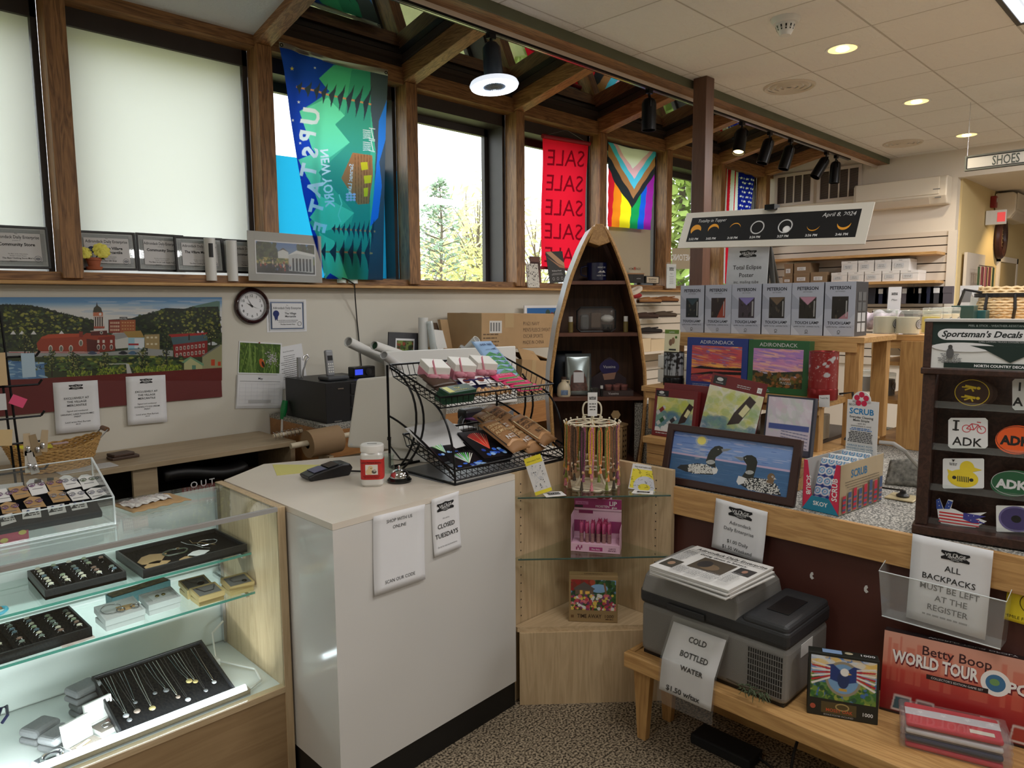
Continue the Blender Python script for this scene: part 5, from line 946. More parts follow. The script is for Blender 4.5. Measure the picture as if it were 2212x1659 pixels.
# low cabinet under the window wall
r=E('low_cabinet',(0,4.2,0));TAN=wood('tan_cabinet_laminate',S(160,140,112),S(178,158,128),0,.7,.45);d=lambda y:y-4.2
MB().box(-1.6,2.055,d(3.935),d(4.425),.812,.841).build('top',TAN,r,bevel=.002);MB().box(2.027,2.055,d(3.955),d(4.42),0,.811).build('side_panel',TAN,r)
for x in(1.15,-.2):MB().box(x,x+.12,d(3.96),d(3.985),0,.811).build('stile',TAN,r)
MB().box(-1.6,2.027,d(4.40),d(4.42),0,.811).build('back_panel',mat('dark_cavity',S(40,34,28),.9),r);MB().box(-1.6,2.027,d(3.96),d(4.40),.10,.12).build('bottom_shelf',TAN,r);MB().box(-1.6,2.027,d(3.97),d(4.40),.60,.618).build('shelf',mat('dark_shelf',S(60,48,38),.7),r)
T(r,'long low tan cabinet along the window wall','cabinet')
o=oY(362,1058,3.99);r=E('shopping_bag',(1.42,4.08,.619));MB().grid(lambda u,v:(-.1+u*.46,-.09+v*.25,.075+.022*sin(u*5+1)+.012*sin(v*7)),14,8).build('bag',mat('black_bag',S(20,19,20),.5),r,sm=1,solid=.05);a=Art();a.text('O U T',.09,.018,.05,S(214),b=1);a.build('lettering',INK,r,fn=lambda x,y,z:(x,-.097-z,y+.018));T(r,'black folded bag printed OUT in the low cabinet','bag')
for k in range(4):o=MB().box(0,.3,0,.2,0,.007).build('paper_bag',mat('brown_paper',S(130,98,66),.8),M=rotM((1.66,4.03,.619+.008*k),.06*k-.05));T(o,'flat brown paper bag in the stack beside the black bag','paper bag','stacked brown paper bags in the cabinet')
# basket
p=oZ(160,998,.841);p=Vector((.845,4.13,.8415));r=E('wicker_basket',p);WK=mat('wicker',S(190,148,86),.6,var=.25,scale=90,bump=.6);b=MB();H_=.125
for j in range(13):
 q=j/12;R=.125+.045*q;b.tube([(R*1.25*cos(t),R*.8*sin(t),.006+q*H_+(.004 if(i+j)%2 else-.001)+.022*q*cos(2*t))for i,t in enumerate(np.linspace(0,6.283,49)[:-1])],.0062 if j!=4 else .009,5,True)
for t in np.linspace(0,6.283,25)[:-1]:b.tube([(.118*1.25*cos(t),.118*.8*sin(t),.003),(.168*1.25*cos(t),.168*.8*sin(t),.006+H_+.022*cos(2*t))],.004,4)
b.lathe([(1e-4,.004),(.125,.006)],24,sx=1.25,sy=.8);b.build('bowl',WK,r,sm=1)
h=MB().tube([(.2,-.05,.14),(.235,-.05,.175),(.235,.05,.175),(.2,.05,.14)],.0035,6);h.build('handle_wire',STEEL,r);MB().cyl((.235,-.04,.175),(.235,.04,.175),.013,n=12).build('handle_grip',mat('brown_grip',S(120,82,52),.5),r,sm=1)
T(r,'oval wicker basket with a wooden grip on the low cabinet','basket')
for k,(x,y,z,c,lab)in enumerate(((-.13,-.04,.13,S(226,220,60),'yellow packet at the left of the wicker basket'),(-.05,-.04,.125,S(220,214,70),'yellow packet with a bar code in the basket'),(.03,.01,.125,S(200,170,170),'pale pink packet in the basket'))):
 o=MB().box(-.035,.035,-.02,.02,-.004,.004).build('packet',mat('packet_%d'%k,c,.4),M=MT(p+Vector((x,y,z)))@MR(.5-k*.3,4,'X'),bevel=.002);T(o,lab,'packet')
for k in range(2):o=MB().box(0,.14-k*.03,0,.08,0,.016).build('leather_wallet',mat('brown_leather',S(74,54,42),.5),M=rotM((1.10+k*.01,4.11,.8415+k*.0165),.1+.1*k),bevel=.004);T(o,'brown leather wallet on the low cabinet, '+('lower one','upper one')[k],'wallet','brown wallets')
o=MB().box(0,.26,0,.12,0,.003).build('white_folder',PAPERG,M=rotM((.83,3.955,.8415),.06));T(o,'white slip on the cabinet seen through the acrylic','paper')
# ---- black wire earring rack at the far left
p=Vector((.50,2.82,.8415));p=oZ(34,1062,.978);p=Vector((.44,2.66,.978));r=E('earring_rack',p);wire=lambda b,*pts:b.tube(pts,.0035,5)
b=MB();b.tube([(-.05,0,.004),(0,.05,.004),(.05,0,.004),(0,-.05,.004)],.004,5,True);b.tube([(-.05,0,.004),(.05,0,.004)],.004,5);b.build('base',BLACKM,r)
b=MB();wire(b,(.0,0,0),(-.025,0,.66));wire(b,(.018,0,.02),(-.008,0,.66));b.build('upright',BLACKM,r)
hooks=((.09,.0),(.16,.0),(.25,.0),(.33,.0),(.43,0),(.52,0))
for z,_ in hooks:b=MB();wire(b,(-.16,-.01,z),(.075,-.01,z));wire(b,(.075,-.01,z),(.085,-.012,z+.015));b.build('hook',BLACKM,r)
T(r,'black wire earring rack at the left edge','display rack')
for i,(x,z,w,h,c,a_,lab)in enumerate(((-.03,.435,.045,.1,S(186,160,120),0,'tan wooden piece hung at the top of the wire rack'),(-.035,.25,.05,.05,S(196,170,124),.1,'square tan card low on the wire rack'),(-.035,.36,.04,.05,S(190,190,190),0,'silver earring card mid-height on the wire rack'),(.008,.37,.04,.03,S(206,70,110),.5,'pink tilted price tag on the wire rack'),(-.04,.03,.09,.1,S(206,206,206),.05,'white card with a ring clip at the foot of the wire rack'),(.05,.455,.035,.075,S(150,170,184),0,'blue-grey sleeve hung high on the wire rack'))):
 o=MB().box(-w/2,w/2,-.002,.002,0,h).build('hang_card',mat('hang_card_%d'%i,c,.6),M=MT(p+Vector((x,-.022,z)))@MR(a_,4,'Y'));T(o,lab,'card','cards on the wire earring rack')
for i in range(9):
 x=[.035,.05,.06,.07,.03,.055,.07,.03,.045][i];z=[.025,.03,.02,.03,.21,.205,.215,.155,.15][i];h=.1 if i<4 else .07
 r2=E('hanging_earring',p+Vector((x,-.02-.002*(i%3),z)));c=[S(120,96,70),S(70,56,46),S(150,130,96),S(60,60,52),S(180,160,130),S(140,120,90),S(170,150,120),S(190,186,176),S(180,176,170)][i]
 MB().prism([(-.012,.0),(.012,.0),(.009,h),(-.009,h)],-.001,.001,MR(PI/2,4,'X')@MR(.15*(i%3-1),4,'Z')).build('card',mat('earring_back_%d'%i,c,.6),r2);MB().ball((0,-.003,h*.3),.007,8,6,1.5).build('drop',SV,r2,sm=1);T(r2,('dark carded earring on the lowest hook of the wire rack','carded earring on the middle hook of the wire rack','silver earring on the bent hooks of the wire rack')[0 if i<4 else 1 if i<7 else 2],'earring',('earrings on the lowest hook','earrings on the middle hook','earrings on the bent hooks')[0 if i<4 else 1 if i<7 else 2])
 # ---- kraft roll, hanger coil, grabber, dusters
a0,a1=oY(628,964,3.62),oY(760,938,3.62);dv=(a1-a0).normalized();c0=oY(664,960,3.62);c1=oY(731,948,3.62);r=E('kraft_paper_roll',c0);MB().cyl(a0-c0,a1-c0,.016,n=12).build('rod',mat('cream_tube',S(206,192,166),.5),r,sm=1)
MB().lathe([(.024,0),(.078,0),(.078,(c1-c0).length),(.024,(c1-c0).length)],30,M=dv.to_track_quat('Z','Y').to_matrix().to_4x4()).build('paper',mat('kraft_roll_paper',S(150,122,90),.8),r,sm=1);T(r,'roll of brown kraft paper on a rod beside the low cabinet','paper roll')
o=MB().box(2.057,2.085,3.56,3.68,.4,.80).build('roll_bracket',TAN);T(o,'tan bracket that carries the kraft paper roll rod','bracket')
a0,a1=oY(590,942,4.0),oY(680,925,4.0);b=MB();r=E('spiral_hanger',a0);n=90;u=(a1-a0);w=Vector((0,0,1));s_=u.normalized().cross(w)
b.tube([u*(i/n)+(w*cos(i*.75)+s_*sin(i*.75))*.022 for i in range(n)],.0018,4);b.build('coil',STEEL,r);MB().cyl((0,0,0),u,.012,n=8).ball(u,.022,10,8).build('rod',mat('cream_tube',S(206,192,166),.5),r,sm=1);T(r,'metal coil around a pale rod behind the low cabinet','coil')
Yg=4.2;b=MB();P=[oY(x,y,Yg)for x,y in((636,930),(648,880),(655,800),(662,778),(667,772),(663,766),(656,770),(654,778))];r=E('hook_pole',P[0]);b.tube([q-P[0]for q in P],.006,6);b.build('hook_rod',STEEL,r,sm=1);P2=[oY(x,y,Yg+.02)-P[0]for x,y in((655,935),(648,860),(645,772))];MB().tube(P2,.014,6).build('flat_bar',mat('clear_grey_bar',S(170,172,174),.3,.3),r,sm=1);T(r,'silver hooked pole leaning on the wall beside the phone','pole')
for k,(pts,lab)in enumerate(((((606,940),(610,905),(616,865)),'green handled brush, left one of the pair'),(((628,935),(630,905),(632,868)),'green handled brush, right one of the pair'))):
 P=[oY(x,y,4.25+.04*k)for x,y in pts];r=E('long_brush',P[0]);MB().tube([P[1]-P[0],(P[1]+P[2])/2-P[0],P[2]-P[0]],[.015,.022,.018],10).build('grip',mat('green_plastic',S(30,130,70),.35),r,sm=1);MB().tube([Vector((0,0,-.08)),P[1]-P[0]],.008,8).build('shaft',WHITEP,r);T(r,lab,'brush','green handled brushes')
 # ---- staff desk with drawers box, phone, radio
r=E('staff_desk',(3.3,4.05,0));DW=wood('brown_desk_wood',S(150,102,58),S(170,120,70),0,.9,.45);MB().box(-1.17,1.3,-.36,.37,.92,.945).build('top',GCARPET,r);MB().box(-1.17,1.3,-.37,-.35,.76,.92).build('apron',DW,r);MB().box(-1.17,-1.15,-.35,.37,0,.92).build('side_panel',DW,r);MB().box(1.28,1.3,-.35,.37,0,.92).build('side_panel',DW,r);T(r,'staff desk with speckled grey top behind the counter','desk')
Mx=Matrix(((1,0,0,0),(0,1,0,0),(0,0,1,0),(0,0,0,1)));p=Vector((2.175,3.78,.9455));r=E('drawer_box',p);MB().box(0,.42,0,.5,0,.245).build('body',mat('black_steel_box',S(27,27,29),.45),r,bevel=.003);
for k in range(3):MB().box(.17,.41,-.006,-.001,.015+k*.075,.08+k*.075).build('drawer',mat('black_drawer',S(34,34,36),.4),r,bevel=.002)
MB().box(.08,.12,-.004,-.001,.2,.208).box(.05,.1,-.004,-.001,.005,.012).build('badge',STEEL,r);T(r,'black steel drawer box under the cordless phone','drawer box')
r=E('cordless_phone',p+Vector((.13,.12,.2455)));GP=mat('silver_grey_plastic',S(150,152,156),.35,.2);MB().box(-.075,.075,-.06,.07,0,.028).build('cradle',mat('dark_grey_plastic',S(70,72,76),.4),r,bevel=.012,seg=3)
Q=MT((-.012,.02,.025))@MR(-.12,4,'X');hs_=MB().box(-.026,.026,-.014,.014,0,.16).build('handset',GP,r,M=Q,bevel=.01,seg=3);MB().box(-.017,.017,-.0155,-.0142,.095,.125).build('display',BLACKP,hs_);b=MB()
for i in range(3):
 for j in range(4):b.box(-.018+i*.0135,-.009+i*.0135,-.016,-.0142,.02+j*.016,.03+j*.016)
b.build('keypad',WHITEP,hs_);T(r,'silver cordless phone standing in its cradle','phone')
r=E('radio',p+Vector((.33,.13,.2455)));MB().box(-.07,.09,-.03,.04,0,.07).build('body',BLACKP,r,bevel=.006);MB().box(-.062,-.005,-.032,-.0305,.02,.055).build('display',mat('blue_lcd_glow',S(50,70,200),.3,emit=S(60,80,230),es=.8),r);MB().lathe([(.022,0),(.022,.008),(1e-4,.01)],18,M=MT((.035,-.03,.037))@MR(PI/2,4,'X')).build('dial',mat('dark_dial',S(40,40,44),.3),r,sm=1);T(r,'small black radio with a blue display beside the phone','radio')
# ---- tubes, boards, boxes behind the counter
def roll(name,a,b_,rad,Ya,Yb,lab,m=WHITEP,inner=None):
 p0=oY(*a,Ya);p1=oY(*b_,Yb);r=E(name,p1);MB().lathe([(rad,0),(rad,(p0-p1).length),(rad*.85,(p0-p1).length),(rad*.85,(p0-p1).length*.5)],22,M=(p0-p1).to_track_quat('Z','Y').to_matrix().to_4x4()).build('tube',m,r,sm=1)
 e=(p0-p1);MB().lathe([(1e-4,0),(rad*.85,0)],22,M=MT(e*.96)@e.to_track_quat('Z','Y').to_matrix().to_4x4()).build('inner_end',inner or mat('grey_end',S(150),.6),r);T(r,lab,'poster tube','poster tubes behind the counter')
roll('poster_tube',(752,738),(840,782),.033,4.0,4.15,'clear capped poster tube sticking out leftmost');roll('poster_tube',(808,746),(890,774),.03,3.9,4.05,'white poster tube with a green inside',WHITEP,mat('dark_green_inner',S(24,70,44),.6));roll('poster_tube',(829,767),(872,800),.026,3.75,3.9,'grey poster tube pointing at the camera below the others',PAPERG)
roll('poster_tube',(914,686),(914,790),.036,4.2,4.2,'tall upright white poster tube',WHITEP);roll('poster_tube',(1030,733),(985,780),.03,3.9,4.1,'white poster tube leaning right of the boards');roll('poster_tube',(1000,748),(975,790),.022,3.85,4.0,'thin clear poster tube leaning right',CLEAR)
roll('poster_tube',(928,694),(942,790),.024,4.15,4.1,'thin clear tube beside the tall white poster tube',thin_glass('cloudy_tube',(.9,.92,.92),.1,1.4,.35))
for i,(bl,br,tl,m,lab)in enumerate((((946,758),(968,760),(931,711),WHITEP,'white board leaning in front of the brown boards'),((962,756),(978,756),(950,690),CARDB,'brown flat carton leaning right of the white board'),((944,745),(958,745),(930,697),mat('grey_brown_board',S(120,98,80),.7),'dark brown flat board behind the white board'))):
 M,w,h=frame(oY(*bl,4.12+.06*i),oY(*br,4.12+.06*i),3,tl);q=oY(*bl,4.12+.06*i);x=(oY(*tl,4.12+.06*i)-q);o=MB().prism([(0,0),(w,0),(w+x.x,h),(x.x,h)],-.03,0).build('flat_board',m,M=M);T(o,lab,'board')
M,w,h=frY((838,790),(907,790),(837,717),4.25);r=MB().box(0,w,0,h,-.012,0).build('matted_photo',mat('charcoal_mat',S(66,66,70),.6),M=M);a=Ras(w*.52,h*.5,300,S(90,100,70));a.dabs(80,0,w*.5,0,h*.5,[S(60,90,40),S(120,140,70),S(150,70,50),S(40,50,30)],.006,.02);MB().box(w*.21,w*.8,h*.2,h*.82,0,.0015).build('inner_mat',PAPER,r);a.build('photo',GLOSS,r,z0=.002,ox=w*.245,oy=h*.26);T(r,'small photo in a charcoal mat behind the counter','picture')
M,w,h=frY((1133,715),(1207,712),(1131,660),4.36);r=sheet('framed_print',M,w,h,t=.012);a=Ras(w*.86,h*.8,300,S(60,120,180));a.grad([(0,S(40,60,70)),(.3,S(60,110,160)),(1,S(50,110,180))]);a.dabs(60,w*.55,w*.86,0,h*.6,[S(170,50,50),S(120,40,40),S(60,80,60)],.01,.03);a.build('picture',GLOSS,r,ox=w*.07,oy=h*.1);T(r,'white framed print of blue water behind the cartons','picture')
def carton(bl,br,tl,Y,dpt,lab,lines=(),open_=False):
 M,w,h=frame(oY(*bl,Y),oY(*br,Y),0,tl);r=E('carton',M=M);MB().box(0,w,0,h,-dpt,0).build('box',CARDB,r,bevel=.004);MB().box(-.001,w+.001,h,h+.0012,-dpt*.6,-dpt*.4).box(w*.3,w*.42,h*.6,h,.0,.0012).build('tape',mat('packing_tape',S(190,164,124),.2),r)
 a=Art()
 for i,t in enumerate(lines):a.text(t,w*.55,h*(.66-.18*i),h*.15,S(96,74,56),al='l',sx=.8)
 if lines:
  a.rect(w*.1,h*.45,w*.16,h*.34,S(214,212,208))
  for k in range(4):a.rect(w*(.11+.035*k),h*.5,w*.02,h*.24,S(120))
  a.bars(w*.02,h*.4,w*.22,4,h*.1,h*.035,S(110,88,66),al='l');a.build('lettering',INK,r)
 if open_:b=MB();b.add([(0,h,0),(w*.55,h,0),(w*.6,h+.07,-.1),(.04,h+.09,-.1)],[(0,1,2,3)]);b.add([(w,h,0),(w,h,-dpt),(w*.5,h+.05,-dpt*.8),(w*.45,h+.055,-.08)],[(0,1,2,3)]);b.build('flap',CARDB,r,solid=.004)
 T(r,lab,'carton','cardboard cartons behind the counter')
carton((1040,756),(1196,750),(1036,676),3.95,.4,'large carton printed with clothing lines, top of the stack',('PI1621 NAVY',"MEN'S FLEECE SWEAT PANTS",'OSCAR SPORTS','MADE IN CHINA'));carton((1122,868),(1192,868),(1120,776),3.85,.4,'open carton with raised flaps below the printed one',(),True);carton((960,800),(1040,800),(958,752),4.1,.25,'low carton behind the white panel')
# ---- things on the desk edge seen through the wire rack
M,w,h=frZ((838,893),(1118,868),.946,3,(838,759));r=MB().box(0,w,0,h,-.03,0).build('display_screen',WHITEP,M=M,bevel=.006);MB().box(w*.35,w*.65,.0,h*.5,-.05,-.031).build('rear_hump',WHITEP,r,bevel=.006);T(r,'large plain white panel standing behind the wire rack','screen')
# ================================================================ white counter and what stands on it
LAM=mat('white_laminate',S(218,216,212),.13,coat=.25);P_=[(1.12,1.935),(1.972,1.987),(1.972,2.052),(2.50,2.06),(2.50,2.78),(1.76,2.745),(1.36,2.90),(1.12,2.74)]
r=E('white_counter',(1.6,2.3,0));q=[(x-1.6,y-2.3)for x,y in P_];MB().prism(q,.105,.952).build('body',LAM,r);MB().prism([(x*.997,y*.99+(.003 if y<0 else-.003))for x,y in q],0,.104).build('toe_kick',mat('black_kick',S(16,15,15),.5),r);MB().prism(q,.953,.974).build('top',mat('cream_laminate_top',S(224,214,200),.3,var=.03,scale=5),r)
T(r,'white laminate shop counter with two paper signs on its front','counter')
def fsign(bl,br,tl,tr,lab,fn_,nm='paper_sign'):
 n=Vector((.061,-1,0)).normalized();o=Vector((1.12,1.9335,0));P=[oP(*v,o,n)for v in(bl,br,tr,tl)];u=(P[1]-P[0]);w=u.length;u.normalize();M=mk(P[0],u,n.cross(u),n);h=(P[3]-P[0]).dot(n.cross(u));r=MB().grid(lambda a,b:(a*w,b*h,.001+.006*(1-b)**4+.056*max(0,b-.93)),6,12).build(nm,PAPER,M=M,sm=1,solid=.0005);a=Art();fn_(a,w,h);a.build('lettering',INK,r,z0=.0016,fn=lambda x,y,z:(x,y,z+.001+.006*(1-y/h)**4+.056*max(0,y/h-.93)));T(r,lab,'sign')
def f1(a,w,h):
 k=S(70);a.text('SHOP WITH US',w/2,h*.87,h*.06,k,maxw=w*.7).text('ONLINE',w/2,h*.785,h*.06,k).text('SCAN OUR CODE',w/2,h*.11,h*.06,k,maxw=w*.72)
def f2(a,w,h):vlogo(a,w/2,h*.73,w*.62);a.text('We will be',w/2,h*.6,h*.035,S(110)).text('CLOSED',w/2,h*.45,h*.11,S(50),b=1,maxw=w*.62).text('TUESDAYS',w/2,h*.29,h*.11,S(50),b=1,maxw=w*.84).text('Sorry for any inconvenience',w/2,h*.13,h*.04,S(110),maxw=w*.7)
fsign((806,1288),(916,1250),(802,1116),(909,1093),'larger paper sign on the counter front reading Shop with us online',f1);fsign((936,1204),(994,1181),(932,1078),(990,1064),'smaller paper sign on the counter front reading Closed Tuesdays',f2)
ZT=.9745
o=MB().prism([(1.30,2.66),(1.53,2.58),(1.56,2.66),(1.38,2.86)],ZT-.0005,ZT+.0005).build('yellow_sheet',mat('yellow_paper',S(214,206,120),.6));T(o,'pale yellow sheet on the far left corner of the counter','paper')
a0,a1=oZ(662,1037,ZT),oZ(752,1022,ZT);d_=(a1-a0);an=math.atan2(d_.y,d_.x);r=E('card_terminal',M=rotM(a0,an));MB().prism([(0,0),(.165,0),(.18,.03),(.168,.048),(.135,.05),(.02,.028),(-.01,.018)],-.05,.04,Matrix(((1,0,0,0),(0,0,-1,0),(0,1,0,0),(0,0,0,1)))).build('body',BLACKP,r,bevel=.006);Q=MT((.02,0,.0295))@MR(-.19,4,'Y');MB().box(.0,.05,-.03,.04,0,.002).build('keypad',mat('keypad_blue_grey',S(90,90,120),.4),r,M=Q);MB().box(.06,.105,-.03,.04,0,.002).build('display',mat('screen_dark',S(40,42,46),.1),r,M=Q);MB().tube([(.17,0,.01),(.22,-.03,.006),(.27,-.01,.006),(.31,.05,.006)],.004).build('cable',BLACKP,r);T(r,'black card payment terminal lying on the counter','card terminal')
p=oZ(806,1046,ZT);r=E('donation_jar',M=rotM(p,-.7));rr=lambda s_,n=28:[(s_*math.copysign(abs(cos(t))**.45,cos(t)),s_*math.copysign(abs(sin(t))**.45,sin(t)))for t in np.linspace(0,6.283,n+1)[:-1]]
JM=mat('frosted_jar',S(214,212,206),.3,coat=.3);b=MB();lv=[(.036,0),(.042,.008),(.042,.12),(.038,.128)];
for(s0,z0),(s1,z1)in zip(lv[:-1],lv[1:]):A0,A1=rr(s0),rr(s1);n=len(A0);b.add([(x,y,z0)for x,y in A0]+[(x,y,z1)for x,y in A1],[(i,(i+1)%n,n+(i+1)%n,n+i)for i in range(n)])
b.build('jar',JM,r,sm=1);MB().lathe([(.042,.126),(.044,.13),(.044,.152),(.04,.156),(1e-4,.156)],30).build('lid',mat('white_screw_lid',S(232,230,226),.4),r,sm=1);MB().box(-.018,.018,-.0015,.0015,.1562,.157).build('coin_slot',BLACKP,r)
b=MB();A0=rr(.0428);b.add([(x,y,.028)for x,y in A0]+[(x,y,.104)for x,y in A0],[(i,(i+1)%28,28+(i+1)%28,28+i)for i in range(28)]);lb=b.build('label',mat('red_label',S(190,40,34),.5),r,sm=1)
a=Art();a.text('Lakes Humane Society',0,.090,.009,S(30),b=1,maxw=.075).rect(-.022,.047,.046,.038,S(226,220,210)).ell(-.003,.072,.009,.009,S(222,196,150)).ell(-.008,.058,.013,.011,S(222,196,150)).ell(.010,.058,.009,.007,S(90,80,70)).ell(.012,.063,.005,.005,S(180,170,160)).ell(-.001,.071,.002,.0015,S(30)).bars(0,.041,.07,2,.006,.002,S(110,20,20));a.build('label_print',INK,lb,fn=lambda x,y,z:(x,-.0434-z,y));T(r,'white donation jar with a red puppy label on the counter','jar')
p=oZ(863,1040,ZT);r=E('counter_bell',p);MB().lathe([(.045,0),(.047,.008),(.04,.016),(1e-4,.016)],28).build('base',mat('bell_black',S(18),.15),r,sm=1);MB().lathe([(.037,.018),(.034,.034),(.024,.045),(.006,.05),(1e-4,.05)],28).build('dome',CHROME,r,sm=1);MB().cyl((0,0,.05),(0,0,.058),.004).ball((0,0,.059),.005,8,6).build('button',CHROME,r,sm=1);T(r,'chrome desk bell with a black base on the counter','bell')
p=oZ(845,1030,ZT)+Vector((.03,.07,0));r=E('glass_cup',p);MB().lathe([(1e-4,.003),(.026,.003),(.028,.02),(.024,.06),(.028,.075),(.03,.075),(.026,.06),(.03,.02),(.028,0)],20).build('cup',GLASS,r,sm=1);T(r,'small clear glass behind the donation jar','cup')
o=MB().box(0,.42,0,.30,0,.002).build('rack_mat',mat('grey_sheet_mat',S(120,122,126),.3),M=rotM((1.68,2.08,ZT),.03));T(o,'grey sheet under the wire rack','mat')
o=MB().lathe([(1e-4,0),(.026,0),(.026,.16),(.02,.165),(1e-4,.165)],22).build('white_canister',WHITEP,M=MT((1.87,2.50,ZT)),sm=1);T(o,'white cylinder standing behind the wire rack','canister')
# screen seen from behind
pl=frZ((748,967),(950,985),ZT+.03,8)[0];n=pl.to_3x3()@Vector((0,0,1));o0=pl.translation;P4=[pl.inverted()@oP(*v,o0,n)for v in((748,967),(950,975),(965,800),(769,818))];r=E('pos_monitor',M=pl);MB().prism([(v.x,v.y)for v in P4],-.035,0).build('rear_shell',mat('monitor_cream',S(216,212,204),.45),r,bevel=.012,seg=3);w=P4[1].x
MB().box(w*.55,w*.95,.02,.13,.0,.05).build('port_box',mat('monitor_cream',S(216,212,204),.45),r,bevel=.006);MB().box(w*.5,w*.9,-.03,.03,-.1,.02).build('stand',WHITEP,r);MB().box(.02,.035,.012,.02,.0,.0008).build('badge',PAPERG,r)
b=MB();b.tube([(w*.5,.06,.01),(w*.56,.03,.06),(w*.7,-.02,.08),(w*.75,-.027,.02)],.004).tube([(w*.85,.1,.05),(w*1.0,.05,.08),(w*1.1,.02,.05)],.005).box(w*.46,w*.5,.05,.065,0,.01).box(w*.84,w*.9,.09,.11,.04,.08);b.build('cable',BLACKP,r);T(r,'cream rear of a point of sale screen behind the wire rack','monitor')
p=oZ(1044,915,.946);r=E('travel_cup',Vector((2.62,2.98,1.0)));r.location=oY(1043,912,2.72);r.location.z=.975;MB().lathe([(1e-4,0),(.034,0),(.036,.12),(1e-4,.12)],24).build('cup',mat('lilac_cup',S(206,200,214),.35),r,sm=1);MB().lathe([(.037,.118),(.038,.135),(.034,.142),(1e-4,.142)],24).build('lid',BLACKP,r,sm=1);T(r,'pale lilac travel cup with a black lid behind the rack','cup')
p=oZ(1065,905,1.03);r=E('barcode_scanner',Vector((2.30,2.66,ZT)));MB().tube([(-.09,-.05,.0),(-.08,-.04,.05),(-.03,0,.1),(.03,.02,.13)],[.012,.014,.018,.026],10).build('handle',BLACKP,r,sm=1);MB().box(-.02,.11,-.02,.05,.10,.16).build('scan_head',BLACKP,r,bevel=.018,seg=3);MB().lathe([(.05,0),(.05,.01),(.012,.02),(.012,.1)],20,(.03,.02,0)).build('stand',BLACKP,r);T(r,'black hand scanner on a stand behind the rack','scanner')
r=E('document_tray',M=rotM((1.98,2.46,ZT),.1));MB().box(0,.24,0,.2,0,.1).build('tray',BLACKP,r,bevel=.004);MB().box(.02,.22,.01,.19,.101,.106).build('paper_stack',PAPER,r);T(r,'black printer box with white paper behind the lower rack tray','tray')
r=E('clipboard_pile',M=rotM((2.36,2.50,ZT),.1));MB().box(0,.12,0,.2,0,.11).build('box',WHITEP,r);MB().box(-.06,.11,.02,.19,.1105,.118).build('purple_folder',mat('purple_folder',S(120,60,120),.4),r);MB().add([(.0,-.01,.0),(.1,-.01,.02),(.12,-.01,.16),(.06,-.01,.14)],[(0,1,2,3)]).build('grey_leaf',mat('grey_leaf',S(110,112,116),.5),r,solid=.003);T(r,'white box with a purple folder at the right end of the counter','box')
# wire rack
r=E('wire_rack',(1.69,2.02,ZT));WB=MB;b=MB();b.tube([(0,0,.005),(.615,0,.005),(.615,.42,.005),(0,.42,.005)],.0055,6,True);b.build('base',BLACKM,r)
b=MB()
for x in(0,.615):b.tube([(x,.42,.005),(x,.42,.43)],.0055,6)
b.build('back_post',BLACKM,r);b=MB();bz=lambda P,n=14:[tuple(sum(math.comb(len(P)-1,i)*(1-t)**(len(P)-1-i)*t**i*P[i][k]for i in range(len(P)))for k in range(3))for t in np.linspace(0,1,n)]
for x in(0,.615):
 for P in([(x,.0,.005),(x,.0,.2),(x,.06,.27),(x,.12,.3)],[(x,.42,.22),(x,.3,.2),(x,.1,.1),(x,0,.03)],[(x,.40,.42),(x,.16,.36),(x,.2,.12),(x,.37,.005)],[(x,.25,.36),(x,.12,.25),(x,.2,.1),(x,.34,.005)]):b.tube(bz(P),.0045,6)
b.build('curved_support',BLACKM,r)
def wtray(y0,z0,y1,z1,hr,nm):
 b=MB();L_=lambda v,q:(y0+(y1-y0)*v,z0+(z1-z0)*v+q);g=lambda u,v,q:(u*.615,*L_(v,q));out=lambda u,v,q:((u-.5)*1.03*.615+.3075,*L_((v-.5)*1.06+.5,q))
 for q,w in((0,.0028),(hr,.0045)):b.tube([(out if q else g)(u,v,q)for u,v in((0,0),(1,0),(1,1),(0,1))],w,6,True)
 for k in range(23):u=k/22;b.tube([out(u,0,hr),g(u,0,0),g(u,1,0),out(u,1,hr)],.0018,4)
 for k in range(1,10):v=k/10;b.tube([out(0,v,hr),g(0,v,0),g(1,v,0),out(1,v,hr)],.0018,4)
 b.build(nm,BLACKM,r)
wtray(.08,.285,.38,.385,.045,'upper_tray');wtray(.0,.018,.30,.11,.045,'lower_tray');T(r,'black two-tier wire display rack of snacks on the counter','display rack')
TU=MT((1.69,2.10,ZT+.289))@MR(math.atan(.1/.3),4,'X');TL=MT((1.69,2.02,ZT+.022))@MR(math.atan(.092/.3),4,'X')
at2=lambda Mx,x,y,z=0,a=0,tx=0:Mx@MT((x,y,z))@MR(a,4,'Z')@MR(tx,4,'X')
RIB=sheer('pink_organza',S(236,170,186),.4)
for k,(x,a_,lab)in enumerate(((.10,-.25,'left'),(.24,-.3,'middle'),(.36,-.28,'right'))):
 s_=.095;r=E('gift_box',M=at2(TU,x,.19,.003,a_));MB().box(-s_/2,s_/2,-s_/2,s_/2,0,s_).build('box',mat('white_gift_box',S(236,234,228),.5),r,bevel=.002);MB().box(-s_/2-.001,s_/2+.001,-s_/2-.001,s_/2+.001,.03,.066).build('ribbon_band',RIB,r)
 b=MB();b.ball((-.022,-.052,.055),.018,8,6,.7,1.3,.5).ball((.024,-.052,.055),.018,8,6,.7,1.3,.5).ball((0,-.054,.053),.008);b.grid(lambda u,v:(-.01-.03*u,-.05+.004*sin(v*6),.055+.07*u+(v-.5)*.02),4,3).grid(lambda u,v:(.01+.02*u,-.052,.05-.04*u+(v-.5)*.02),4,3);b.build('bow',RIB,r,sm=1);T(r,'white gift box with a pink bow on the upper rack tray, %s of the three'%lab,'gift box','white gift boxes with pink bows')
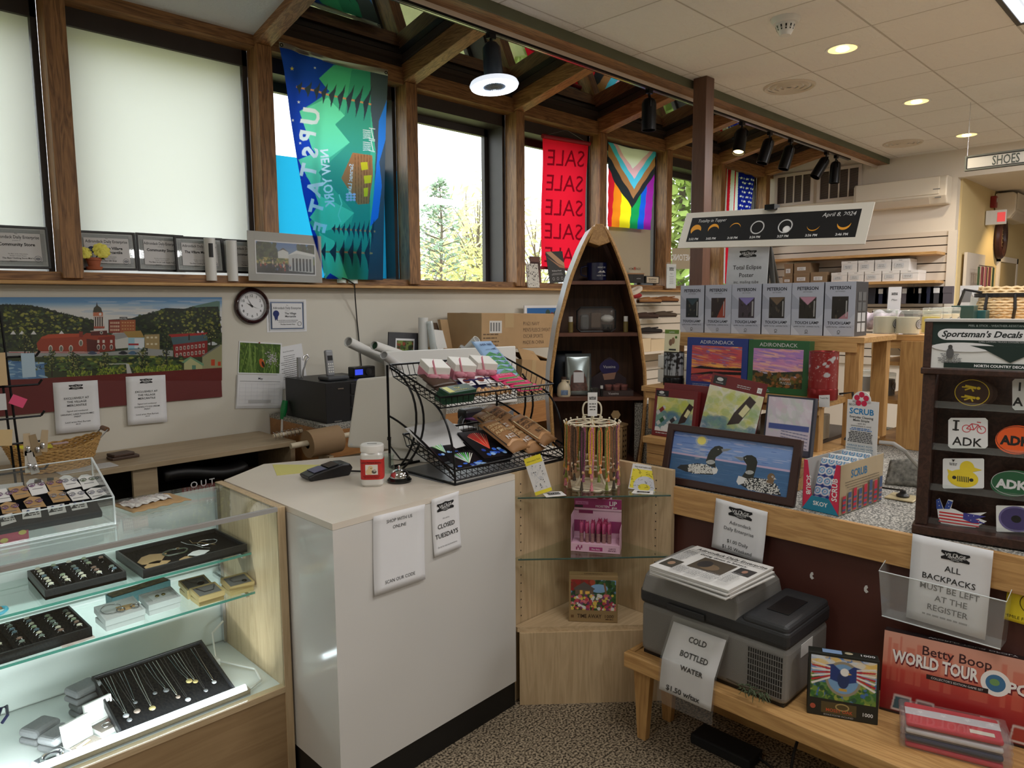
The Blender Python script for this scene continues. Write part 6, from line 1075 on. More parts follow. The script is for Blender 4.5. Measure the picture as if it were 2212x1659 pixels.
def pack(nm,Mx,w,h,t,m,art=None,lab='',cat='packet',grp=None,pf=1.0):
 r=MB().grid(lambda u,v:((u-.5)*w,v*h,t*(sin(PI*u)*sin(PI*min(1,v*pf)))**.6+.0008),8,10).build(nm,m,M=Mx,sm=1,solid=.0015)
 if art:a=Art();art(a,w,h);a.build('print',GLOSS,r,fn=lambda x,y,z:(x,y,t*(max(0,sin(PI*(x/w+.5)))*max(0,sin(PI*min(1,max(0,y/h)*pf))))**.6+.004+z))
 T(r,lab,cat,grp);return r
SB=mat('light_blue_pouch',S(150,184,222),.35)
def sa(c,gl=None):return lambda a,w,h:(a.text('sea salt',0,h*.66,h*.2,c,b=1,maxw=w*.84),a.text('summit sea salt',0,h*.4,h*.07,c),gl and a.poly([(-w*.4,h*.14),(-w*.1,h*.3),(w*.2,h*.16),(w*.42,h*.28),(w*.45,h*.12)],gl))
for k in range(6):pack('sea_salt_pouch',at2(TU,.50-.006*k,.125+.022*k,.012+.012*k,-.05,.38),.115,.12,.012,SB,sa(S(40,60,100),S(70,150,90)),'light blue sea salt pouch in the fanned stack on the upper rack tray' if k else 'light blue sea salt pouch at the front of the fanned stack','pouch','light blue sea salt pouches')
for k in range(3):pack('dark_pouch',at2(TU,.115-.012*k,.055+.02*k,.02+.012*k,.1,.1),.13,.1,.01,mat('brown_pouch',S(74,54,44),.4),sa(S(226,224,214)),'brown sea salt pouch behind the green boxes','pouch','brown sea salt pouches')
for k in range(3):o=MB().box(-.075,.075,0,.06,0,.016).build('tea_box',mat('dark_green_box',S(34,74,54),.4),M=at2(TU,.10+.006*k,.012,.001+.0165*k,.04*k));a=Art();a.text('TEA',0,.03,.018,S(214,206,80),b=1).bars(0,.018,.1,2,.007,.003,S(170,170,90)).rect(-.07,.004,.03,.05,S(190,190,60));a.build('print',GLOSS,o,z0=.0165);T(o,'dark green box at the front left of the upper rack tray, %s of three'%('bottom','middle','top')[k],'box','dark green boxes')
NUT=mat('sugared_nuts',S(200,156,104),.5,var=.3,scale=150)
for k,x in enumerate((.235,.30,.355)):
 r=E('nut_bag',M=at2(TU,x,.015,.002,.1-.12*k));b=MB();rn=random.Random(k)
 for _ in range(34):b.ball((rn.uniform(-.03,.03),rn.uniform(.005,.055),rn.uniform(.008,.022)),rn.uniform(.006,.009),6,5,.8)
 o=b.build('nuts',NUT,r,sm=1);o['kind']='stuff';MB().grid(lambda u,v:((u-.5)*.075,v*.1,.03*sin(PI*u)**.5*(1-v)**.5+.002),8,8).build('clear_bag',WRAP,r,sm=1);c=MB().box(-.03,.03,.085,.14,.004,.006).build('header_card',PAPER,r,M=MR(.25,4,'X'));a=Art();a.ell(.0,.115,.018,.014,S(110,50,36)).ell(.012,.122,.008,.007,S(150,60,40)).rect(-.02,.092,.04,.004,S(120));a.build('print',INK,c,z0=.0065);T(r,'clear bag of sugared nuts with a white header, %s of three'%('left','middle','right')[k],'nut bag','clear bags of nuts')
for k in range(4):pack('pink_bar',at2(TU,.525-.03*k,.03+.02*k,.004+.011*k,-.05+.03*k,.12),.14,.055,.009,mat('pink_wrapper',S(226,76,124),.35),(lambda a,w,h:(a.rect(-w*.4,h*.06,w*.8,h*.14,S(90,150,90)),a.bars(0,h*.6,w*.6,2,h*.2,h*.08,S(240,170,190)))),'bright pink bar in the pile at the right of the upper tray','snack bar','bright pink bars')
for k in range(3):o=MB().box(-.09,.09,0,.1,0,.012).build('navy_book',mat('navy_cover',S(50,50,100),.4),M=at2(TU,.24+.03*k,.105+.01*k,.0015+.0125*k,.02));T(o,'navy packet lying flat at the middle of the upper tray','packet','navy packets')
def fan(a,w,h,cols):
 a.rect(-w/2,0,w,h,S(20,18,22))
 for k in range(11):t=-.6+1.2*k/10;c=RC(cols);a.poly([(-w*.05,h*.3),(-w*.02,h*.3),(sin(t)*w*.55,h*.3+cos(t)*h*.62),(sin(t)*w*.55-w*.03,h*.3+cos(t)*h*.62)],c)
 for _ in range(14):a.ell(RU(-.4,.4)*w,RU(.08,.3)*h,w*.07,h*.05,RC([S(60,110,220),S(40,70,160),S(150,190,240)]),10)
def pcard(x,y,z,a_,w,h,cols,lab,tx=.15,t=.003):o=MB().box(-w/2,w/2,0,h,-t,0).build('photo_card',mat('dark_card',S(30,26,28),.4),M=at2(TL,x,y,z,a_,tx));a=Art();fan(a,w,h,cols);a.build('print',GLOSS,o);T(o,lab,'card','light streak photo cards on the lower tray')
WS=[S(230,230,220),S(120,220,120),S(200,220,240)];RS=[S(236,90,70),S(250,150,120),S(240,60,50)]
pcard(.07,.10,.03,.15,.12,.15,WS,'dark photo card with green light streaks at the back left of the lower tray');pcard(.11,.02,.022,-.1,.15,.11,WS,'dark photo card with white and blue light streaks at the front left corner')
for k in range(5):pcard(.235+.004*k,.03+.002*k,.014+.006*k,-.1,.15,.2,RS,'dark photo card with a red light fan, top of its stack' if k==4 else 'dark photo card in the stack under the red light fan card',.1)
o=MB().box(-.12,.12,0,.18,0,.002).build('blank_card',PAPERG,M=at2(TL,.12,.16,.035,.1,.2));T(o,'large pale sheet at the back of the lower tray','paper')
BR_=mat('brown_kraft_pouch',S(150,108,66),.6);
def nuts(t1,dark):
 def f(a,w,h):
  a.poly([(-w*.46,h*.22),(w*.46,h*.22),(w*.46,h*.9),(-w*.46,h*.9)],S(38,38,40)if dark else S(206,192,150));k=S(214,186,140)if dark else S(60,48,40)
  for i,l in enumerate(t1):a.text(l,-w*.4,h*(.76-.11*i),h*.105,k,al='l',b=1,maxw=w*.8)
  a.rect(-w*.4,h*.49,w*.7,h*.008,k).text("NAT'S",w*.1,h*.38,h*.06,S(226)if dark else k,b=1).text('NUTS',w*.1,h*.31,h*.06,S(226)if dark else k,b=1).text('N',-w*.14,h*.31,h*.15,S(226)if dark else k,b=1).poly([(-w*.46,h*.22),(-w*.1,h*.28),(w*.2,h*.24),(w*.46,h*.28),(w*.46,h*.18),(-w*.46,h*.18)],S(196,150,104))
 return f
for x,y,z,a_,t1,dk,lab in((.42,.12,.05,.25,('CINNAMON','SUGAR','PECANS'),1,'black labelled nut pouch at the back, partly hidden'),(.37,.03,.05,.18,('CINNAMON','SUGAR','ALMONDS'),1,'black labelled pouch of cinnamon sugar almonds in front'),(.47,.02,.028,.3,('CINNAMON','SUGAR','PECANS'),1,'black labelled pouch tucked between almonds and cashews'),(.50,.15,.06,.35,('PUMPKIN','SPICE','CASHEWS'),0,'cream labelled pouch behind the other cashews'),(.56,.04,.05,.28,('PUMPKIN','SPICE','CASHEWS'),0,'cream labelled pouch of pumpkin spice cashews in front')):pack('nut_pouch',at2(TL,x,y,z,a_,.22),.125,.2,.022,BR_,nuts(t1,dk),lab,'pouch','brown nut pouches on the lower tray',.9)
# ================================================================ corner shelf unit
r=E('corner_shelf',(2.2,1.85,0));TR=[(1.985,2.008),(1.985,1.99),(2.45,1.565),(2.46,1.58),(2.46,2.012)];q=[(x-2.2,y-1.85)for x,y in TR]
MB().box(-.228,.262,.163,.185,0,.974).build('left_wall',MAPLE,r,bevel=.001);MB().box(.262,.287,-.275,.185,0,.974).build('right_wall',MAPLE,r,bevel=.001)
MB().prism(q,.31,.33).build('base_shelf',MAPLEX,r);b=MB();a0,a1=Vector((1.99,1.985,0)),Vector((2.45,1.57,0));b.add([a0+UP*.0,a1+UP*.0,a1+UP*.31,a0+UP*.31],[(0,1,2,3)]);b.v=[(x-2.2,y-1.85,z)for x,y,z in b.v];b.build('kick_panel',MAPLE,r,solid=.012)
for z in(.621,.877):g=MB().prism([(x*.985,y*.985)for x,y in q],z-.007,z).build('glass_shelf',GLASS,r);d_=Vector((q[2][0]-q[1][0],q[2][1]-q[1][1],0))*.985;s0=Vector((q[1][0]*.985,q[1][1]*.985,z-.0035));MB().cyl(s0,s0+d_,.0036,n=6).build('front_edge',mat('glass_edge_dark',S(60,84,76),.1,coat=.5),g)
b=MB()
for k in range(17):z=.36+k*.035;b.cyl((-.17,.1625,z),(-.17,.1632,z),.003,n=8).cyl((.2615,-.2,z),(.2622,-.2,z),.003,n=8)
b.build('peg_hole',BLACKP,r);T(r,'maple corner shelf unit with two glass shelves','shelf unit')
ZS=.878
def pxcard(nm,pts,o,n,m,lab,cat='card',t=.001,art=None):
 P=[oP(*v,o,n)for v in pts];u=(P[1]-P[0]);w=u.length;u.normalize();v=n.cross(u);M=mk(P[0],u,v,n);Q=[((p-P[0]).dot(u),(p-P[0]).dot(v))for p in P];h=Q[3][1];sh=(Q[3][0],Q[3][1]);r=MB().prism(Q,-t,0).build(nm,m,M=M)
 if art:a=Art();art(a,w,h);k=Q[3][0]/h;a.build('print',INK,r,fn=lambda x,y,z:(x+y*k,y,z))
 T(r,lab,cat);return r
NV=(EYE-Vector((2.2,1.8,1.0)));NV.z=.35;NV.normalize()
def mapart(a,w,h):
 a.rect(0,h*.8,w,h*.2,S(238,220,60)).rect(0,0,w,h*.09,S(238,220,60)).text('Adirondack Park',w/2,h*.87,h*.06,S(40),shear=.2,maxw=w*.8)
 for k in range(40):x,y=RU(.15,.85)*w,RU(.14,.76)*h;a.line([(x,y),(x+RU(-.1,.1)*w,y+RU(-.06,.06)*h)],w*.012,S(150,160,180))
 for k in range(14):a.ell(RU(.15,.85)*w,RU(.14,.76)*h,w*.025,h*.014,S(50,50,56),8)
pxcard('map_card',((1157,1071),(1193,1059),(1170,983),(1131,992)),oZ(1157,1071,ZS),NV,WC,'tall map card with yellow ends leaning in the corner shelf',art=mapart)
def map2(a,w,h):
 a.rect(w*.03,h*.05,w*.94,h*.76,S(238,222,70)).text('THE NORTHERN ADIRONDACKS',w/2,h*.87,h*.075,S(50),b=1,maxw=w*.85).ell(w*.5,h*.2,w*.36,h*.36,S(214,216,226)).ell(w*.5,h*.12,w*.2,h*.14,S(238,222,70))
 for k in range(46):x,y=RU(.06,.94)*w,RU(.08,.78)*h;a.line([(x,y),(x+RU(-.1,.1)*w,y+RU(-.08,.08)*h)],w*.008,S(70,66,40))
pxcard('map_card',((1363,1056),(1428,1066),(1440,1012),(1374,1001)),oZ(1363,1056,ZS),NV,WC,'square map card behind the other yellow map card',t=.002);pxcard('map_card',((1357,1055),(1423,1064),(1433,1012),(1367,1001)),oZ(1357,1055,ZS)-Vector((.012,.012,0)),NV,WC,'square yellow map card at the front right of the corner shelf',art=map2)
for pts,lab in((((1180,1074),(1224,1070),(1212,1061),(1169,1063)),'white name card lying in front of the tall map card'),(((1364,1065),(1410,1068),(1412,1060),(1370,1058)),'white name card lying in front of the square map card')):pxcard('name_card',pts,oZ(*pts[0],ZS+.004),Vector((-.1,-.1,1)).normalized(),WC,lab,art=lambda a,w,h:(a.rect(w*.2,h*.3,w*.6,h*.4,S(40)),a.text('VILLAGE',w/2,h*.4,h*.25,S(220))))
# bracelet carousel
p=oZ(1278,1047,ZS);r=E('bracelet_carousel',p);CRM=mat('cream_metal',S(226,216,190),.5,var=.12,scale=30);MB().lathe([(1e-4,.002),(.09,.003),(.1,.005)],40).build('doily_base',CRM,r);b=MB()
for k in range(14):t=6.283*k/14;b.lathe([(1e-4,.003),(.022,.004),(.023,0)],12,(.095*cos(t),.095*sin(t),0))
b.build('scalloped_rim',CRM,r);b=MB().cyl((0,0,.03),(0,0,.30),.005)
b.build('pole',CRM,r);b=MB()
for k in range(3):t=6.283*k/3+.6;b.tube(bz([(.01*cos(t),.01*sin(t),.08),(.05*cos(t),.05*sin(t),.09),(.04*cos(t),.04*sin(t),.04),(.075*cos(t),.075*sin(t),.004)]),.005,6)
b.build('foot',CRM,r);b=MB()
for R,z in((.1,.27),(.09,.085)):b.tube([(R*cos(t),R*sin(t),z)for t in np.linspace(0,6.283,33)[:-1]],.004,6,True)
for k in range(4):t=PI*k/4;b.tube([(-.1*cos(t),-.1*sin(t),.27),(.1*cos(t),.1*sin(t),.27)],.003,5)
b.build('ring',CRM,r);ca=Vector((CR.x,CR.y,0)).normalized();b=MB()
for sg in(-1,1):b.tube([tuple(ca*sg*x+UP*z)for x,_,z in bz([(0,0,.27),(.03,0,.25),(.05,0,.31),(.055,0,.37),(.01,0,.38),(.0,0,.33)],16)],.0035,6).tube([tuple(ca*sg*x+UP*z)for x,_,z in bz([(0,0,.275),(.05,0,.27),(.05,0,.315),(.012,0,.30)],10)],.003,6)
b.build('heart_finial',CRM,r);NN=20;b=MB()
for k in range(NN):t=6.283*k/NN;c,s_=cos(t),sin(t);b.tube([(.1*c,.1*s_,.27),(.113*c,.113*s_,.262),(.118*c,.118*s_,.272)],.002,5).ball((.119*c,.119*s_,.275),.0045,7,5)
b.build('hook',CRM,r);T(r,'cream wire carousel hung with bracelets in the corner shelf','carousel')
o=MB().box(-.02,.02,-.001,.001,.30,.40).build('price_tag',WC,M=MT(p-Vector((.012,.012,0)))@MR(-.78,4,'Z'));a=Art();vlogo(a,0,.37,.03);a.bars(0,.35,.03,3,.012,.004,S(90));a.build('print',INK,o,fn=lambda x,y,z:(x,-.0012-z,y));T(o,'white price tag on top of the bracelet carousel','price tag')
bc=[('orange',S(232,130,74)),('pink',S(214,130,140)),('purple',S(130,74,100)),('brown',S(130,92,66)),('green',S(120,130,60)),('golden yellow',S(236,176,60)),('black and cream',S(70,60,50))];pr={}
for k in range(2*NN):
 t=6.283*(k//2+.16*(k%2))/NN;nm,c=bc[(k*3+k//7)%7];L_=-.155-.03*((k*5)%3)
 if nm not in pr:
  R0=E('braided_bracelet');cm=mat('cord_'+nm.replace(' ','_'),c,.8,var=.5,scale=260)
  for sg in(-1,1):MB().tube([(sg*.0008,0,0),(sg*.006,.002,-.02),(sg*.006,0,-.1),(sg*.003,0,-.155)],.0034,5).build('cord',cm,R0)
  MB().ball((0,0,-.158),.0065,8,6).build('bead',mat('wood_bead',S(206,166,130),.5),R0,sm=1);MB().cyl((0,0,-.163),(0,0,-.19),.003,.008,8).build('tassel',cm,R0);pr[nm]=R0;rb=R0
 else:rb=dup(pr[nm])
 rb.location=p+Vector((.114*cos(t),.114*sin(t),.266));rb.rotation_euler=(0,0,t+PI/2);rb.scale=(1,1,-L_/.155);T(rb,nm+' braided bracelet hanging on the cream carousel','bracelet',nm+' bracelets on the carousel')
 # lip gloss display
M,w,h=frZ((1234,1190),(1346,1198),.622,0,(1232,1112));w=.20;r=E('lip_gloss_display',M=M);PK=mat('pale_pink_card',S(222,180,200),.5);d_=.09;h=.2
MB().box(0,w,0,.035,-d_,0).build('front_box',PK,r,bevel=.001);MB().box(0,w,.035,.155,-d_,-d_+.003).prism([(.0,.15),(w,.15),(w,.205),(.16,.205),(.16,.225),(.088,.225),(.088,.21),(.07,.21),(.07,.245),(.055,.24),(.03,.245),(.03,.205),(0,.205)],-d_,-d_+.003).build('back_card',PK,r);MB().prism([(0,.035),(0,.155),(-.001,.155)],-d_,0).box(-.002,0,0,.1,-d_,0).box(w,w+.002,0,.1,-d_,0).build('side_card',PK,r)
a=Art();a.rect(0,.163,w,.042,S(150,50,104)).text('LIP',.165,.178,.026,S(236),b=1).text('MOISTEN',.12,.168,.014,S(236)).text('gloss',.17,.166,.011,S(236),b=1).rect(.005,.178,.055,.014,S(190,110,160)).text('Miss Baby',.033,.181,.009,S(120,30,80),maxw=.05).rect(.002,.165,.035,.01,S(30)).ell(.11,.212,.017,.007,S(120,30,30)).ell(.14,.215,.014,.009,S(130,30,36)).rect(.033,.207,.03,.034,S(150,50,104)).rect(.02,.14,.06,.014,S(130,40,90)).rect(.0,.06,.05,.05,S(150,60,110)).rect(.15,.06,.05,.05,S(150,60,110));a.build('back_print',GLOSS,r,z0=-d_+.0035)
a=Art();a.rect(.075,.007,.055,.016,S(170,60,120)).text('Miss Baby',.1025,.011,.009,S(236),maxw=.05).text('24PCS',.17,.015,.011,S(110,60,90)).bars(.17,.009,.035,1,.01,.003,S(120,70,100));[a.rect(.02+.007*k,.008+.008*(k%2),.005,.012,S(150,50,100))for k in range(4)];a.build('front_print',GLOSS,r);T(r,'pink counter display box of lip gloss on the middle glass shelf','display box')
GT=None
for row,xs_ in((0,(.04,.063,.086,.11,.133,.156)),(1,(.086,.112,.136)),(2,(.112,.136))):
 for i,x in enumerate(xs_):
  Mx=M@MT((x,.03,-.025-row*.024))
  if GT is None:
   GT=E('lip_gloss_tube');Y2=MR(-PI/2,4,'X');MB().lathe([(1e-4,0),(.0085,0),(.0085,.045),(1e-4,.045)],14,M=Y2).build('tube',mat('glitter_tube',S(150,110,110),.2,var=.4,scale=300,coat=.8),GT,sm=1);MB().lathe([(.009,.045),(.0092,.083),(.007,.088),(1e-4,.088)],14,M=Y2).build('cap',mat('pink_chrome',S(214,110,160),.15,.85),GT,sm=1);MB().prism([(-.008,.085),(-.006,.098),(0,.09),(.006,.098),(.008,.085)],-.003,.003).build('cap_ear',mat('pink_chrome',S(214,110,160),.15,.85),GT);g=GT
  else:g=dup(GT)
  g.matrix_world=Mx;T(g,'lip gloss tube with pink cap in the front row, %s from left'%('first','second','third','fourth','fifth','sixth')[i]if row==0 else 'lip gloss tube with pink cap behind the front row of tubes','lip gloss','lip gloss tubes in the front row' if row==0 else 'lip gloss tubes behind the front row')
  # garden puzzle
def pbox(nm,M,w,h,d_,m,art,lab,ras=None,cat='puzzle box',top=None):
 r=MB().box(0,w,0,h,-d_,0).build(nm,m,M=M,bevel=.0015)
 if art:a=Art();art(a,w,h);a.build('lettering',GLOSS,r)
 if ras:g,ox,oy=ras;g.build('picture',GLOSS,r,z0=.0004,ox=ox,oy=oy)
 if top:a=Art();top(a,w,d_);a.build('top_lettering',GLOSS,r,fn=lambda x,y,z:(x,h+z,-d_+y))
 T(r,lab,cat);return r
M,w,h=frZ((1229,1342),(1334,1346),.331,0,(1228,1243));gd=Ras(w*.92,h*.66,700,S(50,60,40));gw,gh=gd.w,gd.h;gd.grad([(0,S(60,56,36)),(.4,S(60,80,44)),(.62,S(110,150,190)),(1,S(130,170,214))])
gd.dabs(130,0,gw,gh*.4,gh*.95,[S(40,80,40),S(60,104,50),S(30,60,34)],.006,.014);gd.dabs(40,0,gw*.5,gh*.7,gh,[S(150,40,40),S(120,50,40),S(170,70,50)],.006,.014);gd.ell(gw*.62,gh*.72,gw*.2,gh*.14,S(130,170,210));gd.poly([(gw*.1,gh*.5),(gw*.1,gh*.75),(gw*.3,gh*.92),(gw*.5,gh*.72),(gw*.5,gh*.5)],S(110,90,76));gd.poly([(gw*.06,gh*.7),(gw*.3,gh*.92),(gw*.54,gh*.7),(gw*.5,gh*.66),(gw*.1,gh*.66)],S(90,84,80));gd.rect(gw*.2,gh*.52,gw*.06,gh*.13,S(240,190,90));gd.rect(gw*.32,gh*.52,gw*.1,gh*.1,S(240,190,90));gd.line([(gw*.74,gh*.3),(gw*.78,gh*.6),(gw*.74,gh*.9)],.008,S(130,96,70))
gd.dabs(200,0,gw,0,gh*.5,[S(190,60,80),S(230,230,226),S(220,110,120),S(60,100,50),S(120,50,110),S(230,200,90),S(50,84,44)],.004,.009)
pbox('puzzle_box',M,w,h,.05,mat('tan_box',S(150,124,84),.5),lambda a,w,h:(a.text('TIME AWAY',w*.42,h*.09,h*.12,S(60,40,30),maxw=w*.5,b=1),a.text('1000',w*.83,h*.1,h*.1,S(60,40,30),maxw=w*.22),a.bars(w*.83,h*.06,w*.18,1,.01,h*.02,S(80,60,40)),a.rect(w*.04,h*.09,w*.06,w*.06,S(110,80,50))),'puzzle box with a cottage garden at the foot of the corner shelf',(gd,w*.04,h*.26),top=lambda a,w,d:a.text('TIME AWAY',w/2,d*.4,d*.3,S(60,40,30)))
# ================================================================ boat shaped bookcase
bp_=Vector((3.18,2.53,0));nb=Vector((-.68,-.733,0)).normalized();M=mk(bp_,Vector((-nb.y,nb.x,0)),UP,nb);r=E('boat_bookcase',M=M);hw=lambda z:float(np.interp(z,[0,.4,.75,.9,1.11,1.27,1.53,1.785,1.95,2.03,2.075],[.13,.19,.232,.25,.262,.256,.218,.15,.085,.045,.018]));zs=list(np.linspace(0,2.07,40));DB=.30
BTW=wood('boat_brown_wood',S(74,48,36),S(96,66,50),1,1.2,.45);BEAD=wood('boat_beadboard',S(78,52,38),S(104,72,50),1,1.0,.5)
for sg,nm in((-1,'left_side'),(1,'right_side')):
 b=MB();b.add([(sg*(hw(z)+t),z,d)for z in zs for t,d in((0,-DB),(0,0),(.014,0),(.014,-DB))],[(4*i+k,4*i+(k+1)%4,4*i+4+(k+1)%4,4*i+4+k)for i in range(len(zs)-1)for k in range(4)]);b.build(nm,[BTW],r,sm=1)
 b=MB();b.add([(sg*(hw(z)+t),z,d)for z in zs for t,d in((.0145,-DB),(.0145,-.002),(.017,-.002),(.017,-DB))],[(4*i+k,4*i+(k+1)%4,4*i+4+(k+1)%4,4*i+4+k)for i in range(len(zs)-1)for k in range(4)]);b.build('hull_skin',mat('grey_hull_paint',S(150,156,162),.3),r,sm=1)
 b=MB();b.tube([(sg*(hw(z)+.008),z,.004)for z in zs],.011,6);b.build('gunwale',PINEV,r,sm=1)
b=MB();b.add([(sg*hw(z),z,-DB+.01)for z in zs for sg in(-1,1)],[(2*i,2*i+1,2*i+3,2*i+2)for i in range(len(zs)-1)])
bk=b.build('back_panel',BEAD,r,solid=.008);b=MB();[b.box(x-.0015,x+.0015,0,float(np.interp(abs(x),[0,.045,.085,.15,.218,.25],[2.0,2.0,1.93,1.76,1.5,1.2])),-DB+.014,-DB+.0155)for x in np.arange(-.24,.25,.06)];b.build('bead_groove',mat('groove_dark',S(50,32,24),.8),bk)
SHZ=(1.775,1.485,1.12,.74,.35)
for z in SHZ:MB().box(-hw(z),hw(z),z-.02,z,-DB+.02,-.004).build('shelf',wood('boat_shelf_wood',S(92,58,46),S(116,76,60),0,1.0,.4),r)
MB().prism([(-.06,1.985),(0,1.965),(.06,1.985),(.022,2.085),(-.022,2.085)],-.16,.012).build('bow_deck',PINEV,r,bevel=.004);T(r,'upright boat shaped bookcase of dark wood behind the counter','bookcase')
Bm=lambda x,z,d=-.1,a_=0:M@MT((x,z,d))@MR(a_,4,'Y')@MR(-PI/2,4,'X')
def lath(nm,Mx,parts,lab,cat,grp=None):
 r=E(nm,M=Mx);
 for pn,prof,m in parts:MB().lathe(prof,22).build(pn,m,r,sm=1)
 T(r,lab,cat,grp);return r
r=lath('enamel_mug',Bm(.0,1.776,-.08),[('body',[(1e-4,0),(.05,0),(.055,.005),(.058,.1),(.06,.102),(.056,.1),(.052,.008),(1e-4,.008)],mat('navy_enamel',S(22,28,66),.15,coat=.6))],'navy enamel mug in the top of the boat bookcase','mug');MB().tube([(-.055,0,.085),(-.09,0,.075),(-.09,0,.035),(-.057,0,.025)],.005).build('handle',mat('navy_enamel',S(22,28,66),.15),r,sm=1);a=Art();a.text('SARANAC LAKE',.0,.07,.012,S(210),maxw=.05).text('NEW YORK',0,.025,.011,S(210)).poly([(-.024,.045),(-.01,.056),(0,.05),(.012,.058),(.026,.044)],S(210));a.build('print',INK,r,fn=lambda x,y,z:(.0605*sin(x/.06+.35),-.0605*cos(x/.06+.35),y))
for sg,lab in((-.15,'left'),(.165,'right')):lath('roller_bottle',Bm(sg,1.486,-.06),[('glass',[(1e-4,0),(.014,0),(.014,.06),(1e-4,.062)],mat('amber_oil',S(120,104,60),.1)),('cap',[(.012,.06),(.012,.09),(1e-4,.09)],WHITEP)],'small roller bottle with white cap, %s of the zip bag'%lab,'bottle','roller bottles')
r=E('zip_bag',M=M@MT((.0,1.487,-.09)));MB().box(-.11,.11,0,.14,-.05,.03).build('clear_body',WRAP,r,bevel=.03,seg=4);MB().tube([(x,y,.0)for x,y in[(-.09,.002),(.09,.002),(.11,.02),(.11,.12),(.09,.14),(-.09,.14),(-.11,.12),(-.11,.02)]],.006,6,True).build('zip_trim',BLACKP,r);MB().box(-.03,.03,.02,.11,-.035,-.005).build('brown_bar',mat('brown_carton',S(96,76,60),.6),r,bevel=.006);MB().box(-.09,-.04,.01,.1,-.03,0).build('grey_tube',mat('dark_grey_tube',S(90,92,92),.4),r,bevel=.014);MB().ball((.065,.075,-.01),.035,10,7,.9,1.1,.7).build('white_sponge',WHITEP,r,sm=1);MB().lathe([(1e-4,0),(.03,0),(.03,.03),(1e-4,.032)],18,M=MT((.065,.01,0))@MR(-PI/2,4,'X')).build('black_tin',BLACKP,r);T(r,'clear zip bag of toiletries on the second boat shelf','toiletry bag')
r=lath('syrup_jug',Bm(-.19,1.121,-.05),[('jug',[(1e-4,0),(.036,0),(.04,.01),(.038,.05),(.03,.07),(.014,.085),(.013,.1),(1e-4,.1)],mat('cream_jug',S(210,196,166),.35)),('cap',[(.015,.098),(.015,.112),(1e-4,.112)],mat('cap_dark',S(70,50,40),.5))],'small cream syrup jug on the third boat shelf','jug');MB().tube([(.013,0,.09),(.032,0,.09),(.03,0,.07)],.005).build('handle',mat('cream_jug',S(210,196,166),.35),r);MB().box(-.02,.02,-.0405,-.039,.012,.04).build('label',mat('jug_label',S(110,130,160),.5,var=.4,scale=80),r)
def foil(x,d,w,h,m,lab,win):
 r=E('foil_pouch',M=M@MT((x,1.121,d))@MR(-.12,4,'X'));MB().grid(lambda u,v:((u-.5)*w,v*h,.028*sin(PI*u)**.5*(1-v)**.7),10,10).build('pouch',m,r,sm=1,solid=.004)
 if win:MB().grid(lambda u,v:((u-.5)*w*.8,h*(.1+.5*v),.03*sin(PI*(.1+u*.8))**.5*(1-.1-.5*v)**.7+.003),8,8).build('contents',mat('chocolate_pieces',S(96,62,50),.4,var=.5,scale=70),r,sm=1);MB().box(-.03,.03,h*.3,h*.55,.026,.028).build('label',PAPER,r)
 T(r,lab,'pouch')
foil(-.10,-.10,.15,.24,mat('silver_foil',S(160,172,172),.18,.7),'silver foil pouch with a window on the third boat shelf',1);foil(-.15,-.2,.17,.25,mat('dark_blue_foil',S(30,40,52),.3,.3),'dark blue pouch behind the silver foil one',0)
r=E('cone_display',M=M@MT((.06,1.121,-.16)));VB=mat('vaseina_brown',S(58,44,50),.5);MB().prism([(-.08,0),(.13,0),(.13,.09),(.07,.13),(.06,.2),(.03,.215),(-.0,.2),(-.02,.13),(-.08,.09)],-.01,0).build('back_card',VB,r);MB().box(-.08,.15,0,.03,-.005,.12).build('tray',mat('vaseina_tray',S(70,56,54),.6),r);a=Art();a.ell(.03,.155,.058,.045,S(52,46,96)).text('Vaseina',.03,.15,.024,S(230),maxw=.1).poly([(-.01,.115),(.07,.125),(.06,.085),(.0,.08)],S(170,130,110));a.build('print',INK,r);a=Art();a.text('Vaseina',.035,.008,.02,S(220));a.build('front_print',INK,r,z0=.1205);T(r,'brown Vaseina counter display on the third boat shelf','display box')
for i,(x,d_)in enumerate(((.07,-.07),(.115,-.06),(.16,-.07),(.14,-.11))):lath('balm_jar',Bm(x,1.152,d_),[('jar',[(1e-4,0),(.02,0),(.021,.02),(1e-4,.02)],mat('balm_brown',S(110,70,66),.3)),('lid',[(.022,.02),(.022,.032),(1e-4,.034)],mat('balm_lid',S(140,90,84),.35))],'small brown round jar in the Vaseina tray, %s'%('left','middle','right','behind the others')[i],'jar','brown round jars')
lath('glass_jar',Bm(-.02,1.121,-.03),[('jar',[(1e-4,.002),(.024,.002),(.025,.05),(.027,.05),(.026,0)],GLASS)],'small clear jar in front of the silver foil pouch','jar');lath('lip_balm',Bm(.025,1.121,-.03),[('tube',[(1e-4,0),(.008,0),(.008,.045),(1e-4,.045)],BLACKP),('cap',[(.0082,.045),(.0082,.062),(1e-4,.062)],WHITEP)],'black lip balm stick on the third boat shelf','lip balm')
lp=M@Vector((.12,.741,-.1));r=E('wooden_lantern',lp);LT=mat('pale_plywood',S(190,160,116),.6);b=MB();hx=[(.065*cos(PI/3*k+.2),.065*sin(PI/3*k+.2))for k in range(6)];b.prism(hx,0,.2);b.prism([(x*1.12,y*1.12)for x,y in hx],.2,.21);b.build('body',LT,r);a=Art()
for k in range(6):
 m0=((Vector((*hx[k],0))+Vector((*hx[(k+1)%6],0)))/2);n0=m0.normalized();t0=Vector((-n0.y,n0.x,0));a=Art()
 for i in range(6):
  for j in(-1,1):a.poly(star(j*.014,.02+.031*i,.011,.2,7,.45),S(40,30,24))
 a.build('leaf_cutout',INK,r,fn=lambda x,y,z:tuple(m0+n0*(z+.0005)+t0*x+UP*y))
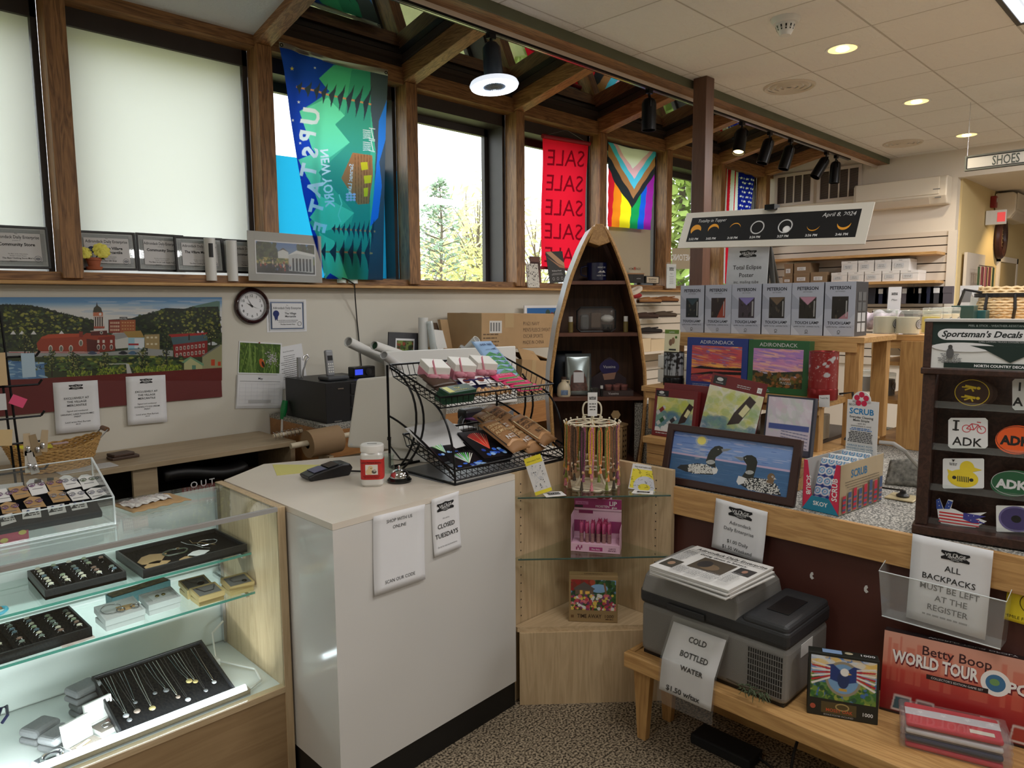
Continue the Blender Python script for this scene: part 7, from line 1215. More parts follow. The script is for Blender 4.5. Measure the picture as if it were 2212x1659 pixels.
MB().prism([(-.03,0),(.03,0),(.02,.03),(-.02,.03)],-.004,.004,MT((0,0,.21))@MR(PI/2,4,'X')).build('top_bracket',BLACKM,r);MB().prism([(.028*cos(PI/3*k),.028*sin(PI/3*k))for k in range(6)],-.003,.003,MT((0,0,.262))@MR(-.78,4,'Z')@MR(PI/2,4,'X')).build('finial',LT,r);T(r,'six sided wooden lantern with maple leaf cut-outs low in the boat bookcase','lantern')
# ================================================================ right: carpeted platform, bench and what stands there
r=E('display_platform',(3.6,.4,0));d=lambda x:x-3.6;e=lambda y:y-.4;MAR=mat('maroon_laminate',S(88,50,42),.45,var=.05,scale=4)
MB().box(d(2.50),d(4.6),e(-1.2),e(1.62),.87,.898).build('carpet_top',GCARPET,r);MB().box(d(2.478),d(2.499),e(-1.2),e(1.62),.79,.903).build('fascia',PINE,r,bevel=.002);MB().box(d(2.515),d(2.53),e(-1.2),e(1.60),.30,.79).build('front_panel',MAR,r);MB().box(d(2.50),d(2.53),e(-1.2),e(1.60),0,.30).build('base_board',PINE,r);MB().box(d(2.53),d(4.6),e(1.58),e(1.61),0,.87).build('end_panel',PINEX,r);T(r,'low display platform with grey carpet top and wood fascia','platform')
for(x,y)in((1752,1243),(1869,1272)):q=oX(x,y,2.514);o=MB().prism([(0,.012),(.006,.014),(.009,.006),(.004,0),(.011,-.008),(.004,-.014),(-.003,-.008),(-.004,.002)],0,.001).build('paint_chip_hook',WHITEP,M=mk(q,Vector((0,-1,0)),UP,Vector((-1,0,0))));T(o,'small white torn tape mark on the dark panel, %s one'%('left' if x<1800 else 'right'),'tape')
r=E('wooden_bench',(2.29,.4,0));ZB=.351;MB().box(-.175,.185,-1.2,1.10,.325,ZB).build('seat_board',PINE,r);MB().box(-.21,-.176,-1.2,1.125,.30,.356).build('front_rail',PINE,r,bevel=.003);MB().box(-.175,.185,1.102,1.125,.30,.356).build('end_rail',PINEX,r,bevel=.003)
for x in(-.15,.02,):MB().prism([(-.045,.3),(.035,.3),(.014,0),(-.022,0)],x,x+.03,Matrix(((0,0,1,0),(-1,0,0,1.08),(0,1,0,0),(0,0,0,1)))).build('leg',PINEV,r,bevel=.002)
MB().prism([(-.045,.3),(.035,.3),(.014,0),(-.022,0)],-.15,-.12,Matrix(((0,0,1,0),(-1,0,0,-1.1),(0,1,0,0),(0,0,0,1)))).build('leg',PINEV,r);T(r,'low pine bench with tapered legs in front of the platform','bench')
def xsign(nm,bl,br,tl,X,lab,f,lean=0,m=PAPER):M,w,h=frame(oX(*bl,X),oX(*br,X),lean,tl);r=MB().grid(lambda u,v:(u*w,v*h,.005*(1-v)**3),6,10).build(nm,m,M=M,sm=1,solid=.0006);a=Art();f(a,w,h);a.build('lettering',INK,r,z0=.0012,fn=lambda x,y,z:(x,y,z+.005*max(0,1-y/h)**3));T(r,lab,'sign');return r,w,h
xsign('paper_sign',(1538,1181),(1648,1217),(1541,1074),2.472,'paper sign with newspaper prices hung on the platform fascia',lambda a,w,h:(vlogo(a,w*.5,h*.72,w*.46),a.text('Adirondack',w*.52,h*.57,h*.095,S(60),maxw=w*.5),a.text('Daily Enterprise',w*.5,h*.44,h*.095,S(60),maxw=w*.66),a.text('$1.00 Daily',w*.5,h*.2,h*.095,S(50),maxw=w*.5),a.text('$1.50 Weekend',w*.5,h*.07,h*.095,S(50),maxw=w*.64)))
def bp(a,w,h):
 vlogo(a,w*.56,h*.78,w*.36);
 for t,x,y,c in(('ALL',.54,.65,40),('BACKPACKS',.5,.52,40),('MUST BE LEFT',.52,.40,60),('AT THE',.55,.285,60),('REGISTER',.52,.17,60)):a.text(t,w*x,h*y,h*.095,S(c),b=.5,maxw=w*.86)
 a.bars(w*.5,h*.1,w*.6,1,.01,h*.02,S(150))
xsign('paper_sign',(1958,1332),(2129,1382),(1970,1152),2.455,'paper sign about backpacks standing in the clear wall pocket',bp)
a0,a1=oX(1905,1330,2.44),oX(2162,1393,2.44);r=E('wall_pocket',(2.515,a0.y,a0.z));w=a0.y-a1.y;t0=oX(1899,1233,2.42).z-a0.z
MB().add([(-.075,0,0),(-.075,-w,0),(-.095,-w-.01,t0),(-.095,.01,t0)],[(0,1,2,3)]).add([(-.075,0,0),(-.095,.01,t0),(0,.01,t0+.03),(0,0,0)],[(0,1,2,3)]).add([(-.075,-w,0),(-.095,-w-.01,t0),(0,-w-.01,t0+.03),(0,-w,0)],[(0,1,2,3)]).add([(-.075,0,0),(-.075,-w,0),(0,-w,0),(0,0,0)],[(0,1,2,3)]).build('shell',thin_glass('pocket_plastic',(.93,.94,.93),.06,1.5,.22),r)
MB().tube([(0,.01,t0+.03),(-.095,.01,t0),(-.095,-w-.01,t0),(0,-w-.01,t0+.03)],.002,5).tube([(-.075,0,0),(-.075,-w,0)],.002,5).build('rim',mat('acrylic_edge',S(222,230,232),.08),r);MB().box(-.006,0,-.03,.01,t0,t0+.05).cyl((-.006,-.01,t0+.035),(-.009,-.01,t0+.035),.007).build('mounting_tab',CLEAR,r);T(r,'clear plastic pocket screwed to the platform front','wall pocket')
xsign('smile_sign',(2169,1336),(2290,1370),(2179,1262),2.50,'yellow smile sign cut off by the right edge',lambda a,w,h:(a.ring(w*.47,h*.6,h*.28,h*.02,S(70,66,20)),a.ell(w*.38,h*.66,h*.05,h*.07,S(40)),a.ell(w*.56,h*.66,h*.05,h*.07,S(40)),a.line([(w*.34,h*.52),(w*.42,h*.45),(w*.52,h*.45),(w*.6,h*.52)],h*.02,S(60)),a.text('SMILE FOR THE CAMERA',w*.05,h*.1,h*.12,S(50,46,10),al='l',maxw=w*1.1)),m=mat('yellow_sign',S(232,212,40),.5))
# cooler
r=E('portable_cooler',(2.135,1.49,ZB));CG=mat('cooler_grey',S(126,124,120),.55,bump=.15,scale=300);CD2=mat('cooler_dark',S(44,45,47),.5,bump=.1,scale=300);Lc,Dc=.56,.325
MB().box(0,Dc,-Lc,0,.008,.20).build('body',CG,r,bevel=.022,seg=4);MB().box(.01,Dc-.01,-Lc+.01,-.01,0,.012).build('foot',BLACKP,r);MB().box(-.004,Dc+.004,-Lc-.004,.004,.196,.258).build('dark_rim',CD2,r,bevel=.016,seg=3)
b=MB();b.add([(x+sx*t,y,z)for z,t,y0,y1 in((.235,0,-.395,.002),(.30,.012,-.385,-.01),(.352,.04,-.355,-.035))for x,sx in((-.006,1),(Dc+.006,-1))for y in(y0,y1)],[(0,1,3,2),(8,9,11,10)]+[q for k in(0,4)for q in((k,k+1,k+5,k+4),(k+2,k+3,k+7,k+6),(k,k+2,k+6,k+4),(k+1,k+3,k+7,k+5))]);b.build('lid',CG,r,bevel=.012,seg=3);MB().box(.0,Dc,-Lc,-.40,.24,.275).build('control_cover',CD2,r,bevel=.016,seg=3);MB().box(.09,.24,-.52,-.445,.2755,.278).build('control_panel',BLACKP,r,bevel=.001);MB().box(-.012,-.005,-.27,-.12,.205,.23).build('latch',CD2,r,bevel=.004)
b=MB();
for i in range(15):b.box(-.0012,.0,-.545+.008*i,-.545+.008*i+.0042,.03,.17)
g=b.build('vent_grille',BLACKP,r);b=MB();[b.box(-.0018,-.0008,-.548,-.422,.03+.0205*k,.0325+.0205*k)for k in range(8)];b.build('grille_bar',CG,g);MB().box(.10,.19,-Lc-.0015,-Lc,.14,.185).build('side_handle',WHITEP,r,bevel=.001);T(r,'grey portable fridge cooler on the wooden bench','cooler')
M=mk(oX(1425,1487,2.068),*(lambda u:(u,UP,u.cross(UP)))(Vector((0,-1,0))));hh=oX(1437,1337,2.115).z-M.translation.z;w=.205;r=MB().grid(lambda u,v:(u*w+.02*v,v*hh,-.055*max(0,v-.5)/.5+.004),4,12).build('paper_sign',PAPER,M=M,sm=1,solid=.0006);a=Art()
for t,x,y,s_ in(('COLD',.54,.82,.105),('BOTTLED',.56,.62,.105),('WATER',.58,.44,.105),('$1.50 w/tax',.46,.05,.115)):a.text(t,w*x,hh*y,hh*s_,S(24),b=2,maxw=w*.8)
a.build('lettering',INK,r,fn=lambda x,y,z:(x+.02*y/hh,y,z+.0055-.055*max(0,y/hh-.5)/.5));MB().grid(lambda u,v:(-.006+u*(w+.014)+.02*v,-.045+v*(hh+.065),.0095-.055*max(0,(v*(hh+.065)-.045)/hh-.5)/.5),4,14).build('clear_sleeve',WRAP,r,sm=1);T(r,'paper sign for cold bottled water in a clear sleeve on the cooler','sign')
ZN=ZB+.3545
for k in range(6):
 P=[oZ(*q,ZN+.006*5)for q in((1403,1224),(1573,1279),(1662,1236),(1504,1181))];c=sum(P,Vector())/4;u=(P[1]-P[0]).normalized();v=UP.cross(u);w,h=(P[1]-P[0]).length,(P[3]-P[0]).length;M=mk(P[0],u,v,UP);M.translation.z=ZN+.006*k+.0055;M=M@MR(.012*(5-k)*(-1)**k,4,'Z');r=MB().box(0,w,0,h,-.0052,0).build('newspaper',mat('newsprint',S(206,204,200),.8),M=M,bevel=.001)
 if k==5:
  a=Art();a.text('Adirondack Daily Enterprise',w*.08,h*.86,h*.1,S(40),al='l',b=1,maxw=w*.9);a.L[-1]=([(h*.0+x,y)for x,y in a.L[-1][0]],)+a.L[-1][1:];a.line([(w*.02,h*.83),(w*.98,h*.83)],.002,S(60)).text('Going down in history',w*.5,h*.74,h*.075,S(30),b=1,maxw=w*.6);a.rect(w*.3,h*.3,w*.42,h*.4,S(70,60,46)).ell(w*.5,h*.45,w*.12,h*.1,S(110,90,66)).ell(w*.42,h*.5,w*.08,h*.12,S(40,36,34)).rect(w*.04,h*.12,w*.18,h*.26,S(60,56,46)).ell(w*.13,h*.25,w*.04,h*.06,S(150,120,96)).rect(w*.76,h*.48,w*.2,h*.22,S(46,42,40)).ell(w*.86,h*.6,w*.03,h*.05,S(150,110,90))
  for x,y,n in((.02,.78,16),(.24,.25,9),(.42,.25,9),(.6,.25,9),(.78,.42,14)):a.bars(w*x,h*y,w*.16,n,h*.026,h*.01,S(130),al='l',jit=.1)
  a.build('print',INK,r)
 T(r,'newspaper on top of the stack on the cooler' if k==5 else 'folded newspaper in the stack under the top one on the cooler','newspaper','newspapers on the cooler')
r=E('juniper_sprig',oX(1625,1500,2.08));b=MB();rn=random.Random(2)
for k in range(60):p0=Vector((rn.uniform(-.01,.02),rn.uniform(-.05,.04),rn.uniform(.008,.02)));b.cyl(p0,p0+Vector((rn.uniform(-.012,.004),rn.uniform(-.02,.02),rn.uniform(-.035,.01))),.0022,.0008,4)
b.build('needles',mat('juniper_green',S(84,96,70),.8),r);MB().tube([(.0,.09,.02),(0,.03,.015),(.01,-.04,.02)],.003,5).build('stem',mat('sprig_brown',S(70,60,44),.8),r);T(r,'green juniper sprig on the bench edge under the cooler grille','sprig')
r=E('power_adapter',(2.30,1.22,0));MB().box(-.05,.05,-.12,.12,0,.04).build('brick',mat('black_matte',S(10,10,11),.8),r,bevel=.006);MB().tube([(.02,-.12,.02),(.0,-.22,.01),(-.05,-.26,.02),(-.04,-.27,.14),(.1,-.27,.3)],.005,6).build('cable',BLACKP,r);T(r,'black power brick with a cable on the carpet under the bench','adapter')
# eagle puzzle
M,w,h=frZ((1743,1540),(1896,1567),ZB+.001,6,(1746,1406));er=Ras(w*.93,h*.68,700,S(90,120,70));ew,eh=er.w,er.h;er.grad([(0,S(70,110,60)),(.45,S(96,140,80)),(.55,S(140,170,200)),(1,S(70,120,190))]);er.dabs(200,0,ew,0,eh*.55,[S(60,110,50),S(110,140,60),S(40,80,50),S(150,160,70),S(70,110,170)],.004,.011);er.dabs(40,0,ew,eh*.7,eh,[S(220,226,230),S(240,200,90)],.005,.012,2.2,.6)
er.ell(ew*.5,eh*.52,ew*.27,eh*.4,S(150,140,120));er.ell(ew*.5,eh*.52,ew*.23,eh*.34,S(120,160,200))
for sg in(-1,1):
 er.poly([(ew*.5,eh*.66),(ew*(.5+sg*.16),eh*.84),(ew*(.5+sg*.28),eh*.8),(ew*(.5+sg*.24),eh*.5),(ew*.5,eh*.4)],S(40,60,120))
 for k in range(7):er.poly([(ew*(.5+sg*.2),eh*(.78-.04*k)),(ew*(.5+sg*.49),eh*(.86-.085*k)),(ew*(.5+sg*.47),eh*(.82-.085*k)),(ew*(.5+sg*.2),eh*(.74-.04*k))],S(190,50,56)if k%2 else S(230,226,220))
er.ell(ew*.5,eh*.5,ew*.09,eh*.2,S(40,56,100));er.ell(ew*.52,eh*.68,ew*.065,eh*.09,S(236,234,230));er.poly([(ew*.57,eh*.68),(ew*.63,eh*.65),(ew*.58,eh*.63)],S(230,180,60));er.rect(ew*.44,eh*.24,ew*.12,eh*.06,S(200,160,70))
pbox('puzzle_box',M,w,h,.05,mat('black_puzzle_card',S(30,32,26),.5),lambda a,w,h:(a.rect(w*.2,h*.06,w*.5,h*.18,S(80,70,44)),a.ring(w*.5,h*.18,w*.1,w*.02,S(160,140,90),ry=w*.06),a.text('MOSSY OAK',w*.46,h*.09,h*.07,S(190,80,50),b=1,maxw=w*.4),a.text('1000',w*.86,h*.1,h*.08,S(230),b=1,maxw=w*.22),a.text('BONUS POSTER INCLUDED',w*.45,h*.025,h*.035,S(180),maxw=w*.5),a.ell(w*.08,h*.14,w*.04,w*.04,S(170,80,60))),'puzzle box with an eagle and flag wings on the bench',(er,w*.035,h*.28),top=lambda a,w,d:(a.rect(w*.2,d*.15,w*.28,d*.65,S(140,170,210)),a.text('1000',w*.85,d*.3,d*.45,S(230),b=1),a.ell(w*.58,d*.45,w*.06,d*.2,S(190,180,150))))
# board game: title lettering, skyline and framed panels only
M,w,h=frZ((1899,1531),(2212,1617),ZB+.001,10,(1905,1359));gr=Ras(w*1.25,h,340,S(170,40,40));gw,gh=gr.w,gr.h;gr.grad([(0,S(120,26,30)),(.3,S(160,36,38)),(.55,S(190,70,56)),(.62,S(214,140,116)),(1,S(206,150,130))])
for x,hh_,ww in((.03,.92,.02),(.06,.86,.03),(.1,.96,.012),(.14,.84,.05),(.2,.9,.03),(.28,.82,.06),(.36,.88,.04),(.5,.8,.1),(.66,.9,.03),(.72,.84,.06),(.85,.93,.02),(.9,.82,.08)):gr.rect(gw*x,gh*.4,gw*ww,gh*(hh_-.4),S(196,96,76),.6)
for k,(x,c)in enumerate(((.07,S(60,90,100)),(.2,S(90,40,40)),(.55,S(80,110,130)),(.72,S(170,60,50)))):gr.poly([(gw*x,gh*.05),(gw*(x+.13),gh*.05),(gw*(x+.115),gh*.24),(gw*(x+.015),gh*.24)],S(214,196,190));gr.poly([(gw*(x+.01),gh*.07),(gw*(x+.12),gh*.07),(gw*(x+.105),gh*.22),(gw*(x+.022),gh*.22)],c)
gr.rect(0,0,gw,gh*.035,S(40,20,20));W2=w*1.25
def gt(a,w_,h):
 a.text('Betty Boop',W2*.42,h*.80,h*.16,S(60,24,30),b=1);k=S(50,20,24)
 for off,c,bb in((0,S(110,26,34),7),(.003,S(236,232,228),3)):a.text('WORLD',W2*.055,h*.63+off,h*.2,c,al='l',b=bb,maxw=W2*.27).text('TOUR',W2*.345,h*.62+off,h*.2,c,al='l',b=bb,maxw=W2*.2).text('POLY',W2*.7,h*.58+off,h*.17,c,al='l',b=bb)
 a.ring(W2*.635,h*.66,h*.15,h*.06,S(236,232,228)).ell(W2*.635,h*.66,h*.1,h*.1,S(60,110,150)).ell(W2*.63,h*.67,h*.05,h*.04,S(110,150,90)).rect(W2*.26,h*.52,W2*.34,h*.055,S(40,20,22)).text("COLLECTOR'S EDITION GAME SET",W2*.43,h*.533,h*.035,S(220),maxw=W2*.3)
pbox('board_game',M,W2,h,.05,mat('red_game_card',S(150,40,40),.5),gt,'red boxed board game with big white title letters on the bench',(gr,0,0),'board game',top=lambda a,w_,d:(a.rect(0,0,W2,d,S(36,30,32)),a.text('WORLD TOUR OPOLY',W2*.5,d*.3,d*.45,S(226),b=1)))
for k in range(4):
 c=(S(190,36,46),S(40,44,70),S(206,204,206),S(196,36,50))[k];Mx=rotM(oZ(1940,1612,ZB)+Vector((.01,-.015,.002+.021*k)),math.atan2(-.235,.068)+.02*k);r=E('folded_bandana',M=Mx);g=MB().box(0,.24,0,.12,0,.016).build('cloth',mat('bandana_cloth_%d'%k,c,.8,var=.08,scale=30),r,bevel=.007,seg=3);MB().box(-.015,.262,-.008,.13,-.0005,.018).build('clear_bag',WRAP,r,bevel=.007)
 if k==3:
  a=Art();a.poly([(.0,.045),(.24,.055),(.24,.095),(0,.085)],S(206,204,208));[a.poly(star(.04+.06*i,.069+.004*i,.011),S(226,224,226))for i in range(4)];a.rect(.16,.012,.06,.02,S(220,214,200));a.build('print',INK,g,z0=.0163)
 T(r,'bagged bandana on the bench, '+('bottom of the stack','dark blue one second from bottom','pale one second from top','red and white starred one on top')[k],'bandana','stack of bagged bandanas')
 # loon painting
M,w,h=frZ((1428,1040),(1716,1096),.9,14,(1461,916));r=E('framed_painting',M=M);fw=.03;MB().ringpr([(0,0),(w,0),(w,h),(0,h)],[(fw,fw),(w-fw,fw),(w-fw,h-fw),(fw,h-fw)],-.012,.014).build('frame',mat('dark_brown_frame',S(58,36,32),.3),r,bevel=.005,seg=3);MB().box(fw*.8,w-fw*.8,fw*.8,h-fw*.8,-.01,-.001).build('board',PAPERG,r)
Q=lambda*p:p;R=RasP(160,870,2040,1800,.42,S(96,136,200));hz=lambda x:1210+(x-420)*.165;R.grad([(0,S(84,120,196)),(.35,S(130,160,214)),(1,S(80,120,170))],870,1800)
for _ in range(170):x=RU(160,2040);y=RU(930,1400);R.ell(x,y,RU(30,110),RU(3,9),RC([S(186,196,226),S(150,176,220),S(206,200,222),S(70,106,186)]),.55,.14)
R.poly([(160,hz(160)+0),(2040,hz(2040)),(2040,1800),(160,1800)],S(66,106,150));R.poly([(160,hz(160)-16),(2040,hz(2040)-26),(2040,hz(2040)),(160,hz(160)+4)],S(196,176,206))
for _ in range(260):x=RU(160,2040);y=RU(hz(x)+15,1800);R.ell(x,y,RU(30,120),RU(2,7),RC([S(56,96,140),S(90,130,176),S(76,116,166),S(60,110,160)]),.6,.14)
R.ell(752,1062,74,62,S(216,220,190),.4);R.ell(752,1062,52,48,S(240,228,120));[R.ell(752+RU(-60,60),1120+12*k,RU(30,70),3,S(210,214,206),.5)for k in range(14)]
LB=S(40,42,38)
def speck(P,n,x0,x1,y0,y1):R.dabs(n,x0,x1,y0,y1,[S(220,220,216)],5,7,1.4,.95,inp(P))
for P,BX in(([(455,1385),(500,1350),(600,1345),(700,1330),(810,1350),(900,1400),(930,1430),(880,1470),(700,1460),(560,1430)],(590,900,1340,1450)),([(1170,1560),(1180,1510),(1260,1500),(1380,1500),(1520,1520),(1640,1580),(1680,1660),(1700,1720),(1500,1690),(1300,1640)],(1260,1690,1510,1700))):R.poly(P,S(40,42,46));speck(P,330,BX[0],BX[1],BX[2],BX[3])
R.poly([(870,1395),(920,1370),(945,1410),(930,1450),(890,1465)],S(226,226,224));R.poly([(1190,1480),(1230,1490),(1280,1510),(1250,1570),(1190,1590),(1165,1550)],S(220,222,224))
R.poly([(800,1310),(830,1220),(860,1170),(910,1130),(960,1122),(1005,1140),(1010,1190),(970,1230),(920,1260),(910,1300),(920,1390),(860,1370),(815,1345)],LB);R.ell(858,1318,52,26,S(200,204,204));[R.line([(820+13*k,1298),(818+13*k,1340)],4,LB)for k in range(7)];R.poly([(985,1160),(1120,1158),(1060,1185),(995,1195)],S(130,136,140));R.ell(950,1165,7,7,S(200));R.ell(952,1165,4,4,S(60,20,20))
R.poly([(1250,1290),(1240,1260),(1290,1235),(1350,1235),(1400,1265),(1418,1320),(1400,1400),(1370,1500),(1300,1520),(1230,1490),(1280,1420),(1290,1350)],LB);R.ell(1322,1440,50,24,S(200,204,204));[R.line([(1284+13*k,1420),(1282+13*k,1462)],4,LB)for k in range(7)];R.poly([(1130,1250),(1250,1262),(1250,1300),(1220,1302)],S(130,136,140));R.ell(1275,1272,6,6,S(200));R.ell(1580,1500,46,50,S(120,96,70));R.poly([(1530,1530),(1620,1530),(1600,1580),(1520,1560)],S(120,96,70));R.ell(1598,1492,12,12,S(214));R.ell(1600,1492,6,6,S(30));R.poly([(1620,1500),(1645,1525),(1605,1525)],S(200))
R.put('picture',GLOSS,r,pxmap(M,1380,760,.18083),.0004,(fw*.9,w-fw*.9,fw*.9,h-fw*.9))
T(r,'framed loon painting with a dark brown frame leaning on the platform','painting')
# scrub box
a0,a1,a2=oZ(1732.6,1097,.9),oZ(1811.7,1115.3,.9),oZ(1897,1079,.9);M,w,_=frame(a0,a1);h=oP(1816,1006,a0,M.to_3x3()@Vector((0,0,1)))-a0;h=h.z;dp=(a2-a1).length;r=E('scrub_display_box',M=M);GC=mat('grey_inside_card',S(176,174,170),.7);KB=mat('scrub_kraft',S(188,168,136),.7);RED=mat('scrub_red',S(206,40,78),.5)
MB().box(0,w,0,.002,-dp,0).build('bottom',GC,r);MB().prism([(0,0),(0,h),(-dp,h),(-dp,0)],w-.002,w,Matrix(((0,0,1,0),(0,1,0,0),(1,0,0,0),(0,0,0,1)))).build('right_side',KB,r);MB().prism([(0,0),(0,h),(-dp,h),(-dp,0)],0,.002,Matrix(((0,0,1,0),(0,1,0,0),(1,0,0,0),(0,0,0,1)))).build('left_side',GC,r);MB().box(0,w,0,h,-dp,-dp+.002).build('rear_side',GC,r)
MB().prism([(0,0),(w,0),(w,h),(w*.88,h),(w*.72,h*.3),(w*.5,h*.22),(w*.25,h*.3),(w*.1,h),(0,h)],-.002,0).build('front_flap',RED,r);a=Art();a.poly([(0,0),(w,0),(w*.72,h*.3),(w*.25,h*.3)],S(40,130,160)).text('SKOY',w*.5,h*.12,h*.12,S(230),b=2,maxw=w*.4).text('SCRUB',w*.1,h*.5,h*.13,S(236),b=2,rot=-PI/2,maxw=h*.6).text('SCRUB',w*.93,h*.5,h*.15,S(236),b=2,rot=PI/2,maxw=h*.7);a.build('front_print',INK,r)
a=Art();a.text('SCRUB',dp*.42,h*.7,h*.22,S(50,116,160),b=2,maxw=dp*.6).bars(dp*.5,h*.62,dp*.8,4,h*.05,h*.015,S(110,96,80))
for k in range(8):x=dp*(.04+.12*k);hh_=h*(.34+.03*(k%3)+.02*k);c=S(196,40,66)if k%2==0 else S(70,90,130);a.rect(x,h*.04,dp*.07,hh_,c);[a.rect(x,h*(.08+.1*j),dp*.07,h*.04,S(70,90,130)if k%2==0 else S(160,120,120))for j in range(3)]
a.build('side_print',INK,r,fn=lambda x,y,z:(w+z,y,-x));hd=h*2.1;MB().box(.02,w-.0,h*.8,hd,-dp*.82,-dp*.82+.002).prism([(w*.53+.035*cos(t),hd+.035*sin(t))for t in np.linspace(-.3,PI+.3,20)],-dp*.82,-dp*.82+.002).build('header_card',WC,r);a=Art();cx=w*.55
for k in range(5):t=PI/2+6.283*k/5;a.ell(w*.53+.018*cos(t),hd+.004+.018*sin(t),.0105,.0105,S(206,40,78))
a.text('SCRUB',cx,hd-.052,.03,S(40,130,190),b=2,maxw=w*.74).text('SKOY',w*.3,hd-.022,.012,S(60)).text('Everyday Cleaning',cx,hd-.068,.012,S(40),b=1,maxw=w*.66).text('Made Simple',cx,hd-.08,.012,S(40),b=1).text('...with the',cx,hd-.091,.009,S(50)).text('environment in mind',cx,hd-.1,.009,S(50),maxw=w*.6).bars(cx,hd-.108,w*.66,2,.006,.003,S(60,120,190)).bars(cx,hd-.122,w*.7,7,.0062,.0032,S(60));[a.text(t,cx,hd-.176-.011*k,.01,S(60,120,150),b=1,maxw=w*.74)for k,t in enumerate(('GARAGE BOAT POTS','WINDSHIELDS HARD WATER','COUNTERTOPS PANS','KITCHENS TILES'))];a.build('header_print',INK,r,z0=-dp*.82+.0025);T(r,'open display box with a header card for scrub cloths','display box')
for k in range(5):
 o=E('scrub_cloth',M=M@MT((w*.5,.01,-.035-.05*k))@MR(-.35,4,'X'));hh_=h*(1.0+.05*(k%2));MB().box(-w*.4,w*.4,0,hh_,-.016,0).build('cloth',mat('cloth_white',S(226,226,224),.9),o,bevel=.007);q=Ras(w*.76,hh_*.94,330,[S(34,60,130),S(190,90,50),S(50,80,150),S(220,220,224),S(34,60,130)][k])
 for i in range(4):
  for j in range(5):x,y=q.w*(.12+.26*i),q.h*(.08+.22*j);[q.ell(x,y,rr_,rr_,c)for rr_,c in((.016,S(230)),(.0115,S(60,140,190)),(.0065,S(230)),(.003,S(40,80,150)))]
 q.build('print',INK,o,ox=-w*.38,oy=hh_*.03);T(o,'patterned scrub cloth in the display box, %s from its front'%('first','second','third','fourth','fifth')[k],'cloth','scrub cloths in the box')
 # things at the back of the platform top
r=E('camouflage_pouch',oZ(1955,1050,.9));MB().grid(lambda u,v:((u-.5)*.05+v*.05,(.5-u)*.14,v*.11*(1-.3*abs(u-.5))+.03*sin(PI*u)*sin(PI*v)),12,10).build('pouch',mat('speckled_grey_cloth',S(110,108,100),.6,var=.6,scale=60),r,sm=1,solid=.03);T(r,'speckled grey pouch lying behind the sticker rack','pouch')
o=MB().tube([oZ(1985,1060,.9)+UP*z+Vector((x,0,0))for x,z in((0,0),(.0,.09))]+[oX(x,y,2.95)for x,y in((1955,975),(1930,958),(1900,955))],.008,8).build('curved_grey_tube',mat('grey_tube_metal',S(170,168,164),.3,.5),sm=1);T(o,'bent grey metal tube beside the sticker rack','tube')
r=E('power_outlet',oZ(1950,1076,.9));MB().box(-.05,.05,-.05,.05,0,.006).build('plate',mat('brass_plate',S(196,180,140),.35,.3),r,bevel=.002);MB().lathe([(.022,.006),(.024,.012),(.012,.02),(.01,.03),(1e-4,.03)],16).build('plug',BLACKP,r,sm=1);MB().tube([(0,0,.03),(.03,.08,.02),(.06,.16,.03),(.02,.2,.01)],.004).build('cable',BLACKP,r);T(r,'floor outlet plate with a black plug on the platform carpet','outlet')
# ================================================================ stepped wooden display and what stands on it
r=E('stepped_display',(3.3,1.6,.9));d=lambda x:x-3.3;e=lambda y:y-1.6
MB().box(d(2.76),d(3.62),e(1.17),e(1.93),.10,.13).build('plinth_top',PINE,r,bevel=.002);b=MB().box(d(2.775),d(2.795),e(1.19),e(1.915),0,.05).box(d(2.775),d(2.795),e(1.19),e(1.915),.053,.10);b.box(d(2.795),d(3.6),e(1.9),e(1.915),0,.10).box(d(2.795),d(3.6),e(1.19),e(1.205),0,.10);b.build('plinth_side',PINE,r)
MB().box(d(2.93),d(3.21),e(1.17),e(2.06),.318,.343).build('step_board',PINE,r,bevel=.002);MB().box(d(3.16),d(3.56),e(1.10),e(2.08),.575,.60).build('top_board',PINE,r,bevel=.002);MB().box(d(3.16),d(3.18),e(1.13),e(2.06),.535,.575).build('top_apron',PINE,r);MB().box(d(2.94),d(2.955),e(1.19),e(2.04),.285,.318).build('step_apron',PINE,r)
for x,y,z1 in((2.95,1.19,.318),(2.95,1.97,.318),(3.17,1.12,.575),(3.17,2.0,.575),(3.50,1.12,.575),(3.50,2.0,.575)):MB().box(d(x),d(x)+.05,e(y),e(y)+.06,.13,z1).build('leg',PINEV,r,bevel=.002)
MB().box(d(2.93),d(3.6),e(1.25),e(1.95),.13,.145).build('lower_board',mat('dark_shelf',S(60,48,38),.7),r);T(r,'stepped pine display unit on the platform','display unit')
ZP,Z1,Z2=1.031,1.244,1.501;LG=mat('lamp_box_grey',S(178,182,196),.45);LD=mat('lamp_box_dark',S(52,52,56),.45)
yb=[oX(x,720,3.2).y for x in(1468,1520,1578,1643,1707,1777,1845)];hb=.235
wins=[(S(16,22,28),S(40,60,70)),(S(40,24,24),S(150,60,40)),(S(60,50,60),S(130,120,180)),(S(44,40,38),S(110,90,70)),(S(40,34,30),S(190,140,160)),(S(36,32,30),S(170,120,130))]
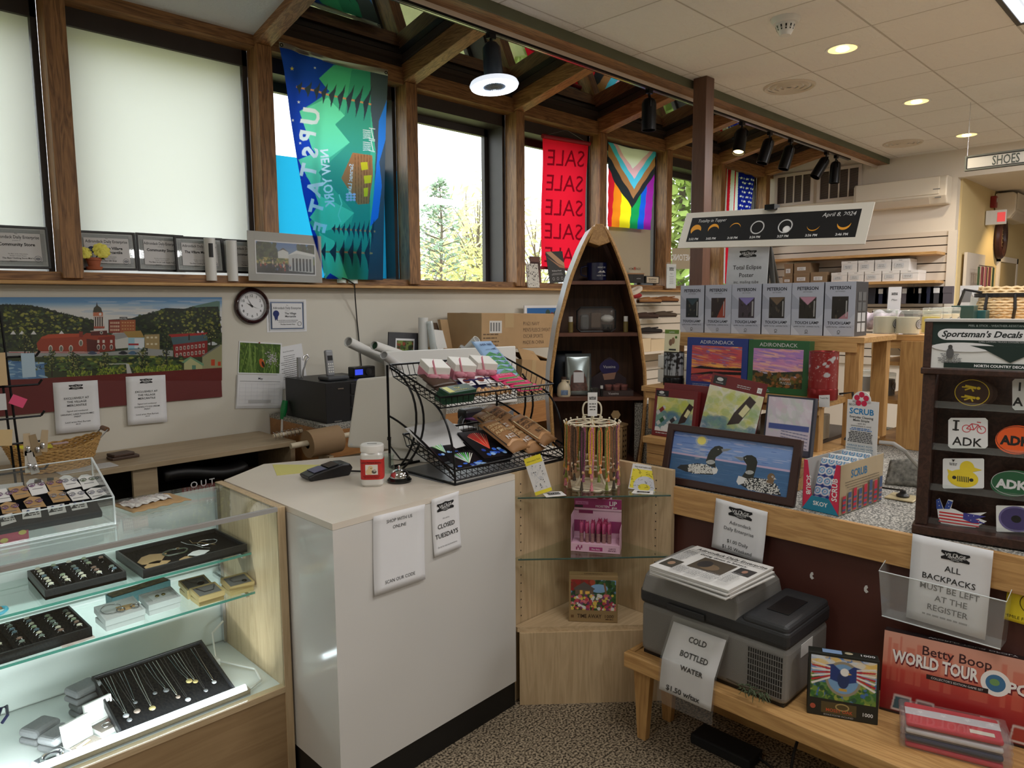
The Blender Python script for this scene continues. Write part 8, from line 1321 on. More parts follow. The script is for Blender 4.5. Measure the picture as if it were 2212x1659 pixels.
for k in range(6):
 M,w,h=frame(Vector((3.2+(.004 if k%2 else 0),yb[k]-.002,Z2)),Vector((3.2+(.004 if k%2 else 0),yb[k+1]+.002,Z2)),0,None,hb);r=E('lamp_box',M=M);MB().box(0,w,0,h,-.145,-.001).build('carton',LD,r,bevel=.001)
 f=MB().ringpr([(0,0),(w,0),(w,h),(0,h)],[(w*.24,h*.32),(w*.78,h*.32),(w*.78,h*.73),(w*.24,h*.73)],-.001,.0004).build('front_face',LG,r);a=Art();a.poly([(0,h*.2),(w*.3,0),(0,0)],S(196,200,212)).poly([(0,h*.8),(w*.24,h*.66),(w*.24,h*.5),(0,h*.5)],S(160,164,178)).poly([(w*.8,h*.3),(w,h*.42),(w,h*.2),(w*.6,h*.2)],S(190,194,206));k_=S(44,46,54)
 a.text('PETERSON',w*.5,h*.86,h*.085,k_,b=2.5,maxw=w*.68).text('ARTWARES',w*.5,h*.81,h*.035,S(110),maxw=w*.42).text('TOUCH LAMP',w*.5,h*.215,h*.075,k_,b=2,maxw=w*.76).text('LAMPE TACTILE   LAMPARA TACTIL',w*.5,h*.155,h*.035,S(70),maxw=w*.82).ring(w*.5,h*.08,h*.028,h*.008,S(80)).bars(w*.5,h*.035,w*.12,1,.01,h*.012,S(100));a.build('lettering',INK,r)
 q=Ras(w*.54,h*.41,420,wins[k][0]);q.dabs(26,0,q.w,0,q.h,[wins[k][0],S(20,18,18),S(80,70,60)],.003,.012,.4);q.poly([(0,q.h),(q.w*.5,q.h*.62),(q.w,q.h)]if k not in(5,1)else[(q.w*.4,0),(q.w,q.h*.35 if k==5 else q.h),(q.w,0)],wins[k][1]);q.rect(q.w*.84,q.h*.1,q.w*.05,q.h*.7,S(190));q.build('window',GLOSS,r,z0=-.0008,ox=w*.24,oy=h*.32)
 if k==5:
  a=Art();[a.rect(.03+.05*(i%2),h*(.08+.19*(i//2)),.04,h*.16,S(190)if i<4 else S(90))for i in range(8)];a.build('side_print',INK,r,fn=lambda x,y,z:(w+z,y,-x))
 T(r,'grey boxed touch lamp in the row, '+('leftmost with a black lamp in its window','second from left with an orange patterned lamp','third from left with a violet topped lamp','fourth from left with a brown tree lamp','fifth from left with a pink topped lamp','rightmost showing its dark side')[k],'lamp box','touch lamp boxes on the top board')
 # two sunset puzzles
def sunset(w,h,pal,land):
 q=Ras(w,h,600,pal[0]);q.grad([(0,pal[3]),(.38,pal[3]),(.42,pal[2]),(.6,pal[1]),(1,pal[0])])
 for _ in range(150):q.ell(RU(0,w),RU(h*.42,h),RU(.01,.045),RU(.001,.005),RC(pal),.65,-.12)
 land(q,w,h);return q
def l1(q,w,h):
 q.poly([(0,h*.36),(w*.2,h*.44),(w*.5,h*.41),(w,h*.44),(w,h*.36)],S(20,16,20));q.poly([(0,h*.2),(w*.4,h*.3),(w,h*.33),(w,h*.25),(w*.4,h*.22),(0,h*.16)],S(24,18,20));q.dabs(60,0,w,0,h*.2,[S(190,70,60),S(150,50,80),S(226,150,90),S(110,50,90)],.002,.006,5,.7)
def l2(q,w,h):
 q.poly([(0,h*.42),(w*.4,h*.38),(w,h*.46),(w,0),(0,0)],S(56,60,48));q.poly([(w*.1,h*.4),(w*.4,h*.36),(w*.42,h*.33),(w*.2,h*.35)],S(190,180,206));q.poly([(w*.65,h*.3),(w*.75,h*.34),(w,h*.28),(w,h*.24),(w*.8,h*.26)],S(196,186,210));q.dabs(160,0,w,0,h*.36,[S(80,74,40),S(120,84,44),S(50,56,36),S(96,96,50),S(150,100,60)],.004,.01)
 q.text('JIGSAW',w*.66,h*.2,h*.085,S(206));q.text('PUZZLE',w*.68,h*.1,h*.085,S(206))
for bl,br,tl,c,pal,ld,lab in(((1481,829),(1612,834),(1482,728),S(34,56,130),[S(206,90,80),S(196,70,90),S(246,186,90),S(190,80,70),S(110,110,180),S(220,130,110),S(120,60,110)],l1,'blue bordered sunset lake puzzle box on the step'),((1613,836),(1744,845),(1615,733),S(44,96,56),[S(170,130,200),S(206,140,190),S(246,180,150),S(240,190,170),S(130,110,190),S(226,170,200)],l2,'green bordered pink sky puzzle box on the step')):
 M,w,h=frame(Vector((3.06,oX(*bl,3.06).y,Z1)),Vector((3.06,oX(*br,3.06).y,Z1)),2,tl);g=sunset(w*.82,h*.72,pal,ld);pbox('puzzle_box',M,w,h,.05,mat('puzzle_card_%d'%int(c[2]*999),c,.4),lambda a,w,h:a.text('ADIRONDACK',w/2,h*.88,h*.1,S(214),sx=1.1,maxw=w*.8).bars(w*.12,h*.06,w*.3,2,h*.03,h*.012,S(150,160,190),al='l'),lab,(g,w*.09,h*.12))
 # two cut-out lamps
def lamp(px,z,x,rad,h,c,glow,lab,cut):
 p=oX(px,840,x);p.z=z;r=E('aroma_lamp',p);m1=mat('lamp_metal_%d'%int(sum(c)*999),c,.3,.6);MB().lathe([(1e-4,0),(rad*1.02,0),(rad*1.04,.01),(rad*1.04,h*.2),(rad*.98,h*.24),(1e-4,h*.24)],28).build('base',m1,r,sm=1);
 q=Ras(rad*6.28,h*.76,420,c if not cut else S(150,156,162));
 if cut:
  for k in range(26):xx=RU(0,q.w);q.line([(xx,0),(xx+RU(-.01,.01),q.h)],RU(.001,.004),S(16));
  q.dabs(110,0,q.w,q.h*.35,q.h*.95,[S(18,18,20)],.003,.008,1.3,.95);q.rect(0,0,q.w,.012,S(16));q.rect(0,q.h*.96,q.w,.02,S(16))
 else:q.dabs(420,0,q.w,q.h*.2,q.h,[S(206,170,160),S(170,90,84)],.001,.0016);q.dabs(30,0,q.w,q.h*.25,q.h*.85,[S(176,172,172)],.005,.009,1.5,1,rot=.5);q.dabs(60,0,q.w,q.h*.3,q.h*.8,[c],.003,.007,1.6,1,rot=-.6)
 q.build('shade',GLOSS,r,fn=lambda co:np.stack([rad*np.sin(co[:,0]/rad),-rad*np.cos(co[:,0]/rad),h*.24+co[:,1]],1));MB().lathe([(rad*.98,h*.985),(rad*1.03,h),(rad*.9,h*1.005),(rad*.8,h*.96)],28).build('rim',m1,r,sm=1);T(r,lab,'lamp','cut-out lamps on the step');return p
pl_=lamp(1455,Z1,3.06,.05,.165,S(20,20,22),0,'black cut-out tree lamp at the left end of the step',True);pr_=lamp(1777,Z1,3.03,.058,.20,S(134,34,34),0,'red cut-out bird lamp at the right end of the step',False)
MB_=MB().tube([pr_+Vector((.05,-.05,.02)),pr_+Vector((.06,-.10,.03)),pr_+Vector((.06,-.12,-.1)),pr_+Vector((.0,-.10,-.16)),pr_+Vector((.02,-.13,-.12)),pr_+Vector((.03,-.11,-.2))],.005,6);T(MB_.build('lamp_cable',BLACKP,sm=1),'black cable looped down beside the red lamp','cable')
pxcard('price_card',((1769,879),(1792,880),(1792,853),(1769,854)),oX(1769,879,2.925),Vector((-1,0,0)),WC,'small white price card on the step edge under the red lamp',art=lambda a,w,h:a.text('Touch Me!',w/2,h*.7,h*.22,S(80),maxw=w*.8))
M,w,h=frame(pl_+Vector((-.03,.04,.167)),pl_+Vector((-.03,-.04,.167)),4,None,.108);r=sheet('shoe_leaflet',M,w,h,m=mat('cream_leaflet',S(232,226,190),.5),t=.012);a=Art();a.rect(0,h*.82,w,h*.18,S(110,140,60)).text('SLIPPERS',w/2,h*.86,h*.08,S(226),maxw=w*.6).ell(w*.45,h*.42,w*.12,h*.15,S(130,100,80)).ell(w*.62,h*.5,w*.12,h*.15,S(150,116,90)).ell(w*.82,h*.66,w*.08,w*.08,S(80,120,50)).rect(w*.35,h*.06,w*.5,h*.07,S(40));a.build('print',INK,r);T(r,'cream slipper leaflet standing on the black lamp','leaflet')
# watercolour set and pad, sketch case
WR=mat('wine_red_card',S(112,34,36),.4)
def wash(w,h):
 q=Ras(w,h,520,S(226,226,220));q.dabs(90,0,w,h*.35,h,[S(206,206,90),S(190,200,80),S(220,216,150),S(150,180,110)],.008,.03,1.3,.4);q.dabs(110,0,w,h*.12,h*.5,[S(110,150,150),S(96,130,160),S(130,170,140),S(80,120,150)],.006,.024,1.4,.4);q.dabs(16,0,w,0,h*.1,[S(232,232,232)],.01,.03,1.2,.9);return q
def brush(q,x,y,s):q.poly([(x,y),(x+s*.55,y+s*.2),(x+s*1.1,y+s*1.3),(x+s*.75,y+s*1.5),(x+s*.2,y+s*.6)],S(50,34,34));q.poly([(x+s*.42,y+s*.62),(x+s*.66,y+s*.5),(x+s*.9,y+s*.95),(x+s*.66,y+s*1.1)],S(226,220,170))
M,w,h=frame(Vector((2.81,1.915,ZP)),Vector((2.81,1.69,ZP)),8,(1417,838));pbox('paint_set',M@MT((.015,0,-.045)),w*1.06,h*1.13,.03,WR,None,'wine red paint set box behind the front one',cat='paint set');q=wash(w*.86,h*.72);brush(q,q.w*.62,q.h*.25,q.h*.42)
for k,(x,y,c)in enumerate(((.02,.5,S(130,40,40)),(.05,.2,S(40,90,60)),(.34,.22,S(50,50,56)))):q.line([(q.w*x,q.h*y),(q.w*(x+.22),q.h*(y+.22))],.018,S(200,200,200));q.line([(q.w*(x+.08),q.h*(y+.08)),(q.w*(x+.18),q.h*(y+.18))],.018,c)
pbox('paint_set',M,w,h,.03,WR,lambda a,w,h:(a.rect(w*.03,h*.84,w*.3,h*.12,S(30)),a.ell(w*.16,h*.92,w*.06,h*.03,S(206)),a.text('essentials',w*.17,h*.855,h*.045,S(206)),a.bars(w*.1,h*.06,w*.5,1,.01,h*.02,S(190),al='l')),'boxed watercolour paint set with tubes and a brush on the plinth',(q,w*.07,h*.11),cat='paint set')
M,w,h=frame(Vector((2.79,1.664,ZP)),Vector((2.79,1.405,ZP)),10,(1542,803));u0=M.inverted()@oP(1542,803,M.translation,M.to_3x3()@Vector((0,0,1)));M=M@MR(-math.atan2(u0.x,u0.y)*.9,4,'Z');q=wash(w,h*.83);brush(q,q.w*.48,q.h*.42,q.h*.36);q.text('WATERCOLOR',w*.36,q.h*.09,q.h*.055,S(90));pbox('watercolor_pad',M,w,h,.008,WR,lambda a,w,h:(a.rect(w*.05,h*.86,w*.24,h*.11,S(30)),a.ell(w*.17,h*.93,w*.06,h*.025,S(206)),a.text('essentials',w*.17,h*.875,h*.03,S(206)),a.rect(w*.86,h*.86,w*.08,h*.07,S(230)),a.text('25',w*.9,h*.88,h*.04,S(30)),a.bars(w*.5,h*.9,w*.3,2,h*.025,h*.01,S(190),al='l')),'large watercolour pad with a dark brush, leaning behind the loon painting',(q,0,.0),cat='paper pad')
M,w,h=frame(Vector((2.80,1.36,ZP)),Vector((2.80,1.16,ZP)),8,(1661,852));q=Ras(w*.92,h*.94,420,S(206,196,208));q.dabs(60,0,q.w,q.h*.4,q.h,[S(214,190,206),S(226,220,226),S(196,206,196)],.01,.03,.6,.4,rot=.6);q.rect(q.w*.06,q.h*.42,q.w*.9,q.h*.1,S(70,86,150));[q.line([(q.w*.35,q.h*(.4-.05*k)),(q.w*.95,q.h*(.36-.06*k))],.003,S(60,70,120))for k in range(5)];q.poly([(q.w*.1,0),(q.w*.4,q.h*.12),(q.w,q.h*.1),(q.w,0)],S(70,70,84));pbox('sketch_set',M,w,h,.03,mat('dark_case_edge',S(50,52,66),.4),None,'pastel tin of drawing pencils on the plinth',(q,w*.04,h*.03),cat='drawing set')
for k,(y,z,w_,h_,c,lab)in enumerate(((1.70,1.046,.2,.10,S(120,112,96),'left grey carton under the step'),(1.36,1.046,.22,.11,S(150,140,120),'right grey carton under the step'))):o=MB().box(0,.22,-w_/2,w_/2,0,h_).build('supply_box',mat('supply_card_%d'%k,c,.7),M=MT((3.0,y,z)),bevel=.004);T(o,lab,'box')
# eclipse poster on its easel
M,w,h=frame(oX(1463,536,3.36),oX(1868,527,3.36),22,(1478,461));r=MB().box(0,w,0,h,-.006,0).build('eclipse_poster',mat('cream_poster_edge',S(232,226,214),.4),M=M);a=Art();a.rect(w*.045,h*.17,w*.905,h*.68,S(20,19,20)).text('Totality in Tupper',w*.175,h*.71,h*.12,S(230),shear=.2,maxw=w*.17).text('April 8, 2024',w*.85,h*.7,h*.14,S(230),shear=.2,maxw=w*.16);OR=S(246,170,50);hr=h*.15;BK=S(20,19,20)
for k,u in enumerate((.088,.195,.322,.448,.597,.74,.885)):
 x,y=w*u,h*.50
 if k<3:a.ell(x,y,hr,hr,OR);a.ell(x+hr*(.25,.1,-.0)[k],y-hr*(.95,.55,.22)[k],hr*1.05,hr*1.05,BK)
 elif k<5:
  a.ring(x,y,hr*1.22,hr*.2,S(150,150,150)).ring(x,y,hr*1.12,hr*.14,S(240)).ell(x,y,hr,hr,BK)
  if k==4:a.ell(x+hr*.3,y-hr*.55,hr*.6,hr*.6,S(226)).ell(x+hr*.3,y-hr*.55,hr*.45,hr*.45,S(250))
 else:a.ell(x,y,hr,hr,OR);a.ell(x,y+hr*(.18,.42)[k-5],hr*1.05,hr*1.02,BK)
 a.text(('2:32','3:02','3:18','3:24','3:27','3:36','3:46')[k]+' PM',x,h*.215,h*.085,S(230),b=2)
a.build('print',INK,r);T(r,'wide black eclipse poster with a cream border on the easel','poster')
r=E('easel',(3.62,1.72,Z2));pc=oX(1672,450,3.45)-r.location;EG=mat('easel_grey',S(70,70,68),.4,.4);q1=oX(1652,610,3.5)-r.location;q2=oX(1684,610,3.5)-r.location;top=oX(1662,530,3.47)-r.location
for q in(q1,q2):MB().cyl(top,Vector((q.x,q.y,0)),.012,n=10).build('leg',EG,r)
MB().cyl(Vector((.12,-.02,0)),top,.012,n=10).build('leg',EG,r);MB().cyl(top,pc,.01,n=8).build('mast',EG,r);MB().box(pc.x-.05,pc.x+.01,pc.y-.025,pc.y+.025,pc.z-.01,pc.z+.015).build('clamp',BLACKM,r);MB().box(top.x-.08,top.x,top.y-.45,top.y+.02,top.z+.01,top.z+.02).build('ledge_bar',BLACKM,r);T(r,'dark folding easel behind the lamp boxes','easel')
M,w,h=frame(oX(1566,640,3.38),oX(1654,640,3.38),4,(1571,530));r=sheet('poster_price_sign',M,w,h,m=mat('cloudy_card',S(196,198,202),.5,var=.08,scale=9),t=.003);a=Art();vlogo(a,w*.5,h*.74,w*.42);a.text('Total Eclipse',w*.5,h*.52,h*.115,S(50),maxw=w*.74,b=.5).text('Poster',w*.5,h*.37,h*.115,S(50),b=.5).text('inc. mailing tube',w*.5,h*.25,h*.08,S(70),maxw=w*.66);a.build('lettering',INK,r);T(r,'grey Total Eclipse Poster price sign behind the lamp boxes','sign')
# sticker rack
o0=oZ(1974,1152,.9)+Vector((.0,0,.003));u=Vector((.17,-.985,0)).normalized();n=u.cross(UP);M=mk(o0,u,UP,n);r=E('sticker_rack',M=M);L2=lambda x,y:(lambda v:(v.x,v.y))(M.inverted()@oP(1860+x*.31345,660+y*.31345,o0,n));RW=.46;H_=L2(440,110)[1];zh=L2(430,425)[1]
MB().box(0,.035,.03,zh-.02,-.13,0).build('left_stile',BROWNW,r,bevel=.003);MB().box(RW-.035,RW,.03,zh-.02,-.13,0).build('right_stile',BROWNW,r,bevel=.003);MB().box(-.006,RW,0,.03,-.13,.012).build('bottom_rail',BROWNW,r,bevel=.003);MB().box(-.006,RW,zh-.02,zh,-.06,.012).build('header_rail',BROWNW,r,bevel=.003);MB().box(-.002,.02,zh,H_,-.05,.004).build('header_stile',BROWNW,r,bevel=.002);MB().box(-.004,RW,H_,H_+.008,-.09,.006).build('top_board',mat('pale_top_board',S(190,186,180),.4),r);MB().box(.035,RW-.035,.03,zh-.02,-.13,-.12).build('back_panel',BROWNW,r)
MB().box(.02,RW,zh,H_,-.02,-.002).build('header_panel',mat('decal_header',S(226,226,222),.3),r);a=Art();hh=H_-zh;DG_=S(30,48,42);a.rect(.02,zh+hh*.5,RW,hh*.5,DG_).text('PEEL & STICK - WEATHER-RESISTANT - EASY TO APPLY',.22,zh+hh*.9,hh*.06,S(170,180,176),maxw=.37).ell(.06,zh+hh*.73,.026,hh*.12,S(226)).rect(.06,zh+hh*.61,RW-.08,hh*.24,S(226)).text("Sportsman's Decals",.045,zh+hh*.68,hh*.18,S(40,44,44),al='l',shear=.3,b=2.5,maxw=.37)
a.ell(.105,zh+hh*.46,.085,hh*.1,S(226)).ell(.345,zh+hh*.46,.085,hh*.1,S(226)).poly([(.12,zh+hh*.5),(.33,zh+hh*.5),(.29,zh+hh*.42),(.225,zh+hh*.16),(.16,zh+hh*.42)],DG_);a.text('CARS CAMPERS TRUCKS COOLERS KAYAKS CANOES',.22,zh+hh*.57,hh*.045,S(190),maxw=.3)
a.rect(.055,zh+hh*.02,.29,hh*.12,DG_).text('NORTH COUNTRY DECAL',.2,zh+hh*.05,hh*.075,S(230),b=3,maxw=.26)
for cx in(.07,.38):a.bars(cx,zh+hh*.3,.07,7,hh*.03,hh*.016,S(110),jit=.6);a.ell(cx,zh+hh*.33,.01,hh*.12,S(90)).ell(cx,zh+hh*.46,.006,.007,S(70))
a.build('header_print',INK,r)
for yz in(705,1000,1285):MB().box(.036,RW-.036,L2(550,yz)[1]-.004,L2(550,yz)[1],-.12,-.03).box(.036,RW-.036,L2(550,yz)[1]-.004,L2(550,yz)[1]+.018,-.03,-.028).build('clear_shelf',CLEAR,r)
MB().box(.036,RW-.036,.03,.05,-.03,-.028).build('clear_lip',CLEAR,r);T(r,'dark wooden sticker rack with a decal header at the right edge','display rack')
rows=[L2(550,700)[1],L2(550,995)[1],L2(550,1280)[1],.031]
def sticker(pts,m,lab,f,row,dz=0,k=None):
 P=[L2(*q)for q in pts];xs_=[q[0]for q in P];x0,x1=min(xs_),max(xs_);y1=max(q[1]for q in P);Mx=M@MT((x0,rows[row],-.045-dz))@MR(-.12,4,'X');w,h=x1-x0,max(.02,min(q[1]for q in P)and y1-rows[row]);oq=[((q[0]-x0),(q[1]-min(v[1]for v in P))*h/(y1-min(v[1]for v in P)))for q in P];r=MB().prism(oq,-.0012,0).build('sticker',m,M=Mx);a=Art();f(a,w,h)
 if a.L:a.build('print',GLOSS,r)
 T(r,lab,'sticker','stickers on the dark rack')
el=lambda cx,cy,rx,ry,n=26:[(cx+rx*cos(2*PI*k/n),cy+ry*sin(2*PI*k/n))for k in range(n)];BG_=mat('sticker_brown',S(66,40,24),.4);YL=S(226,196,40)
def hikers(a,w,h):
 a.ring(w*.46,h*.5,w*.44,w*.02,YL,ry=h*.45)
 for cy in(.66,.32):a.ell(w*.62,h*cy,w*.05,h*.05,YL).line([(w*.28,h*(cy+.06)),(w*.56,h*cy)],h*.08,YL).line([(w*.28,h*(cy-.08)),(w*.44,h*cy),(w*.5,h*(cy-.12))],h*.05,YL).line([(w*.2,h*(cy+.02)),(w*.36,h*(cy+.02))],h*.04,YL)
sc_=[(770+135*cos(2*PI*k/40)*(1+.05*(k%2)),610+96*sin(2*PI*k/40)*(1+.05*(k%2)))for k in range(40)]
for q in range(3):sticker([(x+14*q,y+8*q)for x,y in sc_],BG_,'brown badge sticker with two yellow hikers, top row' if q==0 else 'brown badge sticker showing behind the hikers one',hikers,0,.006*q)
WS_=mat('sticker_white',S(230,230,228),.4);sq=lambda x0,y0,x1,y1,r_=18:[(x0+r_,y0),(x1-r_,y0),(x1,y0+r_),(x1,y1-r_),(x1-r_,y1),(x0+r_,y1),(x0,y1-r_),(x0,y0+r_)]
sticker(sq(1040,515,1310,740),WS_,'white lettered sticker in the top row, cut off by the right edge',lambda a,w,h:a.text('I',w*.2,h*.6,h*.36,S(30),b=2).text('A',w*.18,h*.14,h*.36,S(30),b=2),0)
def bike(a,w,h):
 rd=S(206,40,60);a.text('I',w*.2,h*.56,h*.42,S(30),b=2).rect(w*.12,h*.56,w*.16,h*.04,S(30)).rect(w*.12,h*.83,w*.16,h*.04,S(30)).text('ADK',w*.5,h*.12,h*.36,S(30),b=1,maxw=w*.8)
 for cx in(.46,.82):a.ring(w*cx,h*.64,w*.11,w*.018,rd)
 a.line([(w*.46,h*.64),(w*.58,h*.80),(w*.74,h*.78),(w*.82,h*.64)],w*.02,rd).line([(w*.58,h*.8),(w*.64,h*.62),(w*.74,h*.78)],w*.02,rd).line([(w*.46,h*.64),(w*.64,h*.62)],w*.02,rd).line([(w*.7,h*.86),(w*.8,h*.85)],w*.02,rd)
sticker(sq(590,790,868,1018),WS_,'white sticker with a red bicycle above ADK',bike,1);sticker(el(1075,942,155,100),mat('sticker_orange',S(236,96,40),.35),'orange oval ADK sticker in the second row',lambda a,w,h:a.ring(w/2,h/2,w*.48,w*.012,S(40),ry=h*.46).text('ADK',w*.47,h*.32,h*.42,S(30),b=4,maxw=w*.72),1)
def duck(a,w,h):
 y=S(232,206,50);a.ell(w*.5,h*.36,w*.36,h*.26,y).ell(w*.58,h*.68,w*.17,h*.2,y).poly([(w*.12,h*.58),(w*.2,h*.3),(w*.36,h*.5)],y).poly([(w*.72,h*.72),(w*.93,h*.66),(w*.72,h*.58)],y).ell(w*.3,h*.36,w*.05,h*.05,S(40)).ell(w*.7,h*.34,w*.05,h*.05,S(40));[a.rect(w*(.37+.042*k),h*.26,w*.02,h*.16,S(40))for k in range(7)];a.poly(star(w*.25,h*.86,w*.05,0,3),S(30)).bars(w*.25,h*.76,w*.2,2,h*.04,h*.018,S(90))
sticker(sq(552,1075,842,1290,8),WS_,'white sticker with a yellow rubber duck',duck,2);sticker(el(1050,1245,165,88),mat('sticker_green',S(40,92,60),.35),'green oval ADK sticker in the third row',lambda a,w,h:a.ring(w/2,h/2,w*.48,w*.01,S(206),ry=h*.45).text('ADK',w*.47,h*.3,h*.44,S(214),b=4,maxw=w*.7),2)
hp=[(520,1500),(505,1370),(530,1352),(560,1440),(590,1362),(625,1370),(610,1430),(640,1440),(700,1470),(860,1460),(790,1500),(860,1530),(780,1580),(640,1565),(540,1548)]
def hand(a,w,h):[a.rect(w*.08,h*(.06+.12*k),w*.78,h*.055,S(206,40,50))for k in range(4)];a.poly([(w*.02,h*.55),(0,h*.92),(w*.07,h*.98),(w*.15,h*.6)],S(40,70,150)).poly([(w*.17,h*.6),(w*.24,h*.96),(w*.33,h*.92),(w*.28,h*.62)],S(40,70,150)).poly([(w*.55,h*.55),(w*.98,h*.52),(w*.78,h*.36),(w*.98,h*.24),(w*.72,h*.2),(w*.55,h*.3)],S(60,60,140));[a.poly(star(w*x,h*y,w*.014),S(230))for x,y in((.05,.85),(.07,.7),(.25,.85),(.26,.72),(.65,.46),(.75,.48),(.7,.3),(.85,.28))]
sticker(hp,WS_,'peace hand sticker in stars and stripes, bottom row',hand,3);sticker(sq(925,1412,1210,1640,6),WS_,'white square sticker with a purple disc, bottom row',lambda a,w,h:a.ell(w*.5,h*.5,w*.42,h*.42,S(70,60,110)).ring(w*.5,h*.5,w*.42,w*.05,S(110,100,150),ry=h*.42).ell(w*.5,h*.5,w*.12,h*.12,S(20)),3)
# ================================================================ far side of the shop: slat walls, shelves, shoe boxes, slippers, candles
SLT=mat('slat_wall_cream',S(214,202,186),.5)
r=E('slat_wall',(XE,3.35,0));b=MB();k=0;z=.9
while z<2.40:b.box(-.03,-.002,-1.03,1.07,z,min(z+.086,2.42));z+=.098
b.build('slat',SLT,r);MB().box(-.004,-.001,-1.03,1.07,.9,2.4).build('groove',mat('groove_brown',S(70,56,46),.8),r);T(r,'cream slat wall across the back of the shop','slat wall')
for z,lab in((2.185,'upper wooden shelf on the slat wall, empty'),(1.875,'lower wooden shelf on the slat wall holding shoe boxes')):
 r=E('wall_shelf',(XE-.03,3.35,z));MB().box(-.32,0,-1.0,1.0,-.03,0).build('board',PINE,r,bevel=.002)
 for y in(-.7,.7):MB().box(-.2,0,y-.006,y+.006,-.09,-.031).build('bracket',CLEAR,r)
 T(r,lab,'shelf','wooden shelves on the slat wall')
SBW,SBB=mat('white_shoe_box',S(226,222,218),.6),mat('brown_shoe_box',S(140,116,88),.7);y_=lambda px,p2=590:oX(px,p2,8.8).y
def shoebox(x0,x1,z,h,m,lab,grp):
 ya,yb2=y_(x0),y_(x1);w=ya-yb2-.008;r=E('shoe_box',M=mk(Vector((8.79,ya,z)),Vector((0,-1,0)),UP,Vector((-1,0,0))));MB().box(0,w,0,h,-.27,0).build('box',m,r);MB().box(-.002,w+.002,h-.03,h+.002,-.272,.003).build('lid',m,r);a=Art();a.rect(w*.15,h*.25,w*.55,h*.4,S(236)if m is SBB else S(206)).bars(w*.42,h*.5,w*.4,2,h*.14,h*.05,S(120)).text('SHOES',w*.5,h*.86,h*.1,S(70),maxw=w*.4)if m is SBW else a.rect(w*.2,h*.25,w*.55,h*.35,S(220)).bars(w*.45,h*.45,w*.4,2,h*.12,h*.05,S(120));a.build('label',INK,r,z0=.0035);T(r,lab,'shoe box',grp)
od=('leftmost','second from left','third from left','fourth from left','rightmost')
for k,(a_,b_)in enumerate(((1797,1832),(1833,1868),(1869,1906),(1907,1945),(1946,1986))):shoebox(a_,b_,1.876,.115,SBW,'white shoe box in the bottom row on the lower shelf, '+od[k],'white shoe boxes')
for k,(a_,b_)in enumerate(((1818,1853),(1854,1889),(1890,1926),(1927,1965))):shoebox(a_,b_,1.994,.125,SBW,'white shoe box in the top row on the lower shelf, '+od[k if k<3 else 4],'white shoe boxes')
for k,(a_,b_,z,h)in enumerate(((1692,1714,1.876,.09),(1716,1751,1.876,.125),(1752,1788,1.876,.13),(1716,1751,2.004,.12),(1695,1714,1.97,.15))):shoebox(a_,b_,z,h,SBB,'brown shoe box at the left of the lower shelf, '+('far left below','bottom middle','bottom right','top of the middle stack','standing upright at far left')[k],'brown shoe boxes')
rn=random.Random(5)
for k in range(12):
 x0=(1872,1890,1906,1948,1958,1975,1990,2010,2030,1935,2000,2020)[k];z=1.62 if k<9 else 1.40;hh=.19 if k<9 else .13;m=mat('pack_%d'%(k%5),(S(40,42,50),S(30,36,60),S(60,60,64),S(90,84,90),S(110,96,80))[k%5],.4);p=Vector((8.9,y_(x0+8,640),z));r=E('hanging_pack',p);MB().box(-.02,.02,-.07,.07,0,hh).build('pack',m,r,bevel=.006);MB().box(-.024,-.021,-.06,.06,hh*.62,hh*.9).build('header',PAPERG if k%2 else m,r);MB().cyl((0,0,hh*.95),(.17,0,hh*.95),.004,n=6).build('peg',STEEL,r);T(r,'small dark hanging pack on the slat wall under the shelf','packet','hanging packs under the shelf')
 # passage: scarf panel
p=oY(2085,665,2.2);r=E('scarf_rack',p);MB().box(-.05,.75,.0,.03,0,.62).build('panel',SLT,r)
for k in range(9):MB().box(.06+.06*k,.09+.06*k,-.1-.02*(k%3),-.085-.02*(k%3),.02+.05*(k%2),.46).build('scarf',mat('scarf_%d'%(k%4),(S(60,80,50),S(130,60,62),S(160,90,90),S(110,50,56))[k%4],.9),r)
MB().cyl((.0,-.11,.47),(.66,-.11,.47),.006,n=6).build('rail',STEEL,r);T(r,'panel of hanging red and green scarves in the passage','rack')
r=E('door_1');r['kind']='structure';q=oY(2152,640,2.25);MB().box(q.x,q.x+.95,2.235,2.258,0,2.15).build('door_panel',mat('passage_door',S(170,150,110),.6),r)
b=MB().box(q.x-.07,q.x,2.225,2.258,0,2.22).box(q.x+.95,q.x+1.02,2.225,2.258,0,2.22).box(q.x-.07,q.x+1.02,2.225,2.258,2.15,2.22);b.build('door_frame',WALLB,r)
